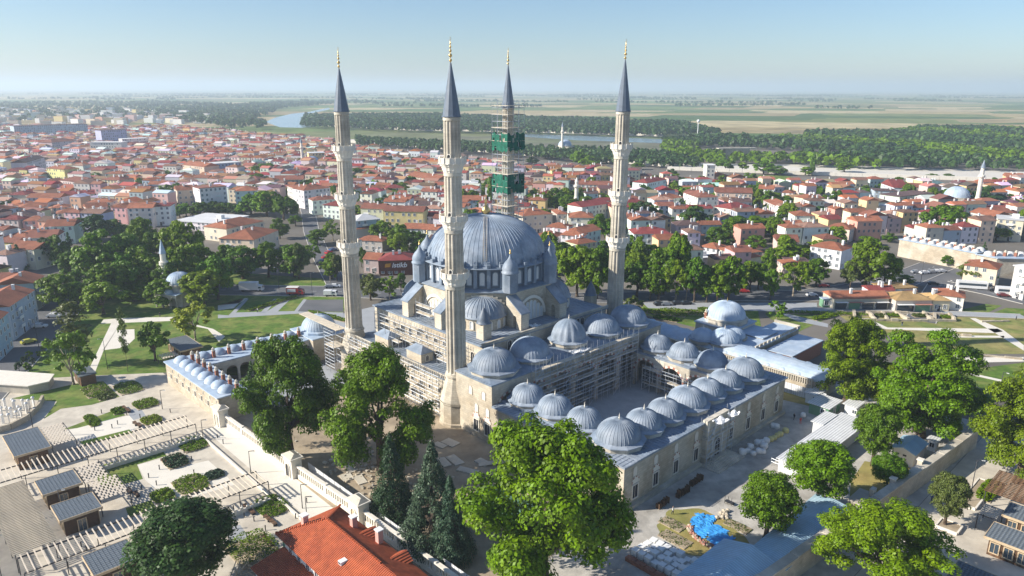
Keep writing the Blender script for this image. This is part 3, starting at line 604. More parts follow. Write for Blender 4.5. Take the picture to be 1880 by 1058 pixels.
def gate(u, v, door, label):
    t = mt('gate_pillar', label, 'gate', u, v); MB().box(0, 0, 0, 3.4, 2.2, 4.0).obj('wall', 'stone_white', t); MB().prism([(-2.0, -1.4), (2.0, -1.4), (2.0, 1.4), (-2.0, 1.4)], 4.003, 4.35).obj('cornice', 'stone_white', t)
    MB().add([(-1.8, -1.2, 4.353), (1.8, -1.2, 4.353), (1.8, 1.2, 4.353), (-1.8, 1.2, 4.353), (-.9, 0, 5.0), (.9, 0, 5.0)], [(0, 1, 5, 4), (1, 2, 5), (2, 3, 4, 5), (3, 0, 4)]).obj('roof', 'stone_pale', t)
    put('doorway', win(1.5, 2.9, 'stone_white', door, True, .2, .2), t, (0, -1.1, .02), 0)
gate(18.6, -69.0, 'dark', 'stone gate block with arched doorway in the balustrade below the plane trees')
gate(41.8, -68.0, 'wood_pale', 'stone gate block with a yellow wooden door in the balustrade')
gate(-14.0, -70.4, 'stone_pale', 'small stone gate post at the corner of the left madrasa')
t = mt('hoarding', 'grey sheet fence standing just inside the balustrade', 'fence', 20, -66.4)
for i in range(36): MB().box(1+i*2.05, .04*i, 0, 2.0, .06, 2.3).obj('sheet', 'sheet_white', t)

# ------------------------------------------------------------------ left madrasa (domed cells round a court)
CH = MB(); CH.box(0, 0, 0, .75, .75, 1.9, mi=0); CH.box(0, 0, 1.9, .9, .9, .12, mi=1); CH.lathe([(.38, 2.02), (.38, 2.5), (.42, 2.5), (.05, 2.95)], 6, sm=False, mi=1); CH = CH.mesh('chimney', ['brick', 'stone_pale'])
sd_ = MB().lathe([(2.05, 0)]+[(1.95*cos(radians(86)*i/6), 1.55*sin(radians(86)*i/6)) for i in range(7)], 24).mesh('dome', 'lead_pale')
D = mt('madrasa', 'low madrasa with pale blue domed roofs and brick chimneys left of the mosque', 'building', 0, 0)
MB().prism([(-47, -71), (-15, -70.2), (-15, -69.6), (-47, -70.4)], 0, 6).obj('outer_wall', 'stone_wall', D)
MB().prism([(-15, -70.2), (-15.0, -63.2), (-15.6, -63.2), (-15.6, -70.2)], 0, 5.98).obj('end_wall', 'stone_wall', D)
MB().prism([(-47.6, -71), (-47, -71), (-47, -30), (-47.6, -30)], 0, 5.97).obj('outer_wall', 'stone_wall', D)
MB().prism([(-47.8, -71.4), (-14.7, -70.6), (-14.7, -63.0), (-37.2, -63.0), (-37.2, -34.0), (-47.8, -34.0)], 6.003, 6.3).obj('roof', 'lead_pale', D)
b = MB(); arcade(b, (-37.4, -63.2), (-15.6, -63.2), 6, 0, 3.0, 6.0, .6, .5); arcade(b, (-37.5, -63.2), (-37.5, -34.0), 8, 0, 3.0, 6.0, .6, .5); b.obj('arcade', 'stone_pale', D)
struct(MB().prism([(-37, -63), (-15, -63), (-15, -34), (-37, -34)], .005, .03).obj('court_floor', 'paving_grey', D))
for i in range(8): put('dome', sd_, D, (-44.6+i*3.85, -67.9+.1*i, 6.3)); put('chimney', CH, D, (-42.8+i*3.85, -65.6+.05*i, 6.3))
for i in range(8): put('dome', sd_, D, (-43.8, -62.5+i*4.1, 6.3)); put('chimney', CH, D, (-41.6, -64.6+i*4.1, 6.3))
for i in range(8):
    for k, dx in enumerate((-.65, .65)):
        put('window', win(.7, 1.3, 'stone_white', 'dark', False, .1, .1, False), D, (-44.9+i*3.85+dx, -70.98+.025*(2.1+i*3.85), 2.3), .025)
    put('slit_window', win(.35, .9, 'stone_white', 'dark', True, .1, .08, False), D, (-43+i*3.85, -70.98+.025*(4+i*3.85), 4.3), .025)
DK = mt('domed_classroom', 'single-domed classroom block at the end of the left madrasa', 'building', -41.5, -29.5)
MB().box(0, 0, 0, 13, 11, 6.6).obj('wall', 'stone_wall', DK); MB().prism([(-6.8, -5.8), (6.8, -5.8), (6.8, 5.8), (-6.8, 5.8)], 6.603, 6.9).obj('roof', 'lead_pale', DK)
o = put('dome', dome_mesh(5.0, 4.2, 40, 'lead_pale', 8, 40), DK, (0, 0, 7.5)); MB().lathe([(5.8, -.6), (5.8, .1), (5.1, .3)], 12, sm=False).obj('drum', 'lead_pale', o); put('finial', finial_mesh(1.2, 'stone_white'), o, (0, 0, 4.1))
put('window', win(1.2, 2.2, 'stone_white', 'dark', True), DK, (6.52, 0, 2), pi/2); put('window', win(1.2, 2.2, 'stone_white', 'dark', True), DK, (0, -5.52, 2), 0)

# ------------------------------------------------------------------ park pavilions, canopies, pergolas, beds, benches
def pavilion(u0, u1, v0, v1, h, label, seams=True):
    t = mt('park_pavilion', label, 'pavilion', (u0+u1)/2, (v0+v1)/2); a, c = (u1-u0), (v1-v0)
    MB().box(0, 0, 0, a-1.2, c-1.2, h-.1).obj('wall', 'wood', t)
    MB().box(0, 0, h, a, c, .28).obj('roof', 'slate', t); MB().box(0, c/2+.06, h-.12, a+.2, .1, .45).obj('fascia', 'wood_pale', t); MB().box(0, -c/2-.06, h-.12, a+.2, .1, .45).obj('fascia', 'wood_pale', t)
    MB().box(a/2+.06, 0, h-.12, .1, c+.2, .45).obj('fascia', 'wood_pale', t); MB().box(-a/2-.06, 0, h-.12, .1, c+.2, .45).obj('fascia', 'wood_pale', t)
    if seams:
        for i in range(int(c/.6)): MB().box(0, -c/2+.3+i*.6, h+.281, a, .07, .06).obj('seam', 'slate', t)
    for s in (-1, 1):
        for i in range(3): put('window', win(1.2, 1.8, 'wood_pale', 'glass'), t, ((i-1)*a*.28, s*(c/2-.6+.02), .7), pi/2+s*pi/2)
    put('door', win(1.2, 2.2, 'wood_pale', 'glass'), t, (a/2-.58, 0, .05), pi/2)
    return t
pavilion(-33, -20.6, -109.7, -103.2, 3.3, 'slate-roofed pavilion at the far left of the plaza, above the first pergola')
pavilion(-6.8, -.1, -108.8, -102.4, 3.3, 'smaller slate-roofed pavilion with a pale roof hatch, second from the left edge')
pavilion(4.8, 11.4, -108.6, -102.0, 3.3, 'slate-roofed wooden pavilion just above the lower pergola')
pavilion(24.8, 31.5, -108.4, -101.8, 3.3, 'slate-roofed pavilion half hidden behind the dark round tree, bottom left')
pavilion(*(-73.5, -60.5, -62.8, -56.5), 3.2, 'wooden garden pavilion with slate roof on the lawn beyond the madrasa')
t = mt('garden_kiosk', 'small red-brown wooden kiosk with slate roof under park trees', 'kiosk', -64.0, -86.5); MB().box(0, 0, 0, 6.5, 3.6, 2.7).obj('wall', 'wood', t); MB().box(0, 0, 2.703, 7.0, 4.2, .2).obj('roof', 'slate', t); put('door', win(1.0, 2.0, 'wood_pale', 'dark'), t, (1, -1.82, .05), 0)
def canopy(u0, u1, v0, v1, h, label):
    t = mt('lattice_canopy', label, 'canopy', u0, v0, 0, 0, 'lattice canopies by the pavilions'); n, k = max(3, int((u1-u0)/.75)), max(3, int((v1-v0)/.75)); b = MB()
    for s in ((0, 0), (1, 0), (0, 1), (1, 1)): MB().box(s[0]*(u1-u0), s[1]*(v1-v0), 0, .15, .15, h).obj('post', 'iron', t)
    for s in (0, 1): MB().box((u1-u0)/2, s*(v1-v0), h, u1-u0+.2, .12, .12).obj('beam', 'iron', t)
    tile = MB().box(0, 0, 0, (u1-u0)/n*.93, (v1-v0)/k*.55, .08).mesh('panel', 'pergola_wood')
    for i in range(n):
        for j in range(k): put('panel', tile, t, ((i+.5)*(u1-u0)/n, (j+.5+(.0 if i % 2 else .4))*(v1-v0)/(k+.5), h+.13))
canopy(-32.3, -21.0, -103.0, -98.5, 3.2, 'pale lattice canopy beside the far left pavilion')
canopy(-8.0, 0.2, -102.0, -97.6, 3.2, 'pale lattice canopy beside the second pavilion')
canopy(.5, 8.6, -101.6, -96.6, 3.2, 'pale lattice canopy stepping down beside the lower pavilion')
canopy(-64.0, -59.5, -68.0, -63.3, 2.6, 'striped pale awning beside the garden pavilion on the lawn')
def pergola(u0, u1, v0, v1, n, alongv, label, m='pergola_wood', h=3.0):
    t = mt('pergola', label, 'pergola', u0, v0, 0, 0, 'pergolas on the plaza'); a, c = u1-u0, v1-v0
    Lg = c if alongv else a; W = a if alongv else c; k = int(Lg/5)+1
    for s in (0.4, W-.4):
        (MB().box(s, c/2, h, .14, c, .2) if alongv else MB().box(a/2, s, h, a, .14, .2)).obj('beam', 'iron', t)
        for i in range(k):
            q = i*Lg/(k-1); MB().box(s if alongv else q, q if alongv else s, 0, .13, .13, h).obj('post', 'iron', t)
    sl = (MB().box(0, 0, 0, W, .16, .2) if alongv else MB().box(0, 0, 0, .14, W, .2)).mesh('slat', m)
    for i in range(n):
        q = (i+.5)*Lg/n; put('slat', sl, t, (W/2, q, h+.2) if alongv else (q, W/2, h+.2))
pergola(-17.6, -11.2, -115, -77.0, 42, True, 'long white-slatted pergola crossing the upper plaza')
pergola(17.2, 23.2, -116, -76.2, 42, True, 'long white-slatted pergola crossing the lower plaza')
pergola(-9.5, 16.8, -116.5, -110.2, 46, False, 'dense brown-slatted pergola at the left edge beside the pavilions', 'plank')
pergola(-9.5, 16.8, -124, -118.0, 46, False, 'outer brown-slatted pergola at the very left edge', 'plank')
for u, v0, v1, lb in ((-9.6, -101, -77, 'low white wall below the upper pergola'), (25.0, -100, -77, 'low white wall below the lower pergola')):
    t = mt('low_wall', lb, 'wall', u, v0); MB().box(0, (v1-v0)/2, 0, .5, v1-v0, .8).obj('wall', 'stone_white', t)
    for i in range(int((v1-v0)/1.2)): MB().box(0, .6+i*1.2, .8, .4, .5, .5).obj('block', 'stone_white', t)
t = mt('low_wall', 'white kerb wall between the sunken plaza and the balustrade walk', 'wall', -11, -76.3); MB().box(17, 0, 0, 34, .4, .45).obj('wall', 'stone_white', t)
t = mt('low_wall', 'white kerb wall along the plaza below the lower pergola', 'wall', 25, -75.6); MB().box(8, 0, 0, 16, .4, .45).obj('wall', 'stone_white', t)
b = MB()
for i in range(24): a = radians(200+4.2*i); b.beam((14*cos(a), 14*sin(a), 0), (14*cos(a+.08), 14*sin(a+.08), 0), .6, 1.2)
CEM = thing('graveyard_wall', 'curved stone wall round the old graveyard at the left edge', 'wall', (*(-133.2,169.6), 0)); b = MB(); pts = [(-117.5,148.4),(-115,150.9),(-114.1,155.4),(-115.5,162),(-117.6,166.9)]
for i in range(len(pts)-1): MB().beam((pts[i][0]-CEM.location.x, pts[i][1]-CEM.location.y, 0), (pts[i+1][0]-CEM.location.x, pts[i+1][1]-CEM.location.y, 0), .6, 1.5).obj('wall_section', 'stone_wall', CEM)
GS = MB(); GS.box(0, 0, 0, .45, .22, 1.7); GS.lathe([(.2, 1.7), (.34, 1.9), (.3, 2.15), (.05, 2.3)], 8); GS = GS.mesh('gravestone', 'marble')
for i, (x, y) in enumerate([(-121.7,157.9),(-121.6,159.4),(-118.8,156.9),(-120.6,160.9),(-118,158.4),(-119.3,162),(-116.7,159.4),(-118.8,154),(-117,153.5),(-116.5,155.4),(-116.1,156.4),(-117.9,162),(-117.5,163.1),(-123.8,162),(-124.2,160.9),(-122.5,163)]):
    o = put('gravestone', GS, None, (x, y, 0), R.uniform(0, 3), scale=R.uniform(.8, 1.3)); tag(o, 'slender white gravestone in the walled graveyard at the left edge', 'gravestone', 'gravestones in the walled graveyard')
t = thing('stone_terrace', 'pale curved stone terrace building at the left edge of the lawn', 'terrace', (*(-131,175.5), 0), -.1); MB().prism([(-16, -3), (8, -4), (11, -1), (9, 3.5), (-16, 5)], 0, 2.2).obj('wall', 'stone_pale', t); MB().prism([(-16, -3.4), (8.2, -4.4), (11.4, -1), (9.2, 3.8), (-16, 5.3)], 2.203, 2.45).obj('coping', 'stone_white', t)
# benches
BM = MB()
for i in range(4): BM.box(0, -.3+i*.2, .45, 2.2, .15, .06, mi=0)
for s in (-.9, .9): BM.box(s, 0, 0, .12, .7, .45, mi=1)
bseat = MB();
for i in range(4): bseat.box(0, -.3+i*.2, .45, 2.2, .15, .06)
bseat = bseat.mesh('seat', 'wood'); bleg = MB().box(0, 0, 0, .12, .7, .45).mesh('leg', 'iron')
def bench(p, rz, label):
    t = thing('bench', label, 'bench', (*p, .01), rz, 'plaza benches'); put('seat', bseat, t)
    for s in (-.9, .9): put('leg', bleg, t, (s, 0, 0))
for i, (p, lb) in enumerate(zip([(-94.8,162.1),(-93.1,160.6),(-87.8,153.6),(-86.5,152.7),(-49.5,119),(-48.1,117.5),(-44.5,115.4),(-43,114),(-42.8,109.3),(-41.6,108),(-73,136.1),(-71.3,134.6),(-74.4,124.6),(-72.3,123.3)],
    ('upper of two benches by the top hedge bed', 'lower of two benches by the top hedge bed', 'upper bench beside the yellow-green bush', 'lower bench beside the yellow-green bush', 'upper bench under the end of the lower pergola', 'lower bench under the end of the lower pergola', 'upper of two benches near the tiled house', 'lower of two benches near the tiled house', 'upper bench beside the bush at the lower right of the plaza', 'lower bench beside the bush at the lower right of the plaza', 'upper bench at the tip of the sunken lawn', 'lower bench at the tip of the sunken lawn', 'upper white bench beside the lattice canopy', 'lower white bench beside the lattice canopy'))): bench(p, -TH, lb)
# lamp posts and bollards
def lamp_meshes(h):
    p = MB().tube((0, 0, 0), (0, 0, h), .09, 6, r2=.06).mesh('post', 'iron'); a = MB().beam((0, 0, h-.1), (1.1, 0, h+.05), .12, .1).mesh('arm', 'iron'); l = MB().box(1.0, 0, h-.06, .6, .22, .1).mesh('lamp_head', 'white'); return p, a, l
LMP = lamp_meshes(5.0); LMT = lamp_meshes(9.0)
def lamp(p, label, tall=False, rz=0, group='plaza lamp posts'):
    t = thing('lamp_post', label, 'lamp post', (*p, 0), rz, group)
    for n_, me in zip(('post', 'arm', 'lamp_head'), LMT if tall else LMP): put(n_, me, t)
for p, lb in zip([(-85.4,162),(-68.7,145.8),(-53.2,131.7),(-39.1,119),(-110.4,151.6),(-82.9,117),(-37.1,114.9)], ('plaza lamp post nearest the madrasa corner', 'plaza lamp post at the end of the upper pergola', 'plaza lamp post above the end of the lower pergola', 'lamp post on the walk below the first gate', 'lamp post by the graveyard corner', 'lamp post between the two middle pavilions', 'lamp post behind the tiled house')): lamp(p, lb)
for p, lb in zip([(-143,205.2),(-112.9,188)]+[(-75.4,261.7),(-90.8,270.6)]+[(87.3,121.7)]+[(120.8,165.3),(54.1,254),(160.1,252.2),(165.8,282.7)], ('tall grey lamp post beside the west street', 'black lamp post on the park lawn', 'tall white lamp post beside the food truck', 'road sign pole behind the trucks', 'lamp post by the tree bed in the right plaza', 'lamp post on the green by the right edge', 'lamp post on the road left of the right-hand domes', 'lamp post near the buses', 'lamp post by the car park')): lamp(p, lb, True, R.uniform(0, 6), 'street lamp posts')
BO = MB().lathe([(.1, 0), (.1, .85), (.13, .87), (.13, 1.0), (.02, 1.02)], 8).mesh('bollard', 'iron')
for p in [(-98.5,153.9),(-95.5,150.5),(-98.9,159.5),(-92.2,151.7),(-91.9,153.6),(-92.3,158.5),(-88.4,157.1),(-82.6,160.1),(-72.5,133.1),(-73.1,129.8),(-70.2,127),(-67.5,136.9),(-64.6,131.3),(-70.5,140.1),(-72.3,125.3),(-79.4,124.6),(-48.9,116),(-46.7,114.8),(-49.1,112.5),(-46.2,109.8),(-43.7,112),(-39.4,115.7),(-38.8,120.9),(-51.7,118.3),(-63.7,144.3),(-66,146.9),(-74.7,105),(-73.6,107.1),(-72.1,106),(-72.6,101.6)]:
    tag(put('bollard', BO, None, (*p, .01)), 'short black bollard light on the pale plaza paving', 'bollard', 'bollard lights on the plaza')

# ------------------------------------------------------------------ red-roofed house at the bottom edge
HT_ = mt('tiled_house', 'white house with bright orange-red tiled roof at the bottom edge', 'house', 54, -78.5)
wl = MB(); wl.prism([(-9.2, -5.2), (17, -5.2), (17, 4.6), (-9.2, 4.6)], 0, 6.0); wl.obj('wall', 'white', HT_)
def roofq(nm, a, c, d, e, m='tile_near', par=HT_, th=.22):
    q = [Vector(p) for p in (a, c, d, e)]; n = (q[1]-q[0]).cross(q[2]-q[0]).normalized()
    if n.z < 0: n = -n
    # rotate so that tile courses follow the slope: own object frame with x along the eave
    b = MB(); b.add([*q, *[p+n*th for p in q]], [(0, 1, 2, 3), (7, 6, 5, 4), (0, 4, 5, 1), (1, 5, 6, 2), (2, 6, 7, 3), (3, 7, 4, 0)]); return b.obj(nm, m, par)
z0, z1, zr = 5.9, 5.9, 8.7
roofq('roof_slope', (-10.2, -6.2, z0), (9.6, -6.2, z0), (9.6, 0, zr), (-4.2, 0, zr)); roofq('roof_slope', (-10.2, 5.4, z0), (9.6, 5.4, z0), (9.6, 0, zr), (-4.2, 0, zr)); roofq('roof_slope', (-10.2, -6.2, z0), (-10.2, 5.4, z0), (-4.2, .02, zr), (-4.2, -.02, zr))
roofq('roof_slope', (9.6, -6.2, z0), (22, -6.2, z0), (22, 0, zr-.2), (9.6, 0, zr)); roofq('roof_slope', (9.6, 5.4, z0), (22, 5.4, z0), (22, 0, zr-.2), (9.6, 0, zr))
rg = MB().box(0, 0, 0, .55, .34, .16).mesh('ridge_tile', 'tile_near')
for i in range(26): put('ridge_tile', rg, HT_, (-4+i*.6, 0, zr+.16))
for s in (-1, 1):
    for i in range(13): f_ = (i+.5)/13; o = put('ridge_tile', rg, HT_, (-10.2+6*f_, s*5.8*(1-f_) if s > 0 else -6.2*(1-f_), z0+(zr-z0)*f_+.2), atan2(-s*5.8, 6))
for x, y, hgt in ((-7.6, -2.2, 2.0), (-1.5, 3.2, 2.2), (4.4, 4.2, 2.2)):
    o = MB().box(0, 0, 0, .9, .9, hgt).obj('chimney', 'plaster', HT_, (x, y, 6.9)); o.color = (.6, .35, .3, 1); MB().box(0, 0, hgt, 1.15, 1.15, .18).obj('cap', 'white', o)
o = MB().box(0, 0, 0, .9, 1.1, .6).obj('skylight', 'white', HT_, (5.6, -3.0, 7.3)); put('pane', win(.7, .4, 'white', 'glass', False, .05, .05, False), o, (0, -.56, .12))
for x in (1.2, 9.8):
    o = MB().add([(-1.7, 0, 0), (1.7, 0, 0), (1.7, 3, 0), (-1.7, 3, 0), (0, 0, 1.1), (0, 3, 1.1)], [(0, 1, 4), (1, 2, 5, 4), (3, 0, 4, 5), (2, 3, 5)]).obj('dormer', 'tile_near', HT_, (x, 2.6, 6.6))
for i in range(6): put('window', win(1.1, 1.5, 'white', 'glass'), HT_, (-7+i*2.8, -5.22, 3.6), 0); put('window', win(1.1, 1.5, 'white', 'glass'), HT_, (-7+i*2.8, -5.22, .9), 0)
MB().box(-9.26, -1, 0, .08, 9, 5.6).obj('green_sheeting', 'sheet_green', HT_)
MB().prism([(-9, -10.5), (6, -10.5), (6, -5.3), (-9, -5.3)], 0, 2.4).obj('lean_to', 'white', HT_); roofq('lean_to_roof', (-9.5, -11, 2.3), (6.4, -11, 2.3), (6.4, -5.2, 3.4), (-9.5, -5.2, 3.4))
t = mt('timber_heap', 'heap of broken timber beside the tiled house', 'timber heap', 43.0, -88.5)
for i in range(34): x, y = R.gauss(0, 1.5), R.gauss(0, 1.5); a = R.uniform(0, 6.3); b = MB(); b.tube((x-1.3*cos(a), y-1.3*sin(a), R.uniform(.1, .6)), (x+1.3*cos(a), y+1.3*sin(a), R.uniform(.2, 1.5)), .09, 4); b.obj('plank', 'wood_pale', t)
# ------------------------------------------------------------------ covered bazaar and domed halls on the right
AR = mt('covered_bazaar', 'long low bazaar with a pale barrel-vaulted lead roof right of the courtyard', 'building', 0, 0)
MB().prism([(16, 45.5), (76, 45.5), (76, 54), (16, 54)], 0, 4.4).obj('wall', 'stone_wall', AR)
b = MB(); n = 10; P_ = [(49.75-4.5*cos(pi*i/n), 4.4+2.3*sin(pi*i/n)) for i in range(n+1)]
for i in range(n): b.add([(15.6, *P_[i]), (76.4, *P_[i]), (76.4, *P_[i+1]), (15.6, *P_[i+1])], [(0, 1, 2, 3)], 0, True)
b.add([(15.6, *q) for q in P_], [tuple(range(n+1))]); b.add([(76.4, *q) for q in P_], [tuple(range(n+1))[::-1]])
b.obj('vault_roof', 'lead_pale', AR)
hump = MB().lathe([(1.5*cos(radians(85)*i/5), 1.0*sin(radians(85)*i/5)) for i in range(6)], 16).mesh('hump', 'lead_pale')
for i in range(14): put('hump', hump, AR, (18+i*4.2, 53.6, 4.9)); put('hump', hump, AR, (19+i*4.2, 46.2, 4.8), scale=.8)
for u, v, r in ((39.6, 48.2, 3.4), (45.0, 50.6, 4.2)): lead_dome(AR, u, v, 5.6, r, r*.75, 28, 0, 'lead_pale')
t = mt('bazaar_fence', 'pale slatted parapet fence along the near side of the bazaar roof', 'fence', 24, 44.6)
pf = MB().box(0, 0, 0, .22, .3, 1.5).mesh('slat', 'stone_pale'); MB().box(25, 0, 0, 50, .7, 3.4).obj('base_wall', 'stone_wall', t); MB().box(25, 0, 4.9, 50, .5, .25).obj('coping', 'stone_pale', t)
for i in range(83): put('slat', pf, t, (.4+i*.6, 0, 3.4))
t = mt('site_hoarding', 'grey-white sheet hoarding behind the right corner of the courtyard', 'fence', 60, 43.6)
for i in range(10): MB().box(.9+i*1.8, .05*(i % 2), 0, 1.75, .08, 2.8).obj('sheet', 'sheet_white', t)
DH = mt('domed_hall', 'square stone hall with a big pale ribbed dome beyond the bazaar', 'building', 36.8, 65.2)
MB().box(0, 0, 0, 12.5, 13.5, 7).obj('wall', 'stone_pale', DH); MB().prism([(-6.6, -7.1), (6.6, -7.1), (6.6, 7.1), (-6.6, 7.1)], 7.003, 7.3).obj('roof', 'lead_pale', DH); MB().lathe([(6.4, 7.3), (6.4, 8.6), (6.8, 8.65), (6.8, 8.85), (5.8, 9.1)], 8, sm=False, ph=pi/8).obj('octagon', 'stone_pale', DH)
o = put('dome', dome_mesh(5.8, 4.6, 40, 'lead_pale', 8, 40), DH, (0, 0, 9.0)); put('finial', finial_mesh(1.4, 'gold'), o, (0, 0, 4.5)); put('chimney', CH, DH, (-4.2, -4.5, 8.2))
MB().box(10.2, 1.5, 0, 7.5, 9, 5.8).obj('wing', 'stone_wall', DH); MB().box(10.2, 1.5, 5.803, 8.0, 9.5, .25).obj('wing_roof', 'lead_pale', DH)
for k in range(3): put('window', win(1.1, 2.0, 'stone_white', 'dark', True), DH, (-6.27, -4+k*4, 2.5), -pi/2); put('window', win(1.1, 2.0, 'stone_white', 'dark', True), DH, (-4+k*4, -6.77, 2.5), 0)
D2 = mt('small_domed_hall', 'small round-drummed hall with a white dome joined to the bazaar', 'building', 43.6, 57.2); MB().lathe([(4.3, 0), (4.3, 5.6), (4.6, 5.7), (4.6, 5.95), (3.8, 6.1)], 10, sm=False).obj('wall', 'stone_wall', D2); put('dome', dome_mesh(3.9, 3.0, 24, 'lead_pale', 8, 32), D2, (0, 0, 6.0))
WH = mt('flat_roof_hall', 'long hall with a pale flat lead roof and parapet right of the domed hall', 'building', 49.2, 67); MB().box(0, 0, 0, 7.6, 27, 5.2).obj('wall', 'stone_wall', WH); MB().box(0, 0, 5.203, 8.2, 27.6, .3).obj('roof', 'lead_pale', WH); MB().box(0, 13.4, 5.504, 8.2, .6, .8).obj('parapet', 'stone_pale', WH)
for i in range(12): MB().box(3.9, -12.5+i*2.3, 5.504, .35, 1.6, .7).obj('crenel', 'stone_pale', WH)
W2 = mt('brick_store', 'brick-walled store with a light sloping lead roof at the end of the bazaar', 'building', 58.2, 68); MB().box(0, 0, 0, 7, 19, 4.2).obj('wall', 'brick', W2); MB().box(-.2, 0, 4.203, 7.8, 19.6, .25).obj('roof', 'lead_pale', W2)
# ------------------------------------------------------------------ yard sheds, cabins, wall
def shed(name, label, u0, u1, v0, v1, h, m, ridge=0, alongv=True, wm='sheet_white', z0=0, cat='shed'):
    t = mt(name, label, cat, (u0+u1)/2, (v0+v1)/2); a, c = u1-u0, v1-v0
    MB().box(0, 0, z0, a-.3, c-.3, h-z0).obj('wall', wm, t)
    b = MB(); e = .3
    if ridge:
        q = [(-a/2-e, -c/2-e, h), (0, -c/2-e, h+ridge), (a/2+e, -c/2-e, h), (-a/2-e, c/2+e, h), (0, c/2+e, h+ridge), (a/2+e, c/2+e, h)]
        if not alongv: q = [(y*a/c, x*c/a, z) for x, y, z in q]
        b.add(q+[(x, y, z+.12) for x, y, z in q], [(7, 6, 9, 10), (8, 7, 10, 11), (0, 1, 4, 3), (1, 2, 5, 4), (0, 6, 7, 1), (1, 7, 8, 2), (3, 4, 10, 9), (4, 5, 11, 10), (0, 3, 9, 6), (2, 8, 11, 5)])
        if wm: (MB().add([q[0], q[2], q[1], q[3], q[5], q[4]], [(0, 1, 2), (4, 3, 5)])).obj('gable', wm, t, (0, 0, -.02))
    else: b.box(0, 0, h, a+2*e, c+2*e, .15)
    b.obj('roof', m, t); return t
shed('site_canopy', 'long white corrugated site roof beside the courtyard front', 85.4, 91.3, 4, 35, 2.9, 'sheet_white')
shed('site_canopy', 'short white corrugated roof joined to the long site roof', 82.7, 85.0, 25.5, 32.7, 3.05, 'sheet_white')
shed('blue_shed', 'big light-blue gabled sheet-metal shed at the bottom edge', 93.0, 102.6, -50, -29.5, 3.4, 'sheet_blue', 1.4, wm='sheet_blue')
shed('blue_shed', 'long low light-blue shed running behind the round trees', 97.2, 103.4, -29.0, -4.5, 3.2, 'sheet_blue', .5, wm='sheet_blue')
for (a0, a1, c0, c1, h, mm, lb) in ((77.2, 82.2, 35.6, 42.5, 2.7, 'sheet_green', 'dark green site container beside the rough grass'), (73.8, 76.8, 41, 47, 2.7, 'white', 'white site container behind the green one'), (83.6, 86.6, 40.6, 46, 3.0, 'white', 'white site cabin with grey roof at the end of the long white roof')):
    t = shed('site_container', lb, a0, a1, c0, c1, h, 'sheet_white', wm=mm, cat='container'); put('window', win(.9, .9, 'white', 'glass'), t, (1.0, -(c1-c0)/2+.13, 1.2), 0); put('door', win(.9, 1.9, 'white', 'dark'), t, ((a1-a0)/2-.13, 0, .1), pi/2)
t = shed('prefab_cabin', 'pale blue gabled prefab cabin under the trees by the boundary wall', 99.6, 104.2, 25.8, 33.2, 2.9, 'sheet_blue', 1.0, wm='white', cat='cabin')
for i in range(2): put('window', win(.7, .4, 'white', 'dark', False, .06, .06, False), t, (-1+i*1.4, -3.57, 1.9), 0)
t = shed('guard_booth', 'small white guard booth with dark window on the boundary wall', 103.4, 105.2, 36.4, 38.4, 2.6, 'sheet_white', wm='white', cat='booth'); put('window', win(.9, 1.0, 'white', 'dark'), t, (0, -.87, 1.0), 0); put('window', win(.9, 1.0, 'white', 'dark'), t, (.77, 0, 1.0), pi/2)
BW = mt('boundary_wall', 'high weathered stone boundary wall between the yard and right plaza', 'wall', 105.6, 0, 0, -.093)
for i in range(12):
    v = -62+i*9; MB().box(0, v+4.5, 0, 1.3, 8.98, 3.9+.1*(i % 3)).obj('wall_section', 'stone_wall', BW); MB().box(0, v+4.5, 3.9+.1*(i % 3)+.002, 1.6, 8.98, .3).obj('coping', 'stone_pale', BW)
t = mt('wall_gatehouse', 'pale flat-topped stone gate block at the end of the blue shed', 'gate', 103.4, .5); MB().box(0, 0, 0, 2.6, 5.4, 3.3).obj('wall', 'stone_wall', t); MB().box(0, 0, 3.303, 3.0, 5.8, .3).obj('coping', 'stone_pale', t); MB().box(1.1, 2.0, 3.604, .8, 1.4, 1.4).obj('chimney', 'stone_pale', t)
for v in (9, 20.5):
    t = mt('wall_post', 'pale stone post against the boundary wall, %s the cabin' % ('well below' if v < 12 else 'just below'), 'post', 104.9+.09*v, v); MB().box(0, 0, 0, .9, .9, 4.9).obj('shaft', 'stone_pale', t); MB().box(0, 0, 4.902, 1.2, 1.2, .25).obj('cap', 'stone_white', t)
# yard goods
bagm = {}
def bag(col):
    b = MB(); n = 10
    b.lathe([(.02, 0), (.55, .02), (.62, .25), (.64, .6), (.56, .95), (.3, 1.08), (.02, 1.1)], n, rad=lambda i, z: 1.12 if i % 3 else .92); return b.mesh('bulk_bag', col)
BG = {c: bag(c) for c in ('white', 'sack_yellow')} if mat('sack_yellow', (.6, .55, .25), .9, .2, 2.) else None
for i, (u, v) in enumerate([(76.9,5.3),(77.3,6.7),(78.7,6.6),(76.9,8.6),(79,8.4),(79.7,8.9),(78.8,11.2),(77,11.6),(77.4,12.8),(77.8,14),(78.1,15.5),(78.3,16.8),(78.2,18.4),(78.4,19.4),(78.4,21.9),(75.2,22.2),(76,22.3),(77.4,32.9)]):
    y = 10 <= i <= 14; o = put('bulk_bag', BG['sack_yellow' if y else 'white'], None, (*m2w(u, v), .01), R.uniform(0, 3), scale=R.uniform(.85, 1.25))
    tag(o, 'full yellowish bulk bag in the row along the court front' if y else 'full white bulk bag in the heap along the court front', 'bulk bag', 'yellow bulk bags' if y else 'white bulk bags')
pb = MB(); pb.box(0, 0, .14, 1.05, 1.15, 1.0, mi=0); pb.box(0, 0, 1.142, 1.1, 1.2, .05, mi=0)
pbb = pb.mesh('block_stack', 'white'); pbp = MB()
for s in (-.45, 0, .45): pbp.box(s, 0, 0, .12, 1.2, .135)
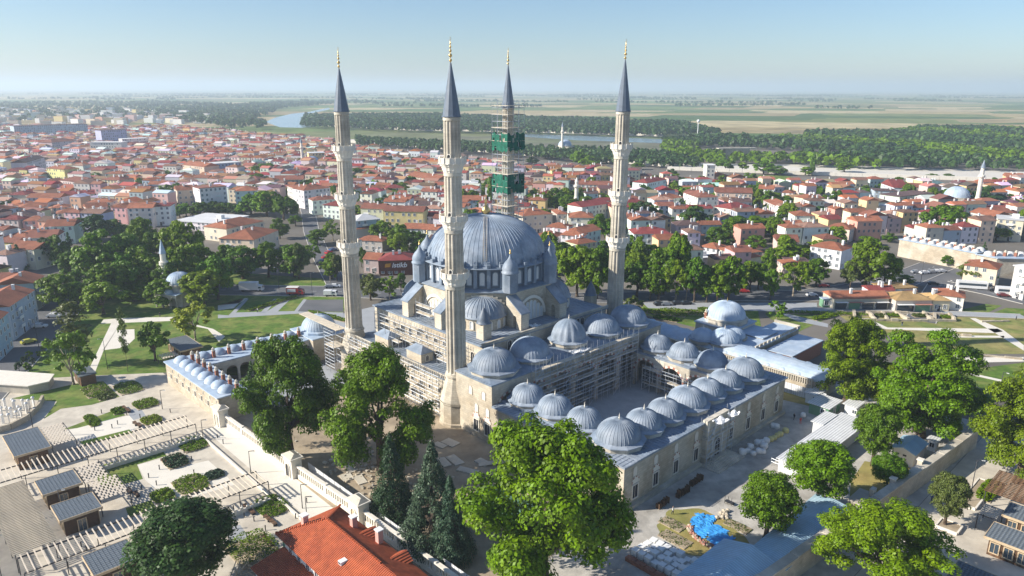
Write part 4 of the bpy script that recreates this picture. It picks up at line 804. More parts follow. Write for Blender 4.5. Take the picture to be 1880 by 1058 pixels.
pbp = pbp.mesh('pallet', 'wood_pale')
for i in range(7):
    for j in range(4):
        t = mt('block_pallet', 'white wrapped block pallet in the stack beside the blue shed', 'pallet', 82.4+i*1.36+.15*j, -39.6+j*1.5, .01, R.uniform(-.12, .12), 'wrapped block pallets'); o = put('block_stack', pbb, t, scale=(1, 1, R.choice((.7, 1, 1, 1.25)))); put('pallet', pbp, t)
t = mt('brick_stack', 'low stack of red bricks left of the white pallets', 'bricks', 86, -41.6)
for i in range(8): MB().box(-3.4+i*.95, 0, 0, .9, .95, .75+.1*(i % 2)).obj('brick_pack', 'brick', t)
g_ = MB(); N1, N2 = 26, 20; rr = random.Random(3)
pts = [(-5.2+10.4*i/N1+rr.uniform(-.15, .15), -3.0+6.0*j/N2+rr.uniform(-.12, .12)+.5*sin(i*.4)) for j in range(N2+1) for i in range(N1+1)]
def tz(x, y): return .06+.9*max(0, 1-(x/5.0)**2-(y/2.9)**2)*(.12+.10*sin(2.1*x+1)*cos(2.7*y))+rr.uniform(0, .17)+.06*sin(3*x+y)
g_.add([(x, y, tz(x, y)) for x, y in pts], [(j*(N1+1)+i, j*(N1+1)+i+1, (j+1)*(N1+1)+i+1, (j+1)*(N1+1)+i) for j in range(N2) for i in range(N1) if ((i-N1/2)/(N1/2))**2+((j-N2/2)/(N2/2))**2 < .86+.42*sin(i*.75+1)*cos(j*.5+.6)+.15*sin(i*2.1+j*1.3)])
tp = g_.obj('tarpaulin', 'tarp_blue', None, (*m2w(86.8, -24.2), 0), -TH-.5); tag(tp, 'crumpled bright blue tarpaulin on the round grass bed', 'tarpaulin')
b = MB(); rr = random.Random(8)
for i in range(150):
    a = rr.uniform(-2.4, -.5); r = rr.uniform(.95, 1.25); x, y = 4.4*cos(a)*r, 3.2*sin(a)*r; s = rr.uniform(.18, .42)
    ic = [(x+s*rr.uniform(.7, 1.1)*dx, y+s*rr.uniform(.7, 1.1)*dy, max(0, s*.6+s*dz*rr.uniform(.7, 1))) for dx, dy, dz in ((1, 0, 0), (-1, 0, 0), (0, 1, 0), (0, -1, 0), (0, 0, 1), (0, 0, -1))]
    b.add(ic, [(0, 2, 4), (2, 1, 4), (1, 3, 4), (3, 0, 4), (2, 0, 5), (1, 2, 5), (3, 1, 5), (0, 3, 5)], rr.choice((0, 0, 1)))
o = b.obj('rubble_stones', ['red_stone', 'stone_wall'], None, (*m2w(88.2, -24.8), 0), -TH-.35); tag(o, 'heap of loose reddish stones edging the blue tarpaulin', 'stones', kind='stuff')
def rack(p, Lg, label):
    t = thing('timber_rack', label, 'timber rack', (*p, 0), -TH+pi/2, 'timber racks along the court front')
    for i in range(int(Lg/.5)+1): MB().box(i*.5, R.uniform(-.1, .1), 0, .1, .9, R.uniform(.8, 1.5)).obj('upright', 'wood', t)
    for z in (.3, .8): MB().box(Lg/2, .3, z, Lg, .08, .12).obj('rail', 'wood', t)
for p, Lg, lb in zip([(27.4,119.2),(31.9,122.9),(35.5,127.2)], (3.4, 3.6, 4.2), ('reddish timber rack lowest along the courtyard front wall', 'brown timber rack in the middle of the courtyard front', 'pile of brown timber nearest the portal steps')): rack(p, Lg, lb)
t = mt('rock_heap', 'grey rock heap with a cable reel at the edge of the grass bed', 'rocks', *(86,-17.7))
for i in range(12): MB().lathe([(.02, 0), (.4, .05), (.45, .3), (.2, .55), (.02, .6)], 6, sm=False, rad=lambda i, z: R.uniform(.7, 1.2)).obj('rock', 'stone_wall', t, (R.gauss(0, .8), R.gauss(0, .8), 0), R.uniform(0, 3))
t = mt('gate_cart', 'dark metal cart parked at the left of the round trees', 'cart', *(85.1,-14.1)); MB().box(0, 0, .4, 1.6, .9, .12).obj('bed', 'iron', t); [MB().tube((x, -.45, .1), (x, -.45, 1.8), .05, 5).obj('post', 'iron', t) for x in (-.7, 0, .7)]; [MB().lathe([(.05, -.06), (.25, -.06), (.25, .06), (.05, .06)], 10).obj('wheel', 'rubber', t, (x, .4, .25)) for x in (-.6, .6)]
t = mt('metal_frame', 'small white metal rail frame at the tip of the long white roof', 'frame', *(84.2,5.4))
for x in (-.8, .8): MB().tube((x, 0, 0), (x, 0, 1.9), .05, 5).obj('post', 'steel', t)
for z in (.9, 1.6): MB().tube((-.8, 0, z), (.8, 0, z), .05, 5).obj('rail', 'steel', t)
# green sheet roof and slabs beside the side portal
t = mt('green_canopy', 'low green sheet-metal canopy beside the big plane tree', 'canopy', 59, -48.5)
o = MB().add([(-6, -4.5, 2.6), (5, -4.5, 2.6), (5, 4.5, 2.6), (-6, 4.5, 2.6), (-6, 0, 3.6), (5, 0, 3.6)], [(0, 1, 5, 4), (2, 3, 4, 5), (0, 4, 3), (1, 2, 5)]).obj('roof', 'sheet_green', t)
for x in (-5.5, 4.5):
    for y in (-4, 4): MB().box(x, y, 0, .15, .15, 2.6).obj('post', 'iron', t)
for i, (u, v) in enumerate([(29.2,-39.7),(29.9,-37.3),(36.6,-41.5),(41.8,-42.3),(35.7,-43.7),(41.3,-37.8),(24.8,-59.3),(27.1,-61.8),(29.6,-60.3)]):
    MBx = MB().box(0, 0, 0, R.uniform(2.5, 5), R.uniform(1.5, 2.6), .18).obj('paving_slab', 'stone_pale', None, (*m2w(u, v), .01), R.uniform(-.4, .4)-TH); tag(MBx, 'loose pale stone slab on the earth below the mosque', 'slab', 'loose slabs beside the mosque')
t = mt('site_plank_ramp', 'pale plank ramp leading up to the side portal', 'ramp', 44, -36, 0, .9); MB().beam((-4, 0, .05), (4, 0, .9), 1.4, .12).obj('deck', 'plank', t); MB().box(3.6, 0, 0, .4, 1.2, .85).obj('support', 'plank', t)
b = MB(); rr = random.Random(4)
for i in range(260):
    x, y = rr.gauss(0, 9), rr.gauss(0, 4); s = rr.uniform(.15, .6); b.box(x, y, 0, s*rr.uniform(.6, 1.6), s, s*.7, rr.uniform(0, 3), rr.choice((0, 0, 1)))
o = b.obj('building_rubble', ['stone_wall', 'stone_pale'], None, (*m2w(31, -57), 0), -TH); tag(o, 'scattered building rubble on the bare earth below the plane trees', 'rubble', kind='stuff')
# right plaza
for (a0, a1, c0, c1, h, lb) in ((122.4, 129.5, 3.4, 9.4, 3.2, 'slate-roofed wooden kiosk with carved screen, nearest in the right plaza'), (122.7, 130, 13, 18.9, 3.2, 'slate-roofed timber kiosk behind the nearest one in the right plaza'), (121.4, 129, -13.2, -6.8, 3.0, 'dark flat kiosk roof at the bottom right edge')): pavilion(a0, a1, c0, c1, h, lb)
canopy(119.5, 122.3, 11.2, 15.8, 2.8, 'striped dark awning beside the right-hand kiosks')
pergola(118, 126, 20, 31, 16, True, 'brown-slatted pergola at the right edge of the picture', 'wood')
pergola(127, 135, 20, 34, 20, True, 'outer brown-slatted pergola at the right edge', 'wood')
for i, (u, v, a, c, lb) in enumerate(((116.2, 7.9, 3.4, 3.4, 'square white-edged tree bed round the small plaza tree'), (116.4, 24, 2.8, 13, 'long white-edged planting bed in the right plaza'))):
    t = mt('tree_bed', lb, 'tree bed', u, v)
    for x, y, sx, sy in ((0, -c/2, a, .3), (0, c/2, a, .3), (-a/2, 0, .3, c-.3), (a/2, 0, .3, c-.3)): MB().box(x, y, 0, sx, sy, .5).obj('edge', 'stone_white', t)
    MB().box(0, 0, 0, a-.32, c-.32, .35).obj('soil', 'earth', t)

# ------------------------------------------------------------------ scaffolding
def scaffold(p0, p1, z0, z1, label, dep=1.3, bay=2.3, lift=2.0, pk=.7, rr=None):
    rr = rr or random.Random(int(abs(p0[0]*7+p0[1]*3)))
    a = atan2(p1[1]-p0[1], p1[0]-p0[0]); Lg = hypot(p1[0]-p0[0], p1[1]-p0[1]); n = max(1, int(Lg/bay)); t = mt('scaffold', label, 'scaffold', p0[0], p0[1], z0, a, 'scaffolding round the mosque'); b = MB(); H_ = z1-z0
    for i in range(n+1):
        for y in (0, dep): b.tube((i*Lg/n, y, 0), (i*Lg/n, y, H_+rr.uniform(.3, 1.2)), .075, 4)
    k = int(H_/lift)
    for j in range(1, k+1):
        z = j*lift
        for y in (0, dep):
            b.tube((0, y, z), (Lg, y, z), .07, 4)
            if y == 0: b.tube((0, y, z+.9), (Lg, y, z+.9), .05, 4)
        for i in range(n+1): b.tube((i*Lg/n, 0, z), (i*Lg/n, dep, z), .05, 4)
        for i in range(0, n, 4): b.tube((i*Lg/n, 0, z-lift), ((i+1)*Lg/n, 0, z), .05, 4)
        i = 0
        while i < n:
            w_ = rr.randint(1, 3)
            if rr.random() < pk:
                e = min(n, i+w_); MB().box((i+e)*Lg/n/2, dep/2, z+.06, (e-i)*Lg/n, dep*.95, .12).obj('deck', 'plank', t)
            i += w_
    stuff(b.obj('tubes', 'steel', t)); return t
scaffold((38.2, -19), (38.2, 19), .06, 15.6, 'tall tube scaffold in front of the courtyard portico', rr=random.Random(1))
scaffold((41, 17.6), (60, 17.6), .06, 6.6, 'low tube scaffold along the right arcade of the courtyard')
scaffold((-21, -31.9), (19, -31.9), 0, 10.4, 'planked scaffold along the lower side wall left of the near minaret', pk=.55)
scaffold((-19, -24.4), (19.5, -24.4), 9.9, 16.4, 'planked scaffold on the terrace against the upper side wall', pk=.6)
scaffold((-2.5, -22.2), (3.5, -22.2), 17.7, 22.5, 'small scaffold between two buttresses on the upper roof', pk=.8)
scaffold((74.6, -5.4), (74.6, 4.6), 0, 9.6, 'scaffold round the main portal of the courtyard', dep=1.8)
scaffold((-27.5, -35.5), (-22.5, -35.5), 0, 11.6, 'open steel scaffold tower beside the leftmost minaret', dep=3.6, bay=1.7, lift=1.9, pk=.2)
scaffold((-10, -27), (-4, -27), 9.9, 13.5, 'light scaffold between the two roof rooms on the terrace', pk=.7)
scaffold((11.5, -26.5), (19.5, -26.5), 9.9, 12.2, 'planked scaffold on the terrace close to the near minaret', pk=.9, dep=2.6)
t = mt('gangway', 'long flat boarded gangway on top of the scaffold tower', 'gangway', -34, -32.2, 11.9)
for i in range(12): MB().box(-10+i*1.75, 0, 0, 1.72, 3.0, .15).obj('board', 'plank', t)
mat('sheet_cloth', (.75, .75, .74), .8, .1, 2., bump=.4, bscale=3)
def cloth(u, v, z, a, c, label, rz=0):
    rr = random.Random(int(u*31+v*7)); b = MB(); n = 8; b.add([(-a/2+a*i/n, -c/2+c*j/n, .12+.35*rr.random()+.5*sin(i*.9+j)*.3) for j in range(n+1) for i in range(n+1)], [(j*(n+1)+i, j*(n+1)+i+1, (j+1)*(n+1)+i+1, (j+1)*(n+1)+i) for j in range(n) for i in range(n)])
    o = b.obj('dust_sheet', 'sheet_cloth', None, (*m2w(u, v), z), rz-TH); tag(o, label, 'dust sheet')
cloth(75.5, -2.5, 9.8, 2.2, 3.4, 'white dust sheet heaped on the portal scaffold, left of the other'); cloth(75.6, 2.4, 9.8, 1.8, 3.0, 'white dust sheet heaped on the portal scaffold, right of the other')
cloth(22.6, -3.6, 17.65, 2.2, 2.6, 'white bundle on the upper roof at the foot of the right buttress'); cloth(36.2, -2.0, 14.3, 2.4, 5.6, 'white sheet spread on the portico roof below the fluted dome')
# scaffold cage round the rear minaret
x, y = m2w(-A_, B_); t = thing('minaret_scaffold', 'cage of scaffold platforms and green nets round the rear minaret', 'scaffold', (x, y, 0), -TH, 'scaffolding round the mosque')
b = MB(); r_ = 3.5
for z in np.arange(12, 71.5, 2.0):
    for s in (-1, 1):
        for q in (r_, r_-1.1): b.tube((-r_, s*q, z), (r_, s*q, z), .07, 4); b.tube((s*q, -r_, z), (s*q, r_, z), .07, 4)
for px_ in (-r_, -r_/3, r_/3, r_):
    for py_ in (-r_, -r_/3, r_/3, r_):
        if max(abs(px_), abs(py_)) > 3.4:
            b.tube((px_, py_, 10), (px_, py_, 71+R.uniform(0, 1.5)), .08, 4)
stuff(b.obj('tubes', 'steel', t))
for z in (16, 20, 24, 28, 32, 36, 40, 46, 50, 54, 60, 64, 68, 70.6):
    for s in (-1, 1): MB().box(0, s*(r_-.45), z+.1, 2*r_+.6, 1.1, .12).obj('deck', 'plank', t); MB().box(s*(r_-.45), 0, z+.11, 1.1, 2*r_-1.8, .1).obj('deck', 'plank', t)
for z0_, z1_ in ((44.2, 49.8), (57.2, 62.4)):
    for k in range(4):
        a = k*pi/2; n = 10; rr = random.Random(k+int(z0_)); pts = [((-r_-.2+(2*r_+.4)*i/n), r_+.12+rr.uniform(-.12, .12), z0_+(z1_-z0_)*j/4+(rr.uniform(-.5, .5) if j in (0, 4) else 0)) for j in range(5) for i in range(n+1)]
        o = MB().add([(p[0]*cos(a)-p[1]*sin(a), p[0]*sin(a)+p[1]*cos(a), p[2]) for p in pts], [(j*(n+1)+i, j*(n+1)+i+1, (j+1)*(n+1)+i+1, (j+1)*(n+1)+i) for j in range(4) for i in range(n) if rr.random() > .1]).obj('net', 'net_green', t)

# ------------------------------------------------------------------ small park mosque and far minarets
SM = thing('park_mosque', 'small single-domed stone mosque with short minaret among the park trees', 'mosque', (*(-121.5,249.6), 0), -TH+.5)
MB().box(0, 3, 0, 9.5, 9.5, 6.4).obj('wall', 'stone_pale', SM); MB().lathe([(5.1, 6.4), (5.1, 7.4), (5.4, 7.45), (5.4, 7.6), (4.5, 7.9)], 8, 0, 3, sm=False, ph=pi/8).obj('octagon', 'stone_pale', SM); o = put('dome', dome_mesh(4.6, 3.9, 28, 'lead_pale', 8, 36), SM, (0, 3, 7.8)); put('finial', finial_mesh(1.4, 'gold'), o, (0, 0, 3.8))
b = MB(); arcade(b, (-4.7, -4.2), (4.7, -4.2), 3, 0, 2.8, 5.0, .5, .5); b.obj('porch', 'stone_pale', SM); MB().box(0, -3.1, 5.003, 10, 3.0, .25).obj('porch_roof', 'lead_pale', SM); put('dome', sd_, SM, (0, -3.1, 5.25))
o = MB().lathe([(1.5, 0), (1.5, 7), (1.1, 8.5), (1.1, 13.2), (1.6, 13.9), (1.6, 15), (1.05, 15.05), (1.0, 18)], 12, -6.0, 3, sm=False).obj('minaret', 'stone_white', SM); MB().lathe([(1.2, 18), (.6, 20.8), (.05, 23)], 10, -6.0, 3, sm=False).obj('cone', 'lead_pale', o)
def far_mosque(p, Rr, mh, label, mx=6, s=1.):
    t = thing('town_mosque', label, 'mosque', (*p, 0), -.5)
    MB().box(0, 0, 0, 2.1*Rr, 2.1*Rr, Rr*1.1).obj('wall', 'stone_pale', t); MB().lathe([(Rr*1.05, 0), (Rr*1.05, 1.5)], 12, 0, 0, Rr*1.1, sm=False).obj('drum', 'stone_pale', t); put('dome', dome_mesh(Rr, Rr*.85, 20, 'lead_pale', 7, 28), t, (0, 0, Rr*1.1+1.4))
    o = MB().lathe([(1.6, 0), (1.6, mh*.3), (1.3, mh*.33), (1.25, mh*.66), (2.0, mh*.69), (2.0, mh*.72), (1.15, mh*.73), (1.1, mh*.85)], 12, mx, -Rr, sm=False).obj('minaret', 'stone_white', t); MB().lathe([(1.4, mh*.85), (.05, mh)], 10, mx, -Rr, sm=False).obj('cone', 'lead', o)
far_mosque((62.7,873.4), 8, 38, 'distant white mosque with dome and slim minaret beyond the green trees', 0)
far_mosque((285.2,461.8), 7.5, 34, 'pale domed mosque with leaning-looking minaret among roofs on the right', 11)
far_mosque((-190.5,694.8), 6, 30, 'far small mosque with thin minaret left of the leftmost minaret', -7)
t = thing('stone_minaret', 'short white stone minaret among roofs between dome and right minaret', 'minaret', (*(40.6,455.6), 0)); MB().lathe([(1.6, 0), (1.5, 9), (1.2, 10), (1.2, 15), (1.9, 16), (1.9, 17), (1.1, 17.1), (1.1, 19)], 12, sm=False).obj('shaft', 'stone_white', t); MB().lathe([(1.3, 19), (.05, 22)], 10, sm=False).obj('cone', 'stone_white', t)

# ------------------------------------------------------------------ vehicles
def carmesh():
    P = [(-2.1, .35), (2.1, .35), (2.1, .75), (1.9, .85), (1.0, .95), (.45, 1.4), (-1.2, 1.42), (-1.75, .98), (-2.1, .9)]
    b = MB(); w2 = .85; n = len(P); tp = [(1 if z < 1 else .86) for x, z in P]
    b.add([(x, -w2*t, z) for (x, z), t in zip(P, tp)]+[(x, w2*t, z) for (x, z), t in zip(P, tp)], [tuple(range(n)), tuple(range(n, 2*n))[::-1]]+[(i, n+i, n+(i+1) % n, (i+1) % n) for i in range(n)]); body = b.mesh('body', 'paint')
    g2 = MB(); 
    for s in (-1, 1): g2.add([(.75, s*w2*.935, 1.02), (.38, s*w2*.885, 1.36), (-1.1, s*w2*.885, 1.37), (-1.55, s*w2*.935, 1.02)], [(0, 1, 2, 3)])
    g2.add([(1.01, -.7, .97), (1.01, .7, .97), (.5, .66, 1.385), (.5, -.66, 1.385)], [(0, 1, 2, 3)]); g2.add([(-1.74, -.7, 1.02), (-1.74, .7, 1.02), (-1.26, .66, 1.4), (-1.26, -.66, 1.4)], [(0, 1, 2, 3)])
    return body, g2.mesh('window_glass', 'glass'), wheelmesh(.32)
def wheelmesh(r):
    b = MB(); n = 12
    for y0, y1 in ((-.11, .11),):
        vs = [(r*cos(2*pi*i/n), y0, r*sin(2*pi*i/n)) for i in range(n)]+[(r*cos(2*pi*i/n), y1, r*sin(2*pi*i/n)) for i in range(n)]; b.add(vs, [(i, n+i, n+(i+1) % n, (i+1) % n) for i in range(n)]+[tuple(range(n)), tuple(range(n, 2*n))[::-1]])
    return b.mesh('wheel', 'rubber')
CARM = carmesh(); WB = wheelmesh(.45); LT = MB().box(0, 0, 0, .08, .3, .14).mesh('headlight', 'white')
def car(p, rz, col, label, s=(1, 1, 1), cat='car', group='cars on the streets'):
    t = thing('parked_car', label, cat, (*p, .03), rz, group); t.scale = s; o = put('body', CARM[0], t, color=col); put('window_glass', CARM[1], t)
    for x in (-1.3, 1.35):
        for y in (-.78, .78): put('wheel', CARM[2], t, (x, y, .32))
    for y in (-.6, .6): put('headlight', LT, t, (2.09, y, .62))
W_, K_, RD, GY, BL, YE = (.75, .75, .75), (.03, .03, .035), (.5, .03, .03), (.3, .31, .33), (.05, .1, .25), (.45, .42, .05)
def van(p, rz, Lg, h, col, cab, label, roofc=None, cat='truck', stripe=None):
    t = thing('truck' if cat == 'truck' else cat.replace(' ', '_'), label, cat, (*p, .03), rz, 'large vehicles on the main road'); w2 = 1.15; cl = 2.0
    put('cargo_box', MB().box(-cl/2, 0, .75, Lg-cl, 2*w2+.1, h-.75).mesh('cargo_box', 'paint'), t, color=col)
    P = [(Lg/2-cl+.02, .5), (Lg/2, .5), (Lg/2, 1.3), (Lg/2-.35, min(h-.2, 2.2)), (Lg/2-cl+.02, min(h-.1, 2.5))]; n = len(P)
    put('cab', MB().add([(x, -w2+.05, z) for x, z in P]+[(x, w2-.05, z) for x, z in P], [tuple(range(n)), tuple(range(n, 2*n))[::-1]]+[(i, n+i, n+(i+1) % n, (i+1) % n) for i in range(n)]).mesh('cab', 'paint'), t, color=cab)
    MB().add([(Lg/2+.01, -.9, 1.34), (Lg/2+.01, .9, 1.34), (Lg/2-.33, .88, min(h-.2, 2.2)-.04), (Lg/2-.33, -.88, min(h-.2, 2.2)-.04)], [(0, 1, 2, 3)]).obj('windscreen', 'glass', t)
    for s in (-1, 1): MB().box(Lg/2-1.2, s*(w2-.04), 1.3, 1.0, .04, .6).obj('side_window', 'glass', t)
    for x in (-Lg/2+1.2, Lg/2-1.1):
        for y in (-1.0, 1.0): put('wheel', WB, t, (x, y, .45))
    if roofc: put('roof', MB().box(-cl/2, 0, h+.003, Lg-cl+.1, 2*w2+.2, .12).mesh('roof', 'paint'), t, color=roofc)
    return t
van((-100.5,268.2), .05, 9.0, 3.6, W_, W_, 'white box lorry on the main road left of the red truck')
t = van((-82.1,263.1), 0, 6.4, 3.0, (.4, .03, .035), (.4, .03, .035), 'red food truck with white roof and open serving side', (.75, .72, .68))
MB().box(-1.2, -1.24, 1.4, 3.2, .05, 1.2).obj('serving_hatch', 'pane_white', t)
van((-68.4,261.7), 0, 5.0, 2.3, W_, W_, 'white delivery van right of the red food truck', cat='delivery van')
for p, rz, c, s, lb in zip([(-156.3,234.5),(-154.1,223.4),(-148.3,208.8)]+[(89.5,268.1),(113.8,263.3),(53.5,250.7),(56.1,250.7),(60.5,252),(63.5,252),(77.4,254.8)]+[(126.1,247.6),(172.9,299.2),(175.7,297.9),(179.8,299.3),(182.5,300.3),(184.8,300.7),(188,270.7),(186.6,263.3),(123.9,276.6),(169.6,280.3)]+[(-87,334),(-86,324.5),(-85.4,316.4),(-85.2,312.4),(-71.5,273.4),(-69.7,274),(-86.5,340.2)]+[(150.7,249.8)],
    (.1, .15, .9, 0, .1, .2, .1, .1, .2, .1, .0, .1, .2, .1, .1, .2, -.2, -.25, .0, -.3, 1.1, 1.1, 1.1, 1.1, .2, .1, 1.0, 0), (W_, W_, YE, RD, W_, K_, GY, K_, K_, K_, W_, GY, W_, GY, W_, W_, K_, (.15, .03, .03), RD, K_, RD, RD, BL, K_, GY, W_, BL, GY), [(1.05, 1, 1.1), (1.05, 1, 1.15)]+[(1, 1, 1)]*26,
    ('white van parked on the shaded west street', 'white estate car on the west street below the van', 'yellow taxi on the shaded west street', 'red car under trees on the main road', 'white car on the main road left of the kiosk', 'dark car parked leftmost behind the right minaret', 'grey car parked second behind the right minaret', 'black car parked third in the shade behind the domed hall', 'black car parked fourth in the shade behind the domed hall', 'black car parked alone left of the ribbed dome', 'white pickup-like car parked before the red-roofed shop', 'grey car leftmost in the shaded car park', 'white car second in the shaded car park', 'grey car third in the shaded car park', 'white car fourth in the shaded car park', 'white car rightmost in the shaded car park', 'black car on the avenue between the two buses', 'dark red car on the avenue before the right bus', 'red car beside the big trees left of the shops', 'dark car under the flat canopy behind the shops', 'red car uppermost on the side street', 'red car on the side street below the first red one', 'blue car on the shaded side street', 'black car lowest on the side street', 'grey car parked in shade right of the side street', 'white car parked in shade right of the side street', 'blue car at the far end of the side street', 'grey car parked before the dark green shop front')): car(p, rz, c, lb, s)
for p, lb in zip([(181.3,274.5),(190.9,265.3)], ('white coach parked left on the avenue', 'white coach parked right on the avenue by the edge')):
    t = thing('coach', lb, 'bus', (*p, .03), -.28, 'coaches on the avenue'); put('body', MB().box(0, 0, .4, 10.5, 2.5, 2.7).mesh('body', 'paint'), t, color=W_); 
    for s in (-1, 1): MB().box(0, s*1.26, 1.5, 9.6, .04, .9).obj('window_band', 'glass', t)
    MB().box(5.26, 0, 1.3, .04, 2.2, 1.3).obj('windscreen', 'glass', t)
    for x in (-3.2, 3.4):
        for y in (-1.1, 1.1): put('wheel', WB, t, (x, y, .42))
# ------------------------------------------------------------------ people
def person_mesh(shirt, trouser, skirt=False):
    V = [(0, 0, .95), (0, 0, 1.2), (0, .01, 1.42), (0, 0, 1.52), (0, -.02, 1.62), (0, -.01, 1.74), (.09, 0, .9), (.1, -.1, .5), (.1, -.02, .08), (.1, -.14, .04), (-.09, 0, .9), (-.1, .12, .5), (-.1, .25, .1), (-.1, .15, .04), (.2, 0, 1.4), (.25, .06, 1.14), (.24, -.06, .9), (.24, -.1, .82), (-.2, 0, 1.4), (-.25, -.06, 1.14), (-.24, -.16, .92), (-.24, -.2, .84)]
    E_ = [(0, 1), (1, 2), (2, 3), (3, 4), (4, 5), (0, 6), (6, 7), (7, 8), (8, 9), (0, 10), (10, 11), (11, 12), (12, 13), (2, 14), (14, 15), (15, 16), (16, 17), (2, 18), (18, 19), (19, 20), (20, 21)]
    rad = [.15, .15, .16, .06, .1, .09, .1, .075, .05, .045, .1, .075, .05, .045, .07, .05, .04, .035, .07, .05, .04, .035]
    me = bpy.data.meshes.new('body'); me.from_pydata(V, E_, []); o = bpy.data.objects.new('tmp_body', me); COL.objects.link(o)
    md = o.modifiers.new('s', 'SKIN'); o.modifiers.new('d', 'SUBSURF').levels = 1
    for i, v in enumerate(me.skin_vertices[0].data): v.radius = (rad[i]*1.15, rad[i]*.9); v.use_root = (i == 0)
    dg = bpy.context.evaluated_depsgraph_get(); m2 = bpy.data.meshes.new_from_object(o.evaluated_get(dg)); bpy.data.objects.remove(o)
    for k in ('skin', shirt, trouser, 'hair'): m2.materials.append(MAT[k])
    for p in m2.polygons:
        c = p.center; p.use_smooth = True
        p.material_index = 3 if (c.z > 1.72 or (c.z > 1.6 and c.y > .03)) else 0 if (c.z > 1.49 or (abs(c.x) > .19 and c.z < .98)) else 1 if (c.z > .93 or abs(c.x) > .19) else 2
    return m2
for n_, c in (('cloth_white', (.75, .74, .7)), ('cloth_red', (.55, .08, .07)), ('cloth_dark', (.04, .045, .06)), ('cloth_blue', (.06, .1, .22))): mat(n_, c, .85, .1, 4.)
for p, s, tr, rz, lb in zip([(29.8,117.3),(67.1,156.9),(67.8,154.8)]+[(73.9,110.2),(80,121.6)]+[(172.2,234.6),(129.6,227.7)]+[(-120.4,235.1)]+[(-88.9,240.7)],
    ('cloth_white', 'cloth_dark', 'cloth_red', 'cloth_white', 'cloth_blue', 'cloth_dark', 'cloth_dark', 'cloth_dark', 'cloth_white'), ('cloth_dark', 'cloth_dark', 'cloth_red', 'cloth_dark', 'cloth_dark', 'cloth_dark', 'cloth_blue', 'cloth_dark', 'cloth_dark'), (1, 2, 3, .5, 2, 1, 0, 1, 2),
    ('person in a white top walking in the sunlit yard', 'person in dark clothes in the yard by the courtyard corner', 'person in red clothes in the yard by the courtyard corner', 'person in a pale top standing in the right plaza', 'person in blue top walking along the boundary wall', 'person in dark clothes on the path at the right edge', 'person in dark clothes among the field ruins', 'person in black walking before the park mosque', 'person in a white top on the grey park path')):
    tag(put('person', person_mesh(s, tr), None, (*p, .02), rz), lb, 'person')
# ------------------------------------------------------------------ trees
def npmesh(name, V, nquad, mats, tri=False):
    me = bpy.data.meshes.new(name); k = 3 if tri else 4
    me.vertices.add(len(V)); me.vertices.foreach_set('co', V.astype(np.float32).ravel()); me.loops.add(nquad*k); me.loops.foreach_set('vertex_index', np.arange(nquad*k, dtype=np.int32) if not isinstance(tri, np.ndarray) else tri)
    me.polygons.add(nquad); me.polygons.foreach_set('loop_start', np.arange(0, nquad*k, k, dtype=np.int32)); me.polygons.foreach_set('loop_total', np.full(nquad, k, dtype=np.int32))
    for m in mats: me.materials.append(MAT[m])
    me.update(calc_edges=True); me.validate(); return me
def leafquads(C, Nn, s, g):
    n = len(C); a = g.normal(size=(n, 3)); a /= np.linalg.norm(a, axis=1)[:, None]; Nn = Nn+a*.5; Nn /= np.linalg.norm(Nn, axis=1)[:, None]
    t = np.cross(Nn, g.normal(size=(n, 3))); t /= np.linalg.norm(t, axis=1)[:, None]; bb = np.cross(Nn, t)
    sz = (s*g.uniform(.6, 1.35, n))[:, None]; t = t*sz; bb = bb*sz*.72
    return np.stack([C-t, C-bb*.9, C+t, C+bb], 1).reshape(-1, 3)
def blob_crown(seed, nb, nl, ls, shape='round', rb=(.2, .36), m='leaf'):
    g = np.random.default_rng(seed); d = g.normal(size=(nb, 3)); d /= np.linalg.norm(d, axis=1)[:, None]; d[:, 2] = np.where((d[:, 2] < -.2) & (g.random(nb) < .4), -d[:, 2], d[:, 2])
    rad = .82*g.random(nb)**.33; r = g.uniform(*rb, nb)
    B = d*(rad*(1-r*.55))[:, None]
    if shape == 'plane':
        nl_ = 28; L = g.normal(size=(nl_, 3)); L /= np.linalg.norm(L, axis=1)[:, None]; L[:, 2] = np.where((L[:, 2] < -.85), -L[:, 2], L[:, 2]); lr = g.uniform(.24, .4, nl_); L *= (1.02-lr)[:, None]
        L[0] = (0, 0, .1); lr[0] = .6; li = g.choice(nl_, nb, p=lr**2/np.sum(lr**2)); u_ = g.normal(size=(nb, 3)); u_ /= np.linalg.norm(u_, axis=1)[:, None]; r = r*.8; B = L[li]+u_*((lr[li]-r*.5)*g.uniform(.75, 1.0, nb))[:, None]
    if shape == 'column': B[:, :2] *= .55; B[:, 2] = g.uniform(-.8, .95, nb); B[:, :2] *= np.sqrt(np.clip(1-B[:, 2]**2, .1, 1))[:, None]
    if shape == 'cone':
        z = g.random(nb)**1.4; a = g.uniform(0, 2*pi, nb); q = (1-z)*.9*np.sqrt(g.uniform(.45, 1, nb)); B = np.stack([q*np.cos(a), q*np.sin(a), z*2-1], 1); r = .09+.17*(1-z)
    w_ = r**2/np.sum(r**2); idx = g.choice(nb, nl, p=w_); nn = g.normal(size=(nl, 3)); nn /= np.linalg.norm(nn, axis=1)[:, None]; nn[:, 2] = np.where(nn[:, 2] < -.35, -nn[:, 2], nn[:, 2])
    C = B[idx]+nn*(r[idx]*g.uniform(.62, 1.08, nl))[:, None]*np.array([1, 1, .82])
    out = C+0; return npmesh('crown', leafquads(C, nn+np.array([0, 0, .25]), ls, g), nl, [m]), B
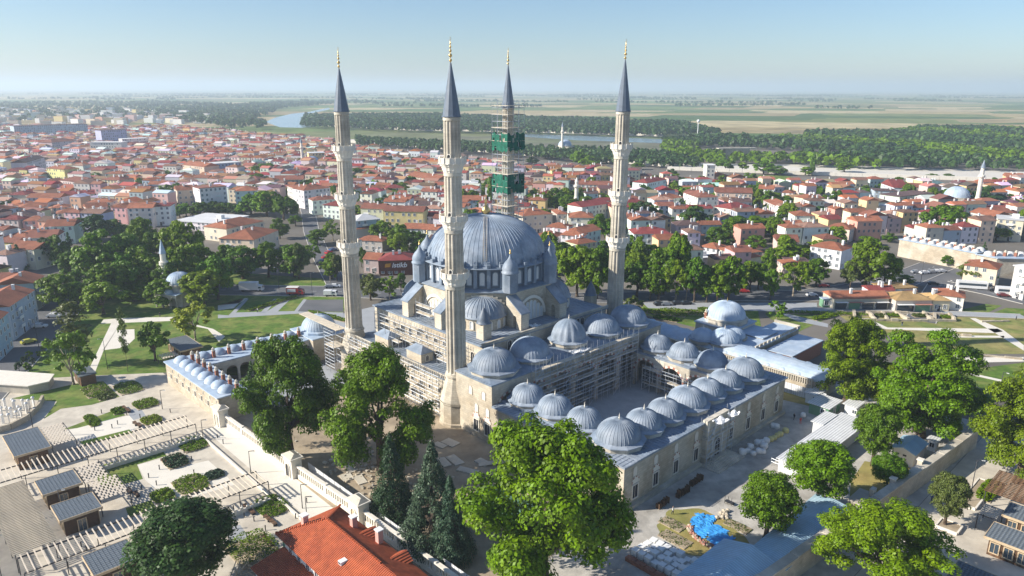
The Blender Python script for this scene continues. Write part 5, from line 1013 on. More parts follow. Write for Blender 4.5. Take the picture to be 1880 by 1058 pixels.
def trunk_mesh(B, seed, m='bark', tr=.075, top=1.0, lean=.04):
    """unit trunk: z from 0 (ground) to 1 (crown centre); x,y in crown radii"""
    g = random.Random(seed); b = MB(); p = [(0, 0, 0, tr*1.4), (g.uniform(-.01, .01), 0, .1, tr), (g.uniform(-lean, lean), g.uniform(-lean, lean), .45, tr*.8), (g.uniform(-lean, lean), g.uniform(-lean, lean), .8, tr*.55), (0, 0, top, tr*.3)]
    for i in range(4): b.tube(p[i][:3], p[i+1][:3], p[i][3], 7, r2=p[i+1][3])
    for k in g.sample(range(len(B)), min(9, len(B))):
        q = B[k]; s = p[2] if g.random() < .6 else p[3]; b.tube(s[:3], (q[0]*.75, q[1]*.75, 1+q[2]*.5), s[3]*.6, 5, r2=.012)
    return b.mesh('trunk', m)
PROTO = {}
def proto(kind, n, *a, bark='bark', tr=.075, **k):
    PROTO[kind] = []
    for i in range(n):
        cm, B = blob_crown(17*i+len(kind)*101+sum(map(ord, kind)), *a, **k); PROTO[kind].append((cm, trunk_mesh(B, i+5, bark, tr)))
proto('plane', 5, 210, 52000, .0225, 'plane', (.12, .27)); proto('round', 4, 190, 30000, .030, 'round', (.13, .24)); proto('conifer', 2, 230, 22000, .026, 'cone', m='needle', tr=.12)
proto('mid', 8, 90, 6000, .064, 'plane', (.17, .32)); proto('light', 3, 60, 3000, .06, 'plane', (.14, .26), bark='bark_pale', tr=.05); proto('sparse', 2, 46, 1700, .05, 'column', (.12, .22), tr=.04)
proto('poplar', 2, 60, 2600, .1, 'column', (.16, .26)); proto('midcone', 2, 80, 2600, .07, 'cone', m='needle'); proto('far', 5, 22, 700, .17, 'plane', (.24, .42))
GREENS = {'deep': (.085, .155, .013), 'bright': (.135, .205, .013), 'plane': (.11, .185, .012), 'dark': (.04, .09, .018), 'olive': (.11, .14, .035), 'yellow': (.19, .24, .025), 'fir': (.035, .072, .030), 'bluefir': (.05, .088, .05), 'far': (.05, .095, .025)}
TREES = []; TXY = []
def tree(spec, kind, colr, label=None, group=None, zc=None, name='broadleaf_tree'):
    x, y, h, r = spec[:4]; rr = R
    if kind in ('mid', 'far', 'light'): r *= 1.28; h *= 1.05
    low = {'conifer': .06, 'midcone': .06, 'poplar': .1, 'round': .08, 'sparse': .22, 'plane': .02}.get(kind, .06)
    crz = h*(1-low)/2; zc = h-crz*1.02
    t = thing(name, label, 'tree', (x, y, 0), 0, group); cm, tm_ = rr.choice(PROTO[kind]); c = GREENS[colr]; j = rr.uniform(.85, 1.18); rot = rr.uniform(0, 6.28)
    kr = 1.06 if kind in ('conifer', 'midcone') else 1.9 if kind in ('poplar', 'sparse') else .99 if kind == 'plane' else 1.05
    put('crown', cm, t, (0, 0, zc), rot, (c[0]*j*rr.uniform(.9, 1.1), c[1]*j, c[2]*j), (r*kr, r*kr*rr.uniform(.9, 1.05), crz)); put('trunk', tm_, t, (0, 0, 0), rot, None, (r, r, zc)); TXY.append((x, y)); TREES.append(t); return t
for s, k, c, lb in zip([(-47,138.8,27.3,10.22),(-26.7,132.5,26.8,11.78),(5.2,96.2,29.2,13.35),(-50.8,96.6,15.7,9.75),(44.4,109.8,14,6),(57.8,120.1,14.7,7.29),(75.8,136.1,14.8,5.42),(84,167.3,22.4,10.25),(92.6,148.5,26.3,12.07),(78.1,113.9,11.6,3.98),(101.5,129.1,24.5,10.15),(57.1,95.5,15.6,10.66),(-21.8,116.9,16.5,4.34),(-13.2,107.1,20,5.66)],
    ('plane', 'plane', 'plane', 'round', 'round', 'round', 'round', 'plane', 'plane', 'round', 'plane', 'plane', 'conifer', 'conifer'), ('deep', 'plane', 'plane', 'dark', 'plane', 'plane', 'deep', 'bright', 'plane', 'olive', 'bright', 'bright', 'fir', 'bluefir'),
    ('tall dark plane tree inside the balustrade, nearest the madrasa', 'broad green plane tree in front of the scaffolded side wall', 'huge plane tree at the bottom edge before the courtyard wall', 'dark round-crowned tree in the bottom left corner of the plaza', 'round clipped tree beside the blue tarpaulin', 'round tree between the tarpaulin tree and the long white roof', 'dense dark tree on the dry grass by the prefab cabin', 'light green plane tree behind the site containers', 'largest spreading tree on the right, over the prefab cabin', 'small olive-green tree in a square bed in the right plaza', 'yellow-green plane tree at the right edge above the pergola', 'bright green plane tree at the bottom edge right of the blue shed', 'slim dark fir left of the bigger blue-green fir', 'big blue-green fir beside the balustrade')): tree(s, k, c, lb, 'trees round the mosque')
tree((*m2w(61.5, -62.5), 15.0, 3.8), 'conifer', 'bluefir', 'second blue-green fir close behind the big one', 'trees round the mosque', name='fir_tree')
tree((*m2w(-29, -56), 7.5, 2.6), 'midcone', 'dark', 'dark yew in the court of the left madrasa', 'trees round the mosque'); tree((*m2w(98.5, 44), 13, 6.0), 'plane', 'plane', 'spreading tree behind the white site cabin', 'trees round the mosque'); tree((*m2w(101, 52), 14, 6.5), 'plane', 'bright', 'tall spreading tree at the rear of the right-hand group', 'trees round the mosque'); tree((*m2w(88, 52), 12, 6.0), 'plane', 'bright', 'light green tree between the containers and the dug field', 'trees round the mosque')
tree((*m2w(104, 12), 9.5, 3.8), 'round', 'deep', 'dark tree squeezed between long white roof and dry grass', 'trees round the mosque')
def grove(specs, kinds, cols, group, desc, nm='broadleaf_tree'):
    for i, s in enumerate(specs): tree(s, kinds[i % len(kinds)], cols[i % len(cols)], desc, group, name=nm)
grove([(-98.5,212,12.4,5.16),(-102.6,194.5,11,3.71),(-115.8,176.9,14.5,4.85),(-121.9,190.1,19.1,5.42),(-106.2,186.1,18.8,1.52)], ('light', 'mid', 'light', 'sparse', 'sparse'), ('yellow', 'deep', 'bright', 'olive', 'olive'), 'young trees on the park lawn', 'young tree on the park lawn')
grove([(-165,280.2,20.8,7.76),(-156.8,256.4,11.3,5.13),(-141.5,238.4,11,5.75),(-159.1,283.1,12.3,6.37),(-156.9,286.1,18.2,6.42),(-165.2,315.4,19.2,5.38),(-149.9,295.4,16.7,6.62),(-138.1,295.5,21.4,6.84),(-124.9,266.8,17.5,6.72),(-180.3,285.9,10.9,4.54),(-158.8,242.6,13.5,5.51),(-108.9,256.9,15.6,5.81),(-110.6,248.6,12.4,6.31),(-125.1,247.3,9.6,4.63),(-110.6,286.6,14,7.2),(-101,289.7,14.1,4.97),(-90.2,289.8,13.4,5.74),(-74.1,286.9,10.2,4.56),(-147.2,259,7.2,4.84),(-139.4,261.6,6.5,5.24),(-156.8,249.3,7,4),(-117.8,289.5,14.1,4.21),(-139.2,254.2,5,4.08),(-149.3,256.5,13.4,5.46),(-145,261.5,15.8,5.56),(-137.7,266.7,13.9,5.67),(-126,256.7,14.9,4.78),(-122.2,272.2,18.5,5.76),(-120.6,261.7,10.8,4.88),(-172.8,285.9,10.9,5.3),(-143.8,272,17.1,5.76)],
      ('mid',), ('plane', 'deep', 'bright', 'plane', 'deep'), 'trees of the park wood', 'leafy tree in the park wood')
grove([(-211.7,301.2,11,4.37),(-203.1,308,12.4,3.65),(-198.3,308,14.1,3.65),(-195.4,311.5,14.2,3.28),(-210.4,359.4,13.3,5.63),(-204.4,364.2,10.6,5.71)], ('midcone', 'mid', 'mid'), ('dark', 'dark', 'deep'), 'dark trees by the western houses', 'dark tree by the western houses')
grove([(51.4,257.9,10.7,3.63),(57.8,264.9,17.7,5.07),(64.2,270.8,22,4.37),(61,258,15.4,4),(67.1,254.7,16.1,3.95),(75.3,253.9,15.2,4.13),(79.7,254.8,16.5,4.14),(86.6,265.2,14.5,4.3),(92.8,271.1,11.1,3.8),(96,257.6,12.4,2.36),(106.4,290.2,12.2,3.07),(106.8,263.3,13.1,4.74),(121.1,277.4,11.8,3.76),(63.2,317.2,8.6,3.94),(54.5,257.9,8.7,3.44),(64.9,258,11.5,3.05),(71.7,254.7,12.3,3.02),(24.5,261.8,19.1,5.78),(31.6,259.1,20.1,5.34),(20.8,264.6,18.1,4.28),(47.1,262,12.4,4.64),(117,277.4,9.7,3.27),(96.5,272.6,10.8,3.62)], ('mid', 'mid', 'mid', 'light'), ('deep', 'plane', 'plane', 'bright'), 'street trees along the main road', 'street tree along the main road')
grove([(138.7,273.4,19.4,6.44),(147.7,276.8,13,5.01),(133.7,275,11.2,3.25),(193.6,311.3,5.3,2.54),(185.2,282.2,8.3,4.09),(190.4,281.4,7.8,3.77),(158.2,280.2,4.1,2.74),(140.4,273.5,9.8,3.45)], ('mid',), ('plane', 'bright', 'olive', 'deep', 'olive'), 'trees by the shops', 'leafy tree near the shops and car park')
tree((215.5,322.1,8.8,2.62), 'midcone', 'dark', 'dark conifer at the corner of the domed caravanserai', 'trees by the shops'); tree((90.2,234.1,6.8,2.62), 'light', 'plane', 'lone small tree on the lawn right of the ribbed dome', 'trees by the shops')
grove([(-52.4,256.4,9.5,3.95),(-45.2,255.4,9.1,3.33),(-42.8,267.7,7.2,1.9),(-73.6,282.1,7.5,2.33),(-71.2,283.4,11,2),(-91.8,313.1,8.6,3.3),(-97.1,353.4,7.5,4.52),(-92.1,363.5,10.3,4.64),(-87.7,287.2,14.2,3.71),(-89.8,319.5,8.8,2.61),(-66,307.3,8.5,1.8)], ('mid', 'light'), ('olive', 'plane', 'deep', 'plane'), 'trees behind the left minaret', 'tree near the street behind the leftmost minaret')
TOWN_T = [(-187.3,428.4,9.5,4.72),(-198.4,434.8,7.4,4.23),(-188.4,452,7,3.51),(-183.1,452.1,5.9,3.51),(-176,448.7,5.3,3.78),(-161.4,442,12.1,6.57),(-149.6,435.5,15.3,8.16),(-135.5,422.9,16,6.84),(-237.9,628.7,10,7.63),(-205.8,606.8,15.4,10.46),(-196.4,560.7,10.8,6.11),(-122.8,403.7,6.1,3.15),(-120.8,368.5,10.7,3.94),(-186.1,555.6,7.8,4.28),(-171.4,535.6,6.9,3.44),(-200.2,429.9,7,4.18),(-186.1,434.9,8.5,4.23),(-175.7,441.8,7.5,3.72),(-168.8,440.2,5.5,3.42),(-163.7,436.9,8.3,4.24),(-193.1,431.6,6.2,3.36),(-180.1,438.4,6.9,3.41)]
TOWN_T += [(-128.9,596.1,12.1,6.48),(-121.2,706.1,12,8.54),(-100.6,706.6,9.3,7.65),(-85.8,667.4,8,5.53),(-57.8,566.1,7.6,3.49),(-59.6,353.6,3.5,4.4),(-33.7,563.8,2.9,5.79),(-23.8,569.5,3.7,3.65),(-100.5,663.4,5.9,3.81),(-87.3,765.6,6.7,5.84)]
TOWN_T += [(28,464.4,8.7,5.7),(34.3,468.3,9.4,4.53),(57.2,494.4,7.6,7.97),(32.3,551.9,6.7,5.31),(48.5,542.1,5.2,5.92),(22.5,575.9,6.6,4.28),(76.5,415.3,12.2,7.27),(83.1,421.4,9.1,5.19),(71.1,415.2,8.4,3.5),(87.6,401,6.6,5.48),(99.3,393,13.7,5.36),(137.5,630.1,8.4,5.23),(129.6,575.2,10.7,6.26),(135,569.8,7.7,4.75),(91.3,519,4.3,5.01),(98.4,510.1,6.9,4.27),(81.9,355.3,5.4,6.28),(73.8,710.8,12.1,8.59),(36.7,815.6,8.7,6.73),(66.6,732.2,16.5,6.98),(98.2,760.7,7.6,7.74),(20.4,749.3,7.5,5.72),(121.6,703.6,6.7,5.38),(8.2,354.4,4.6,1.86),(52.9,399.1,5.3,3.12),(67.1,456,8.3,3.54)]
TOWN_T += [(100.6,393,13.7,5.87),(113.4,398.6,7.6,4.93),(119.1,377.7,11.2,6.15),(129,377.8,10.2,5.66),(138.4,377.9,10.7,5.17),(111.1,355.7,7.5,4.42),(231,667.2,12.2,8.08),(240.4,660.1,8.8,7.16),(200.7,612.1,7.4,5.09),(204.6,697.4,10.1,7.55),(211.1,530.5,8.5,5.8),(228,550.5,8.8,3.89),(236.5,555.8,6.8,3.92),(183.1,478.3,7.1,5.25),(196.8,494.7,6.7,6.06),(185.2,429.2,9.2,6.95),(312.7,684.1,9.1,7.41),(171.3,502.7,6.1,3.56),(266.8,660.6,7.1,5.48),(160.3,378.2,1.8,4.45),(165.1,369.8,1.9,4.35),(219.5,693.8,7.9,4.42),(178.5,457.7,4.8,3.55),(185.7,693,7,4.42)]
TOWN_T += [(247.9,508.3,8.9,4.25),(267,561.6,6.8,4.68),(246.1,443.1,10.1,6.02),(326.6,547.2,3.9,5.27),(225.7,376.6,16.1,7.84),(248.9,401.8,13.5,6),(303.6,463.3,15.6,9.26),(307.7,472.7,7.6,7.63),(251.5,368.5,6.9,5.54),(177.5,353.9,4.7,5.56),(193.8,364.2,4.6,3.1),(231.1,425.1,3.4,2.76),(374.7,645.3,3.3,4.95),(388.1,645.6,3.3,4.13),(313,490.4,7.6,3.79)]
grove(TOWN_T, ('mid', 'far', 'mid'), ('deep', 'plane', 'deep', 'far', 'plane'), 'trees among the town houses', 'tree among the red-roofed town houses')
for s, lb in zip([(-13.9,456.5,21.5,2.47)]+[(271.3,657.1,19.1,3.01),(132,356,6.1,2.8)]+[(291,461.3,14.1,3.09),(394,591.8,6.4,2.73)], ('tall poplar beside the scaffolded rear minaret', 'poplar beside the sports field', 'dark cypress in front of the long roof right of the right minaret', 'dark cypress beside the pale domed mosque', 'small dark cypress far right in the town')): tree(s if isinstance(s, tuple) else s, 'poplar', 'deep', lb, 'poplars and cypresses', name='poplar')
# ------------------------------------------------------------------ shrubs and beds
def leafy_bed(name, x, y, a, c, h, rz, colr, label, nl=1600, ls=.17, group='planted beds', cat='hedge'):
    g = np.random.default_rng(int(abs(x*13+y*7))); q = g.uniform(-1, 1, (nl*2, 2)); q = q[(np.abs(q[:, 0])**3+np.abs(q[:, 1])**3) < 1][:nl]; n = len(q)
    z = h*(.35+.75*g.random(n)**.5)*(1-.25*(q[:, 0]**2+q[:, 1]**2))*(.7+.3*np.sin(q[:, 0]*7+3)*np.cos(q[:, 1]*5)); C = np.stack([q[:, 0]*a/2, q[:, 1]*c/2, z], 1); nn = np.tile([0, 0, 1.], (n, 1))+g.normal(size=(n, 3))*.5
    t = thing(name, label, cat, (x, y, 0), rz, group); cc = GREENS[colr]; put('foliage', npmesh('foliage', leafquads(C, nn, ls, g), n, ['leaf']), t, color=cc); MB().prism([(-a*.46, -c*.46), (a*.46, -c*.46), (a*.46, c*.46), (-a*.46, c*.46)], 0, .14).obj('soil', 'earth', t)
for (u, v), a, c, h, col, lb in zip([(-51.4,-79.7),(-37.8,-79.7),(-27.1,-81.8),(-8.4,-79.2),(-3,-84.7),(8,-80.9),(8.4,-85.7),(9.1,-91.3),(26.5,-77.7),(37,-86),(-36.6,-92),(-37.9,-85.9),(-54.9,-86.4),(-49.6,-85.7)],
    (9, 6, 5, 7, 6, 3.4, 7.5, 5, 7.5, 8.5, 8, 4, 9, 5), (6, 5.5, 4.2, 5.5, 4.5, 3.5, 6, 4, 5.5, 7.5, 2.5, 3, 6, 4), (.7, .8, .9, .8, 1.1, .8, .8, 1.0, .8, 2.2, .5, .7, .9, .8), ('plane', 'bright', 'yellow', 'plane', 'fir', 'bluefir', 'bright', 'bright', 'plane', 'bright', 'bright', 'plane', 'bright', 'olive'),
    ('square planted bed nearest the madrasa wall', 'green planted bed below the madrasa bed', 'yellow-green bush beside the upper pergola', 'planted bed under the end of the upper pergola', 'grey-green lavender bed at the sunken lawn tip', 'small grey-green bed on the white paving', 'wide planted bed above the lower pergola', 'round bush at the left of the lower pergola', 'planted bed right of the lower pergola end', 'big round bush at the lower right of the plaza', 'thin planted strip on the upper plaza', 'planted tip of the thin strip on the upper plaza', 'bushy bed on the left lawn', 'reddish-edged bed on the left lawn')): leafy_bed('planted_bed', *m2w(u, v), a, c, h, -TH, col, lb)
for p, a, c, rz, lb in zip([(-87,251.2),(-63.1,236)]+[(51.6,241.3),(63.2,241.4),(71.8,243.9),(109.8,240.6),(52.7,234.3)]+[(107.6,236.5), (93.4,125.4), (116.4,171.8)], (22, 20, 20, 22, 12, 30, 9, 12, 3, 14), (2.6, 2.5, 5, 5, 3, 3, 4, 3, 10, 3), (1.0, -.6, -.35, -.3, -.3, -.1, -.5, .5, -TH, -.6), ('clipped hedge between two park paths', 'hedge strip beyond the scaffold gangway', 'leafy hedge left of the domed hall path', 'long leafy hedge behind the domed hall', 'short hedge beside the big ribbed dome', 'hedge edging the lawn by the main road', 'dark shrub bed left of the domed hall', 'hedge at the corner of the dug field', 'grey-green planting in the right plaza bed', 'dark hedge beside the grey field path')): leafy_bed('planted_bed', *p, a, c, 1.1, rz, 'deep' if 'dark' in lb else 'bright', lb, 1500, .25)
grove([(-136.6,182.8,1.4,0.53),(-136.4,186.3,2.7,0.85),(-133.1,184.8,2.9,0.84),(-139.3,195.3,2.4,0.8),(-135.2,190.5,2.5,0.71),(-137.2,196.5,2.4,0.81),(-141.4,207,2.3,0.76),(-140.4,208.9,1.8,0.68),(-141.2,212.7,1.6,0.69),(-139.8,202.2,1.8,0.66),(-138.1,191,2.9,0.79)], ('far',), ('bright', 'fir', 'bright'), 'young shrubs along the west street', 'young shrub along the west street', 'street_shrub')
for u, v, a, c, lb in ((81.6, -27.5, 5, 3, 'weeds on the left rim of the round grass bed'), (84.5, -31, 6, 3, 'weeds between the grass bed and the pallets'), (90, -19.6, 5, 2.5, 'weeds on the far rim of the round grass bed')): leafy_bed('weed_patch', *m2w(u, v), a, c, .3, -TH, 'olive', lb, 420, .13)
b_ = leafy_bed('field_shrub', *(127.7,237.9), 4, 3, 1.2, 0, 'olive', 'weedy shrub in the second ruin cell'); leafy_bed('field_shrub', *(141.1,238), 5, 3, 1.2, 0, 'olive', 'weedy shrub in the fourth ruin cell'); leafy_bed('field_shrub', *(132.2,238.6), 4, 3, 1.0, 0, 'bright', 'weedy shrub in the third ruin cell'); leafy_bed('field_shrub', *(149.7,236.8), 4, 3, 1.0, 0, 'bright', 'weedy shrub in the last ruin cell')
tree((57.7,232.1,1.1,0.35), 'sparse', 'olive', 'pale leafless bush by the bazaar wall', 'trees by the shops')
tree((42.1,239.3,6.9,3.02), 'light', 'olive', 'pale straw-coloured bush right of the right minaret', 'trees by the shops')
# ------------------------------------------------------------------ the town
WALLS = [('white', (.74, .73, .70)), ('cream', (.68, .60, .46)), ('pink', (.66, .46, .42)), ('yellow', (.68, .56, .27)), ('grey-blue', (.42, .48, .55)), ('beige', (.55, .48, .40)), ('pale grey', (.55, .56, .56)), ('salmon', (.62, .36, .26)), ('brown', (.12, .045, .03))]
ROOFS = [('orange-red', (.36, .135, .075)), ('brown-red', (.27, .105, .07)), ('crimson', (.25, .055, .05)), ('dark', (.13, .08, .075)), ('pale', (.62, .62, .62)), ('blue-green', (.16, .27, .27)), ('ochre', (.46, .30, .13)), ('faded pink', (.40, .23, .17)), ('brown', (.20, .115, .085))]
HW = win(1.15, 1.45, 'white', 'house_glass', False, .1, .1); HD = win(1.1, 2.1, 'white', 'dark', False, .1, .1, False)
chm = MB(); chm.box(0, 0, 0, .8, .7, 2.0, mi=0); chm.box(0, 0, 2.0, .95, .85, .15, mi=0); chm = chm.mesh('chimney', 'white')
def roof_geo(L_, D, h, ty, e=.45, pitch=.36):
    """vertices and faces of a roof over 0..L_, 0..D"""
    x0, x1, y0, y1 = -e, L_+e, -e, D+e; s = min(L_, D)/2+e; rh = s*pitch
    if ty == 2: return [(x0, y0, h), (x1, y0, h), (x1, y1, h), (x0, y1, h), (x0, y0, h+.35), (x1, y0, h+.35), (x1, y1, h+.35), (x0, y1, h+.35)], [(4, 5, 6, 7), (0, 1, 5, 4), (1, 2, 6, 5), (2, 3, 7, 6), (3, 0, 4, 7), (3, 2, 1, 0)], .35
    if ty == 0:
        if L_ >= D: a, c = (x0+s, (y0+y1)/2), (x1-s, (y0+y1)/2)
        else: a, c = ((x0+x1)/2, y0+s), ((x0+x1)/2, y1-s)
        V = [(x0, y0, h), (x1, y0, h), (x1, y1, h), (x0, y1, h), (*a, h+rh), (*c, h+rh)]
        F = [(0, 1, 5, 4), (1, 2, 5), (2, 3, 4, 5), (3, 0, 4)] if L_ >= D else [(0, 1, 4), (1, 2, 5, 4), (2, 3, 5), (3, 0, 4, 5)]
    elif ty == 1:
        rh = (D/2+e)*pitch; ym = (y0+y1)/2; V = [(x0, y0, h), (x1, y0, h), (x1, y1, h), (x0, y1, h), (x0, ym, h+rh), (x1, ym, h+rh)]; F = [(0, 1, 5, 4), (2, 3, 4, 5), (1, 2, 5), (3, 0, 4)]
    else:
        rh = (L_/2+e)*pitch; xm = (x0+x1)/2; V = [(x0, y0, h), (x1, y0, h), (x1, y1, h), (x0, y1, h), (xm, y0, h+rh), (xm, y1, h+rh)]; F = [(0, 1, 4), (1, 2, 5, 4), (2, 3, 5), (3, 0, 4, 5)]
    return V, F+[(3, 2, 1, 0)], rh
HOUSES = []; HXY = []
def house(a, L_, rz, h, D, wi, ri, ty, near=True, rr=R):
    """a: front left corner on the ground, rz: direction of the front"""
    t = thing('house', None, 'house', (a[0], a[1], 0), rz, 'houses of the town'); wc = tuple(min(.8, c*rr.uniform(.88, 1.1)) for c in WALLS[wi][1]); k = rr.uniform(.8, 1.2); rc = tuple(c*k for c in ROOFS[ri][1])
    put('wall', MB().prism([(0, 0), (L_, 0), (L_, D), (0, D)], 0, h, bottom=False).mesh('wall', 'plaster'), t, color=wc)
    V, F, rh = roof_geo(L_, D, h+.01, ty); b = MB(); b.add(V, F[:-1], 0); b.add(V, F[-1:], 0); r = put('roof', b.mesh('roof', 'roof_tile' if ri not in (4,) else 'plaster'), t, color=rc)
    fl = max(1, round(h/3.0)); nx = max(1, int(L_/2.7)); ny = max(1, int(D/3.2)); sp = []
    for f_ in range(fl):
        z = f_*h/fl+.95
        for i in range(nx):
            if rr.random() < .75: sp.append(((i+.5)*L_/nx, -.01, z, 0))
        for sx, ang in ((-.01, -pi/2), (L_+.01, pi/2)):
            for i in range(ny):
                if rr.random() < .4: sp.append((sx, (i+.5)*D/ny, z, ang))
    if near:
        for x, y, z, q in sp: put('window', HW, t, (x, y, z), q)
        put('door', HD, t, (L_*rr.uniform(.3, .7)+.35, -.02, .05), 0)
        if h > 8 and rr.random() < .7:
            bx_ = rr.uniform(.2, .7)*L_
            for f_ in range(1, fl):
                o = MB().box(0, 0, 0, 2.8, 1.0, .15).obj('balcony', 'white', t, (bx_, -.52, f_*h/fl)); MB().box(0, -.46, .15, 2.8, .06, .85).obj('railing', 'white', o)
    else:
        b = MB()
        for x, y, z, q in sp:
            c, s = cos(q), sin(q); P = [(-.55, 0), (.55, 0)]; b.add([(x+px_*c-.04*-s*-1, y+px_*s-.04*c, zz) for px_, zz in ((-.55, z), (.55, z), (.55, z+1.4), (-.55, z+1.4))], [(0, 1, 2, 3)])
        stuff(b.obj('windows', 'house_glass', t))
    for i in range(rr.randint(1, 3) if ri != 4 else 0): put('chimney', chm, r, (L_*rr.uniform(.15, .85), D*rr.uniform(.3, .7), h+rh*.5), 0)
    if ty == 2 and ri == 4 and near: MB().box(L_*.7, D*.5, h+.36, 3, 3, 2.0).obj('stair_head', 'white', t)
    cx, cy = a[0]+cos(rz)*L_/2-sin(rz)*D/2, a[1]+sin(rz)*L_/2+cos(rz)*D/2; HXY.append((cx, cy, max(L_, D)/2)); HOUSES.append([t, wi, ri, ty, fl, cx, cy, L_]); return t
HAND = []
HAND += [(-213.8,397.5,-200.7,399,11,12,0,0,1),(-202.2,403.2,-193.6,405,11,12,0,2,2),(-305.8,452.9,-285.6,453.2,8.5,11,0,0,1),(-290.4,461.2,-273.4,471.2,8.5,11,2,2,1),(-322.5,461.3,-312.2,461.5,9,12,1,2,0),(-331.3,530.2,-304.1,514.7,10,14,1,1,0),(-298.9,526,-282.8,520.9,11,13,5,1,0),(-368.2,574.2,-347.7,563.3,14,12,3,0,0),(-411.5,617.2,-426,664.3,14,12,6,3,1),(-259.7,482.4,-244.6,484.5,9,11,2,0,1),(-259.3,514.7,-243.6,516.5,9,10,0,0,1),(-235.1,461.2,-227.3,479.4,9,11,6,0,0),(-231.8,352.4,-219.4,355.6,9,13,0,0,1),(-222.3,324.4,-211.2,327.7,9,13,0,1,1),(-281.9,393.7,-280.2,406.5,10,13,4,0,0),(-280.2,406.3,-268.6,413.2,9.5,12,1,0,0),(-255,370.8,-245.2,373.7,8.5,10,2,0,0),(-267.3,415.8,-259.7,419.3,8,10,1,0,0),(-253,396.8,-241.8,403.2,8,10,1,0,0),(-257.6,433.8,-243.6,435.9,8.5,10,1,0,0),(-243.4,410,-235.4,416.9,9,10,1,0,1),(-325.6,579.4,-311,579.7,9,10,0,0,0),(-312,596.3,-291.5,593.4,9,12,1,0,0),(-345.7,603.8,-332.3,607.7,10,10,6,2,1)]
HAND += [(-154.2,211.2,-158.4,229.6,11,12,4,0,1),(-147,194,-150.5,205.1,11,12,4,0,1),(-166.8,242.5,-169.3,252.1,10,12,4,0,1),(-184.9,247.4,-177.7,248.4,9,11,5,1,1),(-216.8,303.6,-204,300.4,9,12,1,0,1),(-168.6,222.3,-169.7,230.4,10,11,5,0,0)]
HAND += [(-194.9,449.2,-182.4,460.4,15,12,0,1,2),(-211.6,455,-201,461.7,13,12,5,0,1),(-176.8,459.6,-164.2,463.2,12,14,0,0,0),(-253.2,618,-236.2,634.3,13,14,4,4,2),(-282.4,623.3,-256.6,605.1,12,14,2,0,1),(-178,541.6,-157.6,545.4,9,14,5,1,1),(-154.1,493.9,-135.4,466.7,11,12,0,0,2),(-134.2,463.8,-120.6,477.5,12,14,0,0,0),(-122.5,440.3,-108.4,448.2,9,10,0,1,0),(-113.8,430.4,-102.6,425.3,8,12,0,2,0),(-256.9,550.2,-253.9,574.6,9,12,7,0,1),(-195.1,700.1,-181.3,705.6,15,14,3,4,2),(-231.4,654.8,-223.7,659.2,11,16,6,5,0),(-135.6,327.3,-118.6,324.5,8.5,24,1,0,0),(-144.2,358.4,-133,381,7,16,1,0,0),(-186.8,394.1,-159.1,386,4.5,26,0,4,2)]
HAND += [(-67.9,378.3,-47,375.7,13,12,3,1,1),(-83.3,393.4,-70.5,390.5,12,12,5,1,1),(-47.2,385.1,-36.1,383.9,9,11,0,2,1),(-54.1,353.1,-44.7,352,8.5,10,0,0,1),(-44.1,350.8,-34.3,348.5,8.5,10,0,0,1),(-78.8,359.5,-67.8,366.4,11,12,4,4,0),(-79.6,358.1,-70.5,362,7,9,5,0,0),(-74.9,341.4,-62.2,338.3,5,9,5,0,0),(-101.4,497.3,-89.8,508.1,8,10,7,0,1),(-111.4,506.7,-103.8,507.9,8,10,5,0,1),(-88.3,503.3,-76.1,508.4,8,10,1,2,0),(-77.9,448.7,-59.4,449.1,9,11,1,2,0),(-84.3,580.7,-58.3,551.1,8,16,5,0,1),(-98.8,565.6,-85.3,572.1,9,14,4,3,0),(-118.8,556.8,-107.1,551.3,7,10,0,4,3),(-31.1,450.4,-16.6,450.6,8,12,4,0,1),(-28.8,415.8,-18,403.2,7,12,5,0,0),(-37.4,540,-26,540.3,7,16,0,4,2)]
HAND += [(5.7,381.6,22,389.2,10,14,5,0,0),(24.4,387.8,30,388.8,10,14,5,0,0),(30.6,382.8,43.5,382.2,9,14,0,0,0),(17.7,371.8,28.1,367.3,6,10,0,0,0),(23.4,340.6,33.8,336.9,8,11,0,0,0),(34.5,342.4,43.9,352,8.5,11,0,0,1),(39.6,405.5,56.6,419.4,11,12,0,2,1),(58.6,340.9,76.2,341.8,8.5,12,0,2,0),(41.8,530.1,72.9,523.9,8,12,1,1,1),(46.2,502.8,66.1,506.5,7,8,1,1,1),(97.1,520.8,116,544.1,10,12,0,2,0),(94.5,453.7,111,466.9,8,12,6,0,0),(114,480.5,122.5,477.1,9,14,2,1,0),(70.5,441.9,82.4,444.7,8,10,0,2,0),(68.5,636.4,84,650,9,11,6,0,0),(32.2,659.2,43.3,661.1,9,11,0,0,0),(10.7,346.4,19.9,340.8,6.5,12,0,0,0),(30.4,328.3,39.8,334.8,6,9,1,0,0)]
HAND += [(110.9,466.1,114.4,445.6,11,14,0,1,0),(114.6,444.4,126,446.6,11,16,0,1,0),(134.3,474.6,156.9,470.6,10,14,1,1,1),(126.4,412,141.7,423,9,13,0,2,0),(151.9,568,158.4,568.2,18,9,0,4,2),(160.4,570,173.2,576.5,9,14,1,0,0),(173.4,507.4,182.5,503.7,8,12,0,0,1),(183,488.9,189.3,485.4,8,11,0,0,0),(158.6,453.7,158.9,429.6,8,11,1,0,0),(155.8,393.5,166.2,392.7,8.5,12,0,0,0),(140.1,368.2,156.6,371,7,16,0,5,2),(163.3,368.5,171.7,361.5,7,12,1,0,0),(186.2,452.6,198.8,457.6,9,12,1,0,0),(213.9,469.3,220.4,470.3,9,10,0,0,0)]
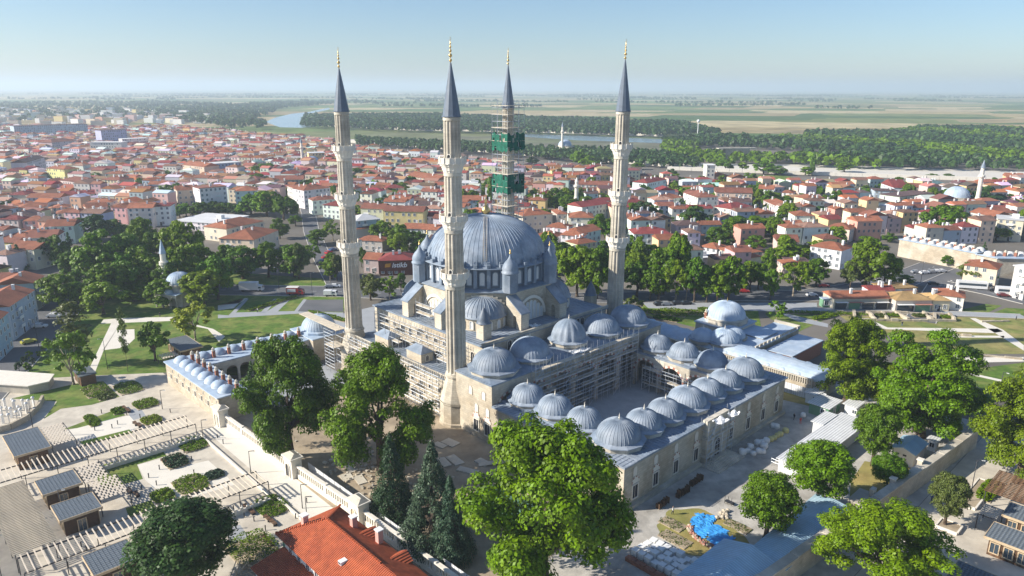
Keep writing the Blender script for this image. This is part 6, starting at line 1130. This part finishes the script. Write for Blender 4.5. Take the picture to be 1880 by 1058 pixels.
HAND += [(122.6,326.9,131.7,325.2,8,12,5,1,1),(87.3,329.1,93.7,323,5,10,0,0,0),(94.5,324.8,97.3,316.6,5,10,5,0,0),(97.3,316.3,102.3,306.6,4.5,9,5,0,0),(107.6,316.3,113,318.5,5,8,5,0,0),(81,355.9,88,348.3,5,12,5,0,0),(76.3,306.5,89.5,310.6,4,8,0,4,2),(114,301.7,113.6,289.7,5,9,5,0,0),(117.9,300,126.8,299.2,4.5,8,6,3,2)]
HAND += [(249.1,462.5,280.4,480,9,14,6,3,2),(251,499.3,264.6,495.9,8,12,4,3,2),(248.1,467.1,255.5,464,7,10,1,0,0),(229.7,407.1,231.9,398.4,9,10,5,2,0),(232,372.6,241.6,378.1,7,10,5,0,0),(252.1,370.3,261.6,364.5,11,14,1,4,2),(255,398.4,258.7,384,10,12,1,0,1),(263.8,401.6,277.3,393.2,10,12,5,1,0),(201,408.7,208.4,403.2,6,10,0,4,3),(226.8,426.5,236.8,430.9,8,10,0,4,0),(271.5,532.2,268.5,507.6,9,9,0,2,3),(278.6,524.4,295.3,515.6,8,12,1,1,1),(397.8,583.7,408.7,578.9,8,14,3,0,1),(313.6,568.1,321.5,552.4,6,14,6,5,0)]
HAND += [(132.8,314.4,142.3,304.4,8.5,12,0,0,0),(181.3,281,189.8,273.8,8,12,1,0,0),(188.7,263.2,190.3,258.1,12,12,6,4,2),(114.7,246.2,134.4,246.7,4,9,5,0,1),(135.3,243.6,148.3,244,4.2,10,5,6,0),(148.8,244.4,154.6,244.1,4,9,1,6,0),(151.2,249,159.5,244.2,5,9,0,0,0),(133.3,258.7,142.3,258.7,3.6,6,0,2,1),(140.4,259.8,152.4,262.2,3.6,8,0,6,2)]
HAND += [(-55.4,292.2,-41.6,293.8,6.5,12,8,2,0),(-62.9,297.1,-56.4,295.8,6,10,5,0,1),(-81,370.6,-71.2,365,6,8,5,0,0)]
HAND += [(-731.6,1082.1,-663.4,1152,20,24,4,3,2),(-527.1,943.3,-507.7,969.4,22,16,4,3,2),(-471.6,818.7,-437.5,819.9,16,14,0,4,2),(-479.1,901.3,-457.1,922,14,14,0,4,2),(-530.3,844.5,-523.1,880.6,14,18,5,1,0)]
def hcorner(s): a, b = Vector(s[0:2]), Vector(s[2:4]); d = b-a; return (a.x, a.y), d.length, atan2(d.y, d.x)
SIGNH = None
for s in HAND:
    a, L_, rz = hcorner(s); o = house(a, max(L_, 4.5), rz, s[4], s[5], int(s[6]), int(s[7]), int(s[8]), hypot(a[0], a[1]) < 560)
    if int(s[6]) == 8: SIGNH = (o, L_, s[4])
def intext(name, txt, size, m, par, loc, shear=.25, ext=.03):
    cu = bpy.data.curves.new(name, 'FONT'); cu.body = txt; cu.size = size; cu.shear = shear; cu.extrude = ext; cu.offset = .02*size
    o = bpy.data.objects.new('tmp_text', cu); COL.objects.link(o); dg = bpy.context.evaluated_depsgraph_get(); me = bpy.data.meshes.new_from_object(o.evaluated_get(dg)); bpy.data.objects.remove(o); bpy.data.curves.remove(cu)
    me.materials.clear(); me.materials.append(MAT[m]); p = put(name, me, par, loc); p.rotation_euler = (pi/2, 0, 0); return p
mat('sign_orange', (.75, .33, .02), .5, .05, 1.); mat('sign_white', (.8, .8, .8), .5, .03, 1.); mat('sign_brown', (.11, .035, .022), .7, .15, .5)
o, L_, h_ = SIGNH; bd = MB().box(L_/2, -.12, 2.0, L_-.1, .2, 4.4).obj('sign_board', 'sign_brown', o)
lg = MB()
for i in range(3): lg.add([(2.3+.25*i*.4, -.26, 3.6+.55*i), (4.6+.1*i, -.26, 3.75+.55*i), (4.6+.1*i, -.26, 4.15+.55*i), (2.3+.1*i, -.26, 4.0+.55*i)], [(0, 1, 2, 3)])
lg.obj('sign_logo', 'sign_orange', bd); intext('sign_lettering', 'istikb', 2.9, 'sign_white', bd, (5.2, -.26, 3.55))
# shop fronts on the row by the dug field
for H_ in [q for q in HOUSES if q[6] < 330 and q[5] > 100 and q[4] == 1 and q[7] > 8]:
    t, L_ = H_[0], H_[7]; n = max(2, int(L_/4.5))
    for i in range(n): o = MB().box(0, 0, 0, L_/n*.8, .12, 2.6).obj('shop_front', ('glass', 'sheet_green', 'glass', 'dark')[i % 4], t, ((i+.5)*L_/n, -.16, .1)); MB().box(0, -.7, 2.7, L_/n*.9, 1.5, .1).obj('awning', ('white', 'red_stone', 'plank')[i % 3], o)
t = thing('ticket_kiosk', 'small green glazed kiosk left of the red-roofed shop', 'kiosk', (*(114,250.2), 0), .1); MB().box(0, 0, 0, 4.4, 2.6, 2.9).obj('wall', 'sheet_green', t); MB().box(0, 0, 2.903, 4.8, 3.0, .25).obj('roof', 'lead_pale', t); put('window', win(1.5, 1.5, 'white', 'glass'), t, (-.9, -1.32, .9), 0); put('window', win(1.5, 1.5, 'white', 'glass'), t, (1, -1.32, .9), 0)
# caravanserai with rows of domes and chimneys
KH = thing('caravanserai', 'long stone caravanserai with rows of white domes and brick chimneys, upper right', 'building', (*m2w(28.8, 232.5), 0), -TH-.23)
MB().box(17.3, 4.5, 0, 34.6, 9, 8).obj('wall', 'stone', KH); MB().box(17.3, 4.5, 8.003, 35.2, 9.6, .3).obj('roof', 'lead_pale', KH)
mat('dome_white', (.62, .62, .6), .7, .15, 1.)
kd = MB().lathe([(2.0, 0)]+[(1.9*cos(radians(86)*i/6), 1.7*sin(radians(86)*i/6)) for i in range(7)], 20).mesh('dome', 'dome_white')
for i in range(9): put('dome', kd, KH, (2+i*3.85, 6.3, 8.3)); put('chimney', CH, KH, (1.2+i*3.85, 2.2, 8.3), scale=(1.4, 1.4, .9)); put('dome', kd, KH, (2+i*3.85, 2.6, 8.3), scale=.8)
W3 = MB().prism([(34.7, 0), (43, 0), (66, 34), (58, 38)], 0, 7.6).obj('side_wing', 'stone', KH); MB().prism([(34.4, -.4), (43.4, -.4), (66.6, 34), (58, 38.6)], 7.603, 7.9).obj('roof', 'lead_pale', W3)
for i in range(10): put('dome', kd, KH, (38+i*2.5, 3+i*3.5, 7.9)); put('chimney', CH, KH, (40.4+i*2.5, 2.6+i*3.5, 7.9), scale=(1.4, 1.4, .9))
# ------------------------------------------------------------------ the rest of the town in rows
REG = [(-194.6,224.3),(-205.3,279),(-221.4,345.4),(-219.9,387.1),(-217.5,445.7),(-186.7,471.8),(-141.9,491.3),(-81.9,366.9),(-32.6,298.6),(-9.2,294.2),(13.4,285.5),(58.1,285.9),(105.9,295.4),(135,310.2),(170.3,356.5),(214.6,357.1),(278.5,357.9),(440.4,550.1),(317.8,553.8),(235.9,558.4),(131.5,582),(108.7,602.3),(9.9,676.3),(-149.4,832),(-287.7,1017.3),(-602.6,1334.6),(-823.4,1324.6),(-1026.9,1163.9)]
def inpoly(x, y, P):
    c = False; j = len(P)-1
    for i in range(len(P)):
        if (P[i][1] > y) != (P[j][1] > y) and x < (P[j][0]-P[i][0])*(y-P[i][1])/(P[j][1]-P[i][1])+P[i][0]: c = not c
        j = i
    return c
rr = random.Random(21); cand = []
GR = {}
for x, y, r in HXY: GR.setdefault((int(x//40), int(y//40)), []).append((x, y, r+6.5))
for x, y in TXY: GR.setdefault((int(x//40), int(y//40)), []).append((x, y, 7.5))
def clear(x, y):
    i, j = int(x//40), int(y//40)
    for a in (-1, 0, 1):
        for c in (-1, 0, 1):
            for (qx, qy, qr) in GR.get((i+a, j+c), ()):
                if (qx-x)**2+(qy-y)**2 < qr*qr: return False
    return True
PITCH_F = [(221.7,659.6),(248.4,656.6),(251.4,613.1),(213.1,600)]; VOID = [PITCH_F, [(184.1,343.8),(209.5,312.5),(210,285.9),(177.5,238.3),(108.6,245.4),(124.7,285)], [(-210.3,444.7),(-150,445.6),(-119.7,391.3),(-108.6,353),(-168.5,352.3)], [(-141.9,491.3),(-112.1,491.8),(-62.3,264.5),(-83.1,264.3)]]
for (ox, oy, ang, X0, X1, Y0, Y1) in ((-60, 380, -.22, -1100, 60, -250, 1150), (0, 380, .12, 60, 900, -120, 800)):
    y = Y0; row = 0
    while y < Y1:
        x = X0; hr = rr.uniform(5.5, 9.5)
        while x < X1:
            L_ = rr.uniform(7, 14); g_x = ox+x*cos(ang)-y*sin(ang); g_y = oy+x*sin(ang)+y*cos(ang)
            cx = g_x+cos(ang)*L_/2; cy = g_y+sin(ang)*L_/2
            dens = .97 if cx < -90 else (.86 if cx < 60 else .78)
            if cy > 900: dens *= .95
            if rr.random() < dens and inpoly(cx, cy, REG) and clear(cx, cy) and not any(inpoly(cx, cy, v) for v in VOID): cand.append((hypot(cx, cy), g_x, g_y, L_-.4*(rr.random() < .5)-.3, ang+rr.gauss(0, .03), hr+rr.choice((-1.5, 0, 0, 1.5, 3)), rr.uniform(7.2, 10)))
            x += L_+(rr.uniform(3, 9) if rr.random() < (.12 if cx < -90 else .3) else 0)
        y += rr.uniform(11, 13) if row % 2 else rr.uniform(14.5, 18.5); row += 1
cand.sort()
near_gaps = [p for p in [(rr.uniform(-300, 330), rr.uniform(270, 560)) for k in range(2600)] if inpoly(*p, REG) and clear(*p) and not any(inpoly(*p, v) for v in VOID) and all((p[0]-c[1]-cos(c[4])*c[3]/2+sin(c[4])*c[6]/2)**2+(p[1]-c[2]-sin(c[4])*c[3]/2-cos(c[4])*c[6]/2)**2 > 95 for c in cand)]
for p in near_gaps[:150]: tree((*p, rr.uniform(7, 13), rr.uniform(3, 5)), 'mid', rr.choice(('deep', 'plane', 'bright')), 'tree among the red-roofed town houses', 'trees among the town houses')
nind = 300-len(HOUSES)
WCH, RCH = (0, 0, 0, 0, 0, 1, 1, 2, 5, 5, 6, 6, 7, 3, 4), (0, 0, 0, 1, 1, 7, 7, 8, 8, 2, 3, 4)
for c in cand[:nind]: house((c[1], c[2]), c[3], c[4], max(5.5, c[5]), c[6], rr.choice(WCH), rr.choice(RCH[:-1]), rr.choice((0, 0, 1, 1, 1, 3)), False, rr)
# the farther houses read as one mass
def vcolmat(name, rough=.85):
    m = bpy.data.materials.new(name); m.use_nodes = True; N = m.node_tree.nodes; at = N.new('ShaderNodeVertexColor'); at.layer_name = 'col'; b = N['Principled BSDF']; b.inputs['Roughness'].default_value = rough; b.inputs['Specular IOR Level'].default_value = .2
    m.node_tree.links.new(at.outputs[0], b.inputs['Base Color']); MAT[name] = m
vcolmat('painted_town')
V_, F_, C_ = [], [], []
for c in cand[nind:]:
    d, gx, gy, L_, an, h, D = c; ca, sa = cos(an), sin(an); h = max(5, h); wc = [q*rr.uniform(.85, 1.1) for q in WALLS[rr.choice(WCH)][1]]; rc = [q*rr.uniform(.75, 1.25) for q in ROOFS[rr.choice(RCH)][1]]
    def T(p): return (gx+p[0]*ca-p[1]*sa, gy+p[0]*sa+p[1]*ca, p[2])
    o = len(V_); V_ += [T(p) for p in ((0, 0, 0), (L_, 0, 0), (L_, D, 0), (0, D, 0), (0, 0, h), (L_, 0, h), (L_, D, h), (0, D, h))]; 
    for f_ in ((0, 1, 5, 4), (1, 2, 6, 5), (3, 0, 4, 7)): F_.append([o+i for i in f_]); C_.append(wc)
    vv, ff, rh = roof_geo(L_, D, h+.01, rr.choice((0, 1, 1, 3)), .3); o = len(V_); V_ += [T(p) for p in vv]
    for f_ in ff[:-1]: F_.append([o+i for i in f_]); C_.append(rc)
    if rr.random() < .5:
        x, y_ = L_*rr.uniform(.2, .8), D*.5; o = len(V_); z = h+rh*.7; V_ += [T((x+a, y_+b2, z+q)) for q in (0, 1.8) for a, b2 in ((-.4, -.4), (.4, -.4), (.4, .4), (-.4, .4))]
        for f_ in ((0, 1, 5, 4), (3, 0, 4, 7), (1, 2, 6, 5), (4, 5, 6, 7)): F_.append([o+i for i in f_]); C_.append([.6, .58, .55])
    for f_ in range(max(1, int(h/3))):
        for i in range(int(L_/3)):
            x = (i+.5)*3; z = f_*3+1; o = len(V_); V_ += [T(p) for p in ((x-.6, -.05, z), (x+.6, -.05, z), (x+.6, -.05, z+1.4), (x-.6, -.05, z+1.4))]; F_.append([o, o+1, o+2, o+3]); C_.append([.16, .18, .2])
me = bpy.data.meshes.new('far_town'); me.from_pydata(V_, [], F_); me.materials.append(MAT['painted_town']); ca_ = me.color_attributes.new('col', 'FLOAT_COLOR', 'CORNER'); arr = np.ones((len(me.loops), 4), dtype=np.float32); i = 0
ln = np.array([len(f_) for f_ in F_]); arr[:, :3] = np.repeat(np.array(C_, dtype=np.float32), ln, axis=0); ca_.data.foreach_set('color', arr.ravel()); me.update()
tag(put('town_houses', me), 'dense mass of far red-roofed houses reaching towards the river', 'houses', kind='stuff')
print('town', len(cand), len(HOUSES))
# far small trees between those houses
def crowns(pts, name, label, hmin, hmax, colr, wide=.5, kind='stuff', nq=26):
    """many small crowns as one mass: each a shell of leaf-clump faces"""
    n = len(pts); g = np.random.default_rng(n); P = np.array(pts); ns = np.sin(P[:, 0]*.021+1)*np.cos(P[:, 1]*.017)*.5+.5; h = (hmin+(hmax-hmin)*np.clip(.6*ns+.5*g.random(n), 0, 1))
    d = g.normal(size=(n, nq, 3)); d /= np.linalg.norm(d, axis=2)[:, :, None]; d[:, :, 2] = np.where(d[:, :, 2] < -.3, -d[:, :, 2], d[:, :, 2])
    rx = (h*wide*g.uniform(.75, 1.25, n))[:, None, None]; S = np.concatenate([rx, rx, (h*.46)[:, None, None]], 2); C = np.concatenate([P, (h*.52)[:, None]], 1)[:, None, :]+d*S*g.uniform(.6, 1.05, (n, nq, 1))
    V = leafquads(C.reshape(-1, 3), d.reshape(-1, 3), 1., g).reshape(n, nq, 4, 3); cc = V.mean(2, keepdims=True); V = cc+(V-cc)*(h*wide*.55)[:, None, None, None]
    o = put(name, npmesh(name, V.reshape(-1, 3), n*nq, ['leaf']), color=GREENS[colr]); tag(o, label, 'trees', kind=kind); return o
def fillpoly(P, sp, rr, keep=1.):
    xs = [p[0] for p in P]; ys = [p[1] for p in P]; out = []; y = min(ys)
    while y < max(ys):
        x = min(xs)
        while x < max(xs):
            px_, py_ = x+rr.uniform(-.5, .5)*sp, y+rr.uniform(-.5, .5)*sp
            if rr.random() < keep and inpoly(px_, py_, P): out.append((px_, py_))
            x += sp
        y += sp
    return out
rf = random.Random(5)
tt = [p for p in fillpoly(REG, 16, rf, .6) if p[1] > 430 and rf.random() < (.3 if p[0] < -120 else 1.0 if p[0] > 40 else .7) and not any(inpoly(*p, v) for v in VOID)]
crowns(tt, 'garden_trees', 'small garden trees scattered between the far houses', 5, 10, 'deep', .55)
WOOD = fillpoly([(-406.9,1417),(-231.6,1300.8),(-37.6,1246.9),(231.7,1161.1),(351.5,1219.5),(350.7,1537.3),(76.3,1750.3),(-206.9,1997.4),(-533.3,1903.3)], 12, rf, .9)
WOOD2 = fillpoly([(-206.5,972),(-92.6,883.8),(11.7,810.2),(152.5,702.9),(189.6,703.8),(180.2,834.5),(41,927.5),(-103.9,994.1),(-229.7,1083.4)], 8, rf, .9)
WOOD3 = fillpoly([(192,940.7),(169.9,733.5),(267.8,746.5),(328.3,707.1),(487.4,691.9),(544,712.2),(1061.7,1410.3),(783.9,1397.7),(507.5,1225.8),(330.3,1115.6),(221,1066.4)], 10, rf, .78)
WOOD4 = fillpoly([(-505.6,1339),(-437.3,1342.2),(-603.2,1739.5),(-842.5,2729.6),(-816.1,3706.1),(-1181.2,3660.2),(-1123.8,2388.6),(-988.5,1945.2),(-742,1648.2)], 22, rf, .7)
crowns(WOOD, 'poplar_wood', 'broad dark green wood beyond the pale embankment', 11, 16, 'far', .36); crowns(WOOD2, 'riverside_wood', 'narrow green poplar belt along the near side of the embankment', 8, 11, 'far', .36)
W3 = [p for p in WOOD3 if sin(p[0]*.011+2*sin(p[1]*.006))*cos(p[1]*.013+1) < .55]
crowns([p for p in W3 if sin(p[0]*.019+p[1]*.008) > -.1], 'valley_wood', 'dark green woods in the valley on the right', 6, 15, 'far', .46); crowns([p for p in W3 if sin(p[0]*.019+p[1]*.008) <= -.1], 'light_valley_wood', 'lighter green stands within the valley woods on the right', 5, 12, 'plane', .5); crowns(WOOD4, 'river_bank_wood', 'hazy trees along the river bank on the left', 9, 16, 'far', .5)
LINES = []
for k in range(150):
    x, y = rf.uniform(-5500, 6500), rf.uniform(2300, 9000)
    if abs(x) < .75*y:
        a = rf.gauss(.05, .25); n = rf.randint(8, 45)
        for i in range(n): LINES.append((x+cos(a)*i*16+rf.gauss(0, 7), y+sin(a)*i*16+rf.gauss(0, 22)))
crowns(LINES, 'field_tree_lines', 'far lines of trees between the fields', 8, 17, 'far', .6)
LW = fillpoly([(-1227.4,1457.4),(-1036.4,1714),(-877.4,1952.6),(-937.8,3040.8),(-1808.2,3855.6),(-2414.5,3505),(-2356.9,2588.8)], 30, rf, .4); crowns(LW, 'suburb_trees', 'hazy trees among the far left suburbs', 8, 15, 'far', .55)
# suburb blocks beyond the left of the town
V_, F_, C_ = [], [], []
for (x, y) in fillpoly([(-1182.2,1343.2),(-861.5,1475.9),(-625.3,1628.7),(-1049.6,2340.1),(-1658.2,2400.6),(-1899,2081.8)], 34, rf, .5):
    L_, D, h = rf.uniform(10, 26), rf.uniform(10, 14), rf.choice((6, 8, 10, 14)); an = rf.uniform(-.4, .3); ca, sa = cos(an), sin(an); o = len(V_)
    V_ += [(x+p*ca-q*sa, y+p*sa+q*ca, z) for z in (0, h) for p, q in ((0, 0), (L_, 0), (L_, D), (0, D))]; wc = WALLS[rf.choice(WCH)][1]; rc = ROOFS[rf.choice((0, 0, 1, 4))][1]
    for f_, c in (((0, 1, 5, 4), wc), ((1, 2, 6, 5), wc), ((3, 0, 4, 7), wc), ((4, 5, 6, 7), rc)): F_.append([o+i for i in f_]); C_.append(c)
me = bpy.data.meshes.new('far_suburb'); me.from_pydata(V_, [], F_); me.materials.append(MAT['painted_town']); ca_ = me.color_attributes.new('col', 'FLOAT_COLOR', 'CORNER'); arr = np.ones((len(me.loops), 4), dtype=np.float32); arr[:, :3] = np.repeat(np.array(C_, dtype=np.float32), 4, axis=0); ca_.data.foreach_set('color', arr.ravel())
tag(put('suburb_blocks', me), 'hazy far suburb blocks at the upper left', 'houses', kind='stuff')
# ------------------------------------------------------------------ river, embankments, fields far off
sheet('river', [[(-563.5,1685.2),(-618.4,1933.2),(-660.1,2219.5),(-654.5,2371.8),(-714.6,2893.8),(-657.3,2676.3),(-618.7,2321.8),(-580.1,2050.2),(-478,1690.1),(-399.3,1521.2),(-408.2,1436.6),(-458.2,1454.3)]], .05, 'river')
sheet('canal', [[(18,1264.3),(124.8,1210.4),(231,1136),(214.9,1055.4),(97.9,1107),(12.6,1192.1)]], .06, 'river')
mat('embank', (.62, .58, .51), .9, .1, .01)
sheet('embankment', [[(-377.3,1500.4),(-180.9,1353.8),(18.7,1311.8),(244,1201.3),(255.5,1259.1),(59.8,1364.7),(-190.5,1427.4),(-353.4,1593.5),(-393.9,1567.4)], [(-234.4,1050.2),(-114.4,956.9),(12.4,857.5),(71.8,805.5),(164.4,733.3),(172.8,772),(77.1,866.5),(13.1,910.4),(-120.9,1013),(-246.7,1106)], [(156.1,733.1),(305.7,656.9),(445.2,616.5),(492.4,617.5),(543.6,684),(487.4,691.9),(346.9,748.5),(164.1,771.8)], [(-827.6,1726.3),(-809,2034.4),(-835.4,2469.8),(-875.7,2590),(-873.3,2157.4),(-882.7,1814.4)]], .07, 'embank')
t = thing('river_wall', 'long pale concrete flood wall along the right embankment', 'wall', (*(307.6,661.2), 0)); q = [(149.9,702.9),(303.7,652.7),(440,609.1)]
for i in range(2):
    a, c = Vector(q[i]), Vector(q[i+1]); n = 14
    for k in range(n): p1, p2 = a.lerp(c, k/n), a.lerp(c, (k+.98)/n); MB().beam((p1.x-t.location.x, p1.y-t.location.y, 0), (p2.x-t.location.x, p2.y-t.location.y, 0), 2.5, 3.2).obj('wall_section', 'stone_white', t)
LEV = MB()
for q in ([(-236.8,1060.9),(-116.5,974.9),(12.5,864.6),(72.4,811.9),(164.4,733.3)], [(-382.7,1522.1),(-183.2,1371.5),(57.6,1313.5),(246.8,1215.3)]):
    for i in range(len(q)-1): LEV.beam((*q[i], 0), (*q[i+1], 0), 16, 3.5)
struct(LEV.obj('levee', 'embank'))
sheet('sports_field', [PITCH_F], .05, 'grass')
t = thing('arched_bridge', 'small grey stone bridge with one arch at the river on the right', 'bridge', (*(243.4,794.4), 0), .15); b = MB(); arcade(b, (-14, 0), (14, 0), 1, 0, 0.2, 13.2, 6, 6); b.obj('arch', 'stone_wall', t); MB().box(0, 0, 13.203, 44, 6.4, .8).obj('deck', 'stone_pale', t)
for i, (x, y) in enumerate(fillpoly([(-234.4,1050.2),(-114.4,956.9),(12.4,857.5),(71.8,805.5),(164.4,733.3),(172.8,772),(77.1,866.5),(13.1,910.4),(-120.9,1013),(-246.7,1106)], 60, rf, .2)[:6]): pass
t = thing('water_tower', 'thin white water tower beyond the right minaret', 'tower', (*(280.2,1113.8), 0)); MB().lathe([(.7, 0), (.6, 26)], 10).obj('shaft', 'white', t); MB().lathe([(.6, 26), (2.4, 28), (2.4, 30), (.1, 31)], 14).obj('tank', 'white', t)
hl = MB()
# low hills along the left horizon
n = 60; vs = []
for i in range(n+1): x = -30000+34000*i/n; vs += [(x, 33000, -1), (x, 36000, 150*(max(0, sin(pi*i/n))**.8)*(.75+.25*sin(i*.7)+.1*sin(i*1.9))), (x, 40000, -1)]
hl.add(vs, [(3*i+k, 3*i+3+k, 3*i+4+k, 3*i+1+k) for i in range(n) for k in (0, 1)]); struct(hl.obj('hills', 'ground', smooth=True))
# ------------------------------------------------------------------ haze
hz = MB(); hz.box(0, 20000, -3, 90000, 46000, 198); h_ = hz.obj('haze', 'white'); h_.data.materials.clear(); hm = bpy.data.materials.new('haze'); hm.use_nodes = True; N = hm.node_tree.nodes; N.remove(N['Principled BSDF']); pv = N.new('ShaderNodeVolumePrincipled'); pv.inputs['Color'].default_value = (.73, .86, 1.0, 1); pv.inputs['Density'].default_value = HAZE; pv.inputs['Anisotropy'].default_value = .2; hm.node_tree.links.new(pv.outputs[0], N['Material Output'].inputs['Volume']); h_.data.materials.append(hm); tag(h_, 'pale summer haze over the plain and the far town', 'haze', kind='stuff')
# ------------------------------------------------------------------ labels of the countable repeats
def scr(o):
    p = o.matrix_world.translation if False else o.location; d = Vector((p[0], p[1], -CAM_H)); z = d.dot(_f); return (d.dot(_r2)/z, d.dot(_u2)/z)
ORD = ['first', 'second', 'third', 'fourth', 'fifth', 'sixth', 'seventh', 'eighth', 'ninth', 'tenth', 'eleventh', 'twelfth', 'thirteenth', 'fourteenth', 'fifteenth', 'sixteenth', 'seventeenth', 'eighteenth', 'nineteenth', 'twentieth']
def ordn(i):
    if i < 20: return ORD[i]
    tn = ['', '', 'twenty', 'thirty', 'forty', 'fifty', 'sixty', 'seventy', 'eighty', 'ninety'][(i+1)//10 % 10]
    return (tn+'-'+ORD[(i+1) % 10-1]) if (i+1) % 10 else tn[:-1]+'ieth'
def zone(o):
    x, y = scr(o); xs = [(-.52, 'at the left edge'), (-.30, 'left of park mosque'), (-.235, 'left of leftmost minaret'), (-.085, 'between left-hand minarets'), (0.0, 'behind great dome'), (.145, 'left of right minaret'), (.30, 'beyond right minaret'), (.46, 'left of shops'), (.60, 'behind shops'), (9, 'at the right edge')]
    a = next(n_ for lim, n_ in xs if x < lim); yy = y*1324; b = 'distant' if yy > 230 else 'far' if yy > 195 else 'mid-distance' if yy > 160 else 'nearby'
    return a, b
bpy.context.view_layer.update()
seen = {}
def uniq(items):
    """items: (object, description); add place, then rank from the left, until each label is its own"""
    G = {}
    for o, d in items: G.setdefault(d, []).append(o)
    for d, L in G.items():
        L.sort(key=lambda o: scr(o)[0])
        for i, o in enumerate(L): o['label'] = d if len(L) == 1 else '%s, %s from the left' % (d, ordn(i))
FLN = ['one', 'two', 'three', 'four', 'five', 'six', 'seven', 'eight']
uniq([(H[0], '%s %s %s-storey house, %s %s roof, %s' % (zone(H[0])[1], WALLS[H[1]][0], FLN[H[4]-1], ROOFS[H[2]][0], ('hipped', 'ridged', 'flat', 'gabled')[H[3]], zone(H[0])[0])) for H in HOUSES])
byg = {}
for o in list(COL.objects):
    if o.parent is None and o.get('group') and o.get('category') and o.get('label'): byg.setdefault((o['group'], o['label']), []).append(o)
for (g_, l_), L in byg.items():
    if len(L) > 1: uniq([(o, l_+(', '+zone(o)[0] if len(L) > 16 and 'tree' in g_ else '')) for o in L])
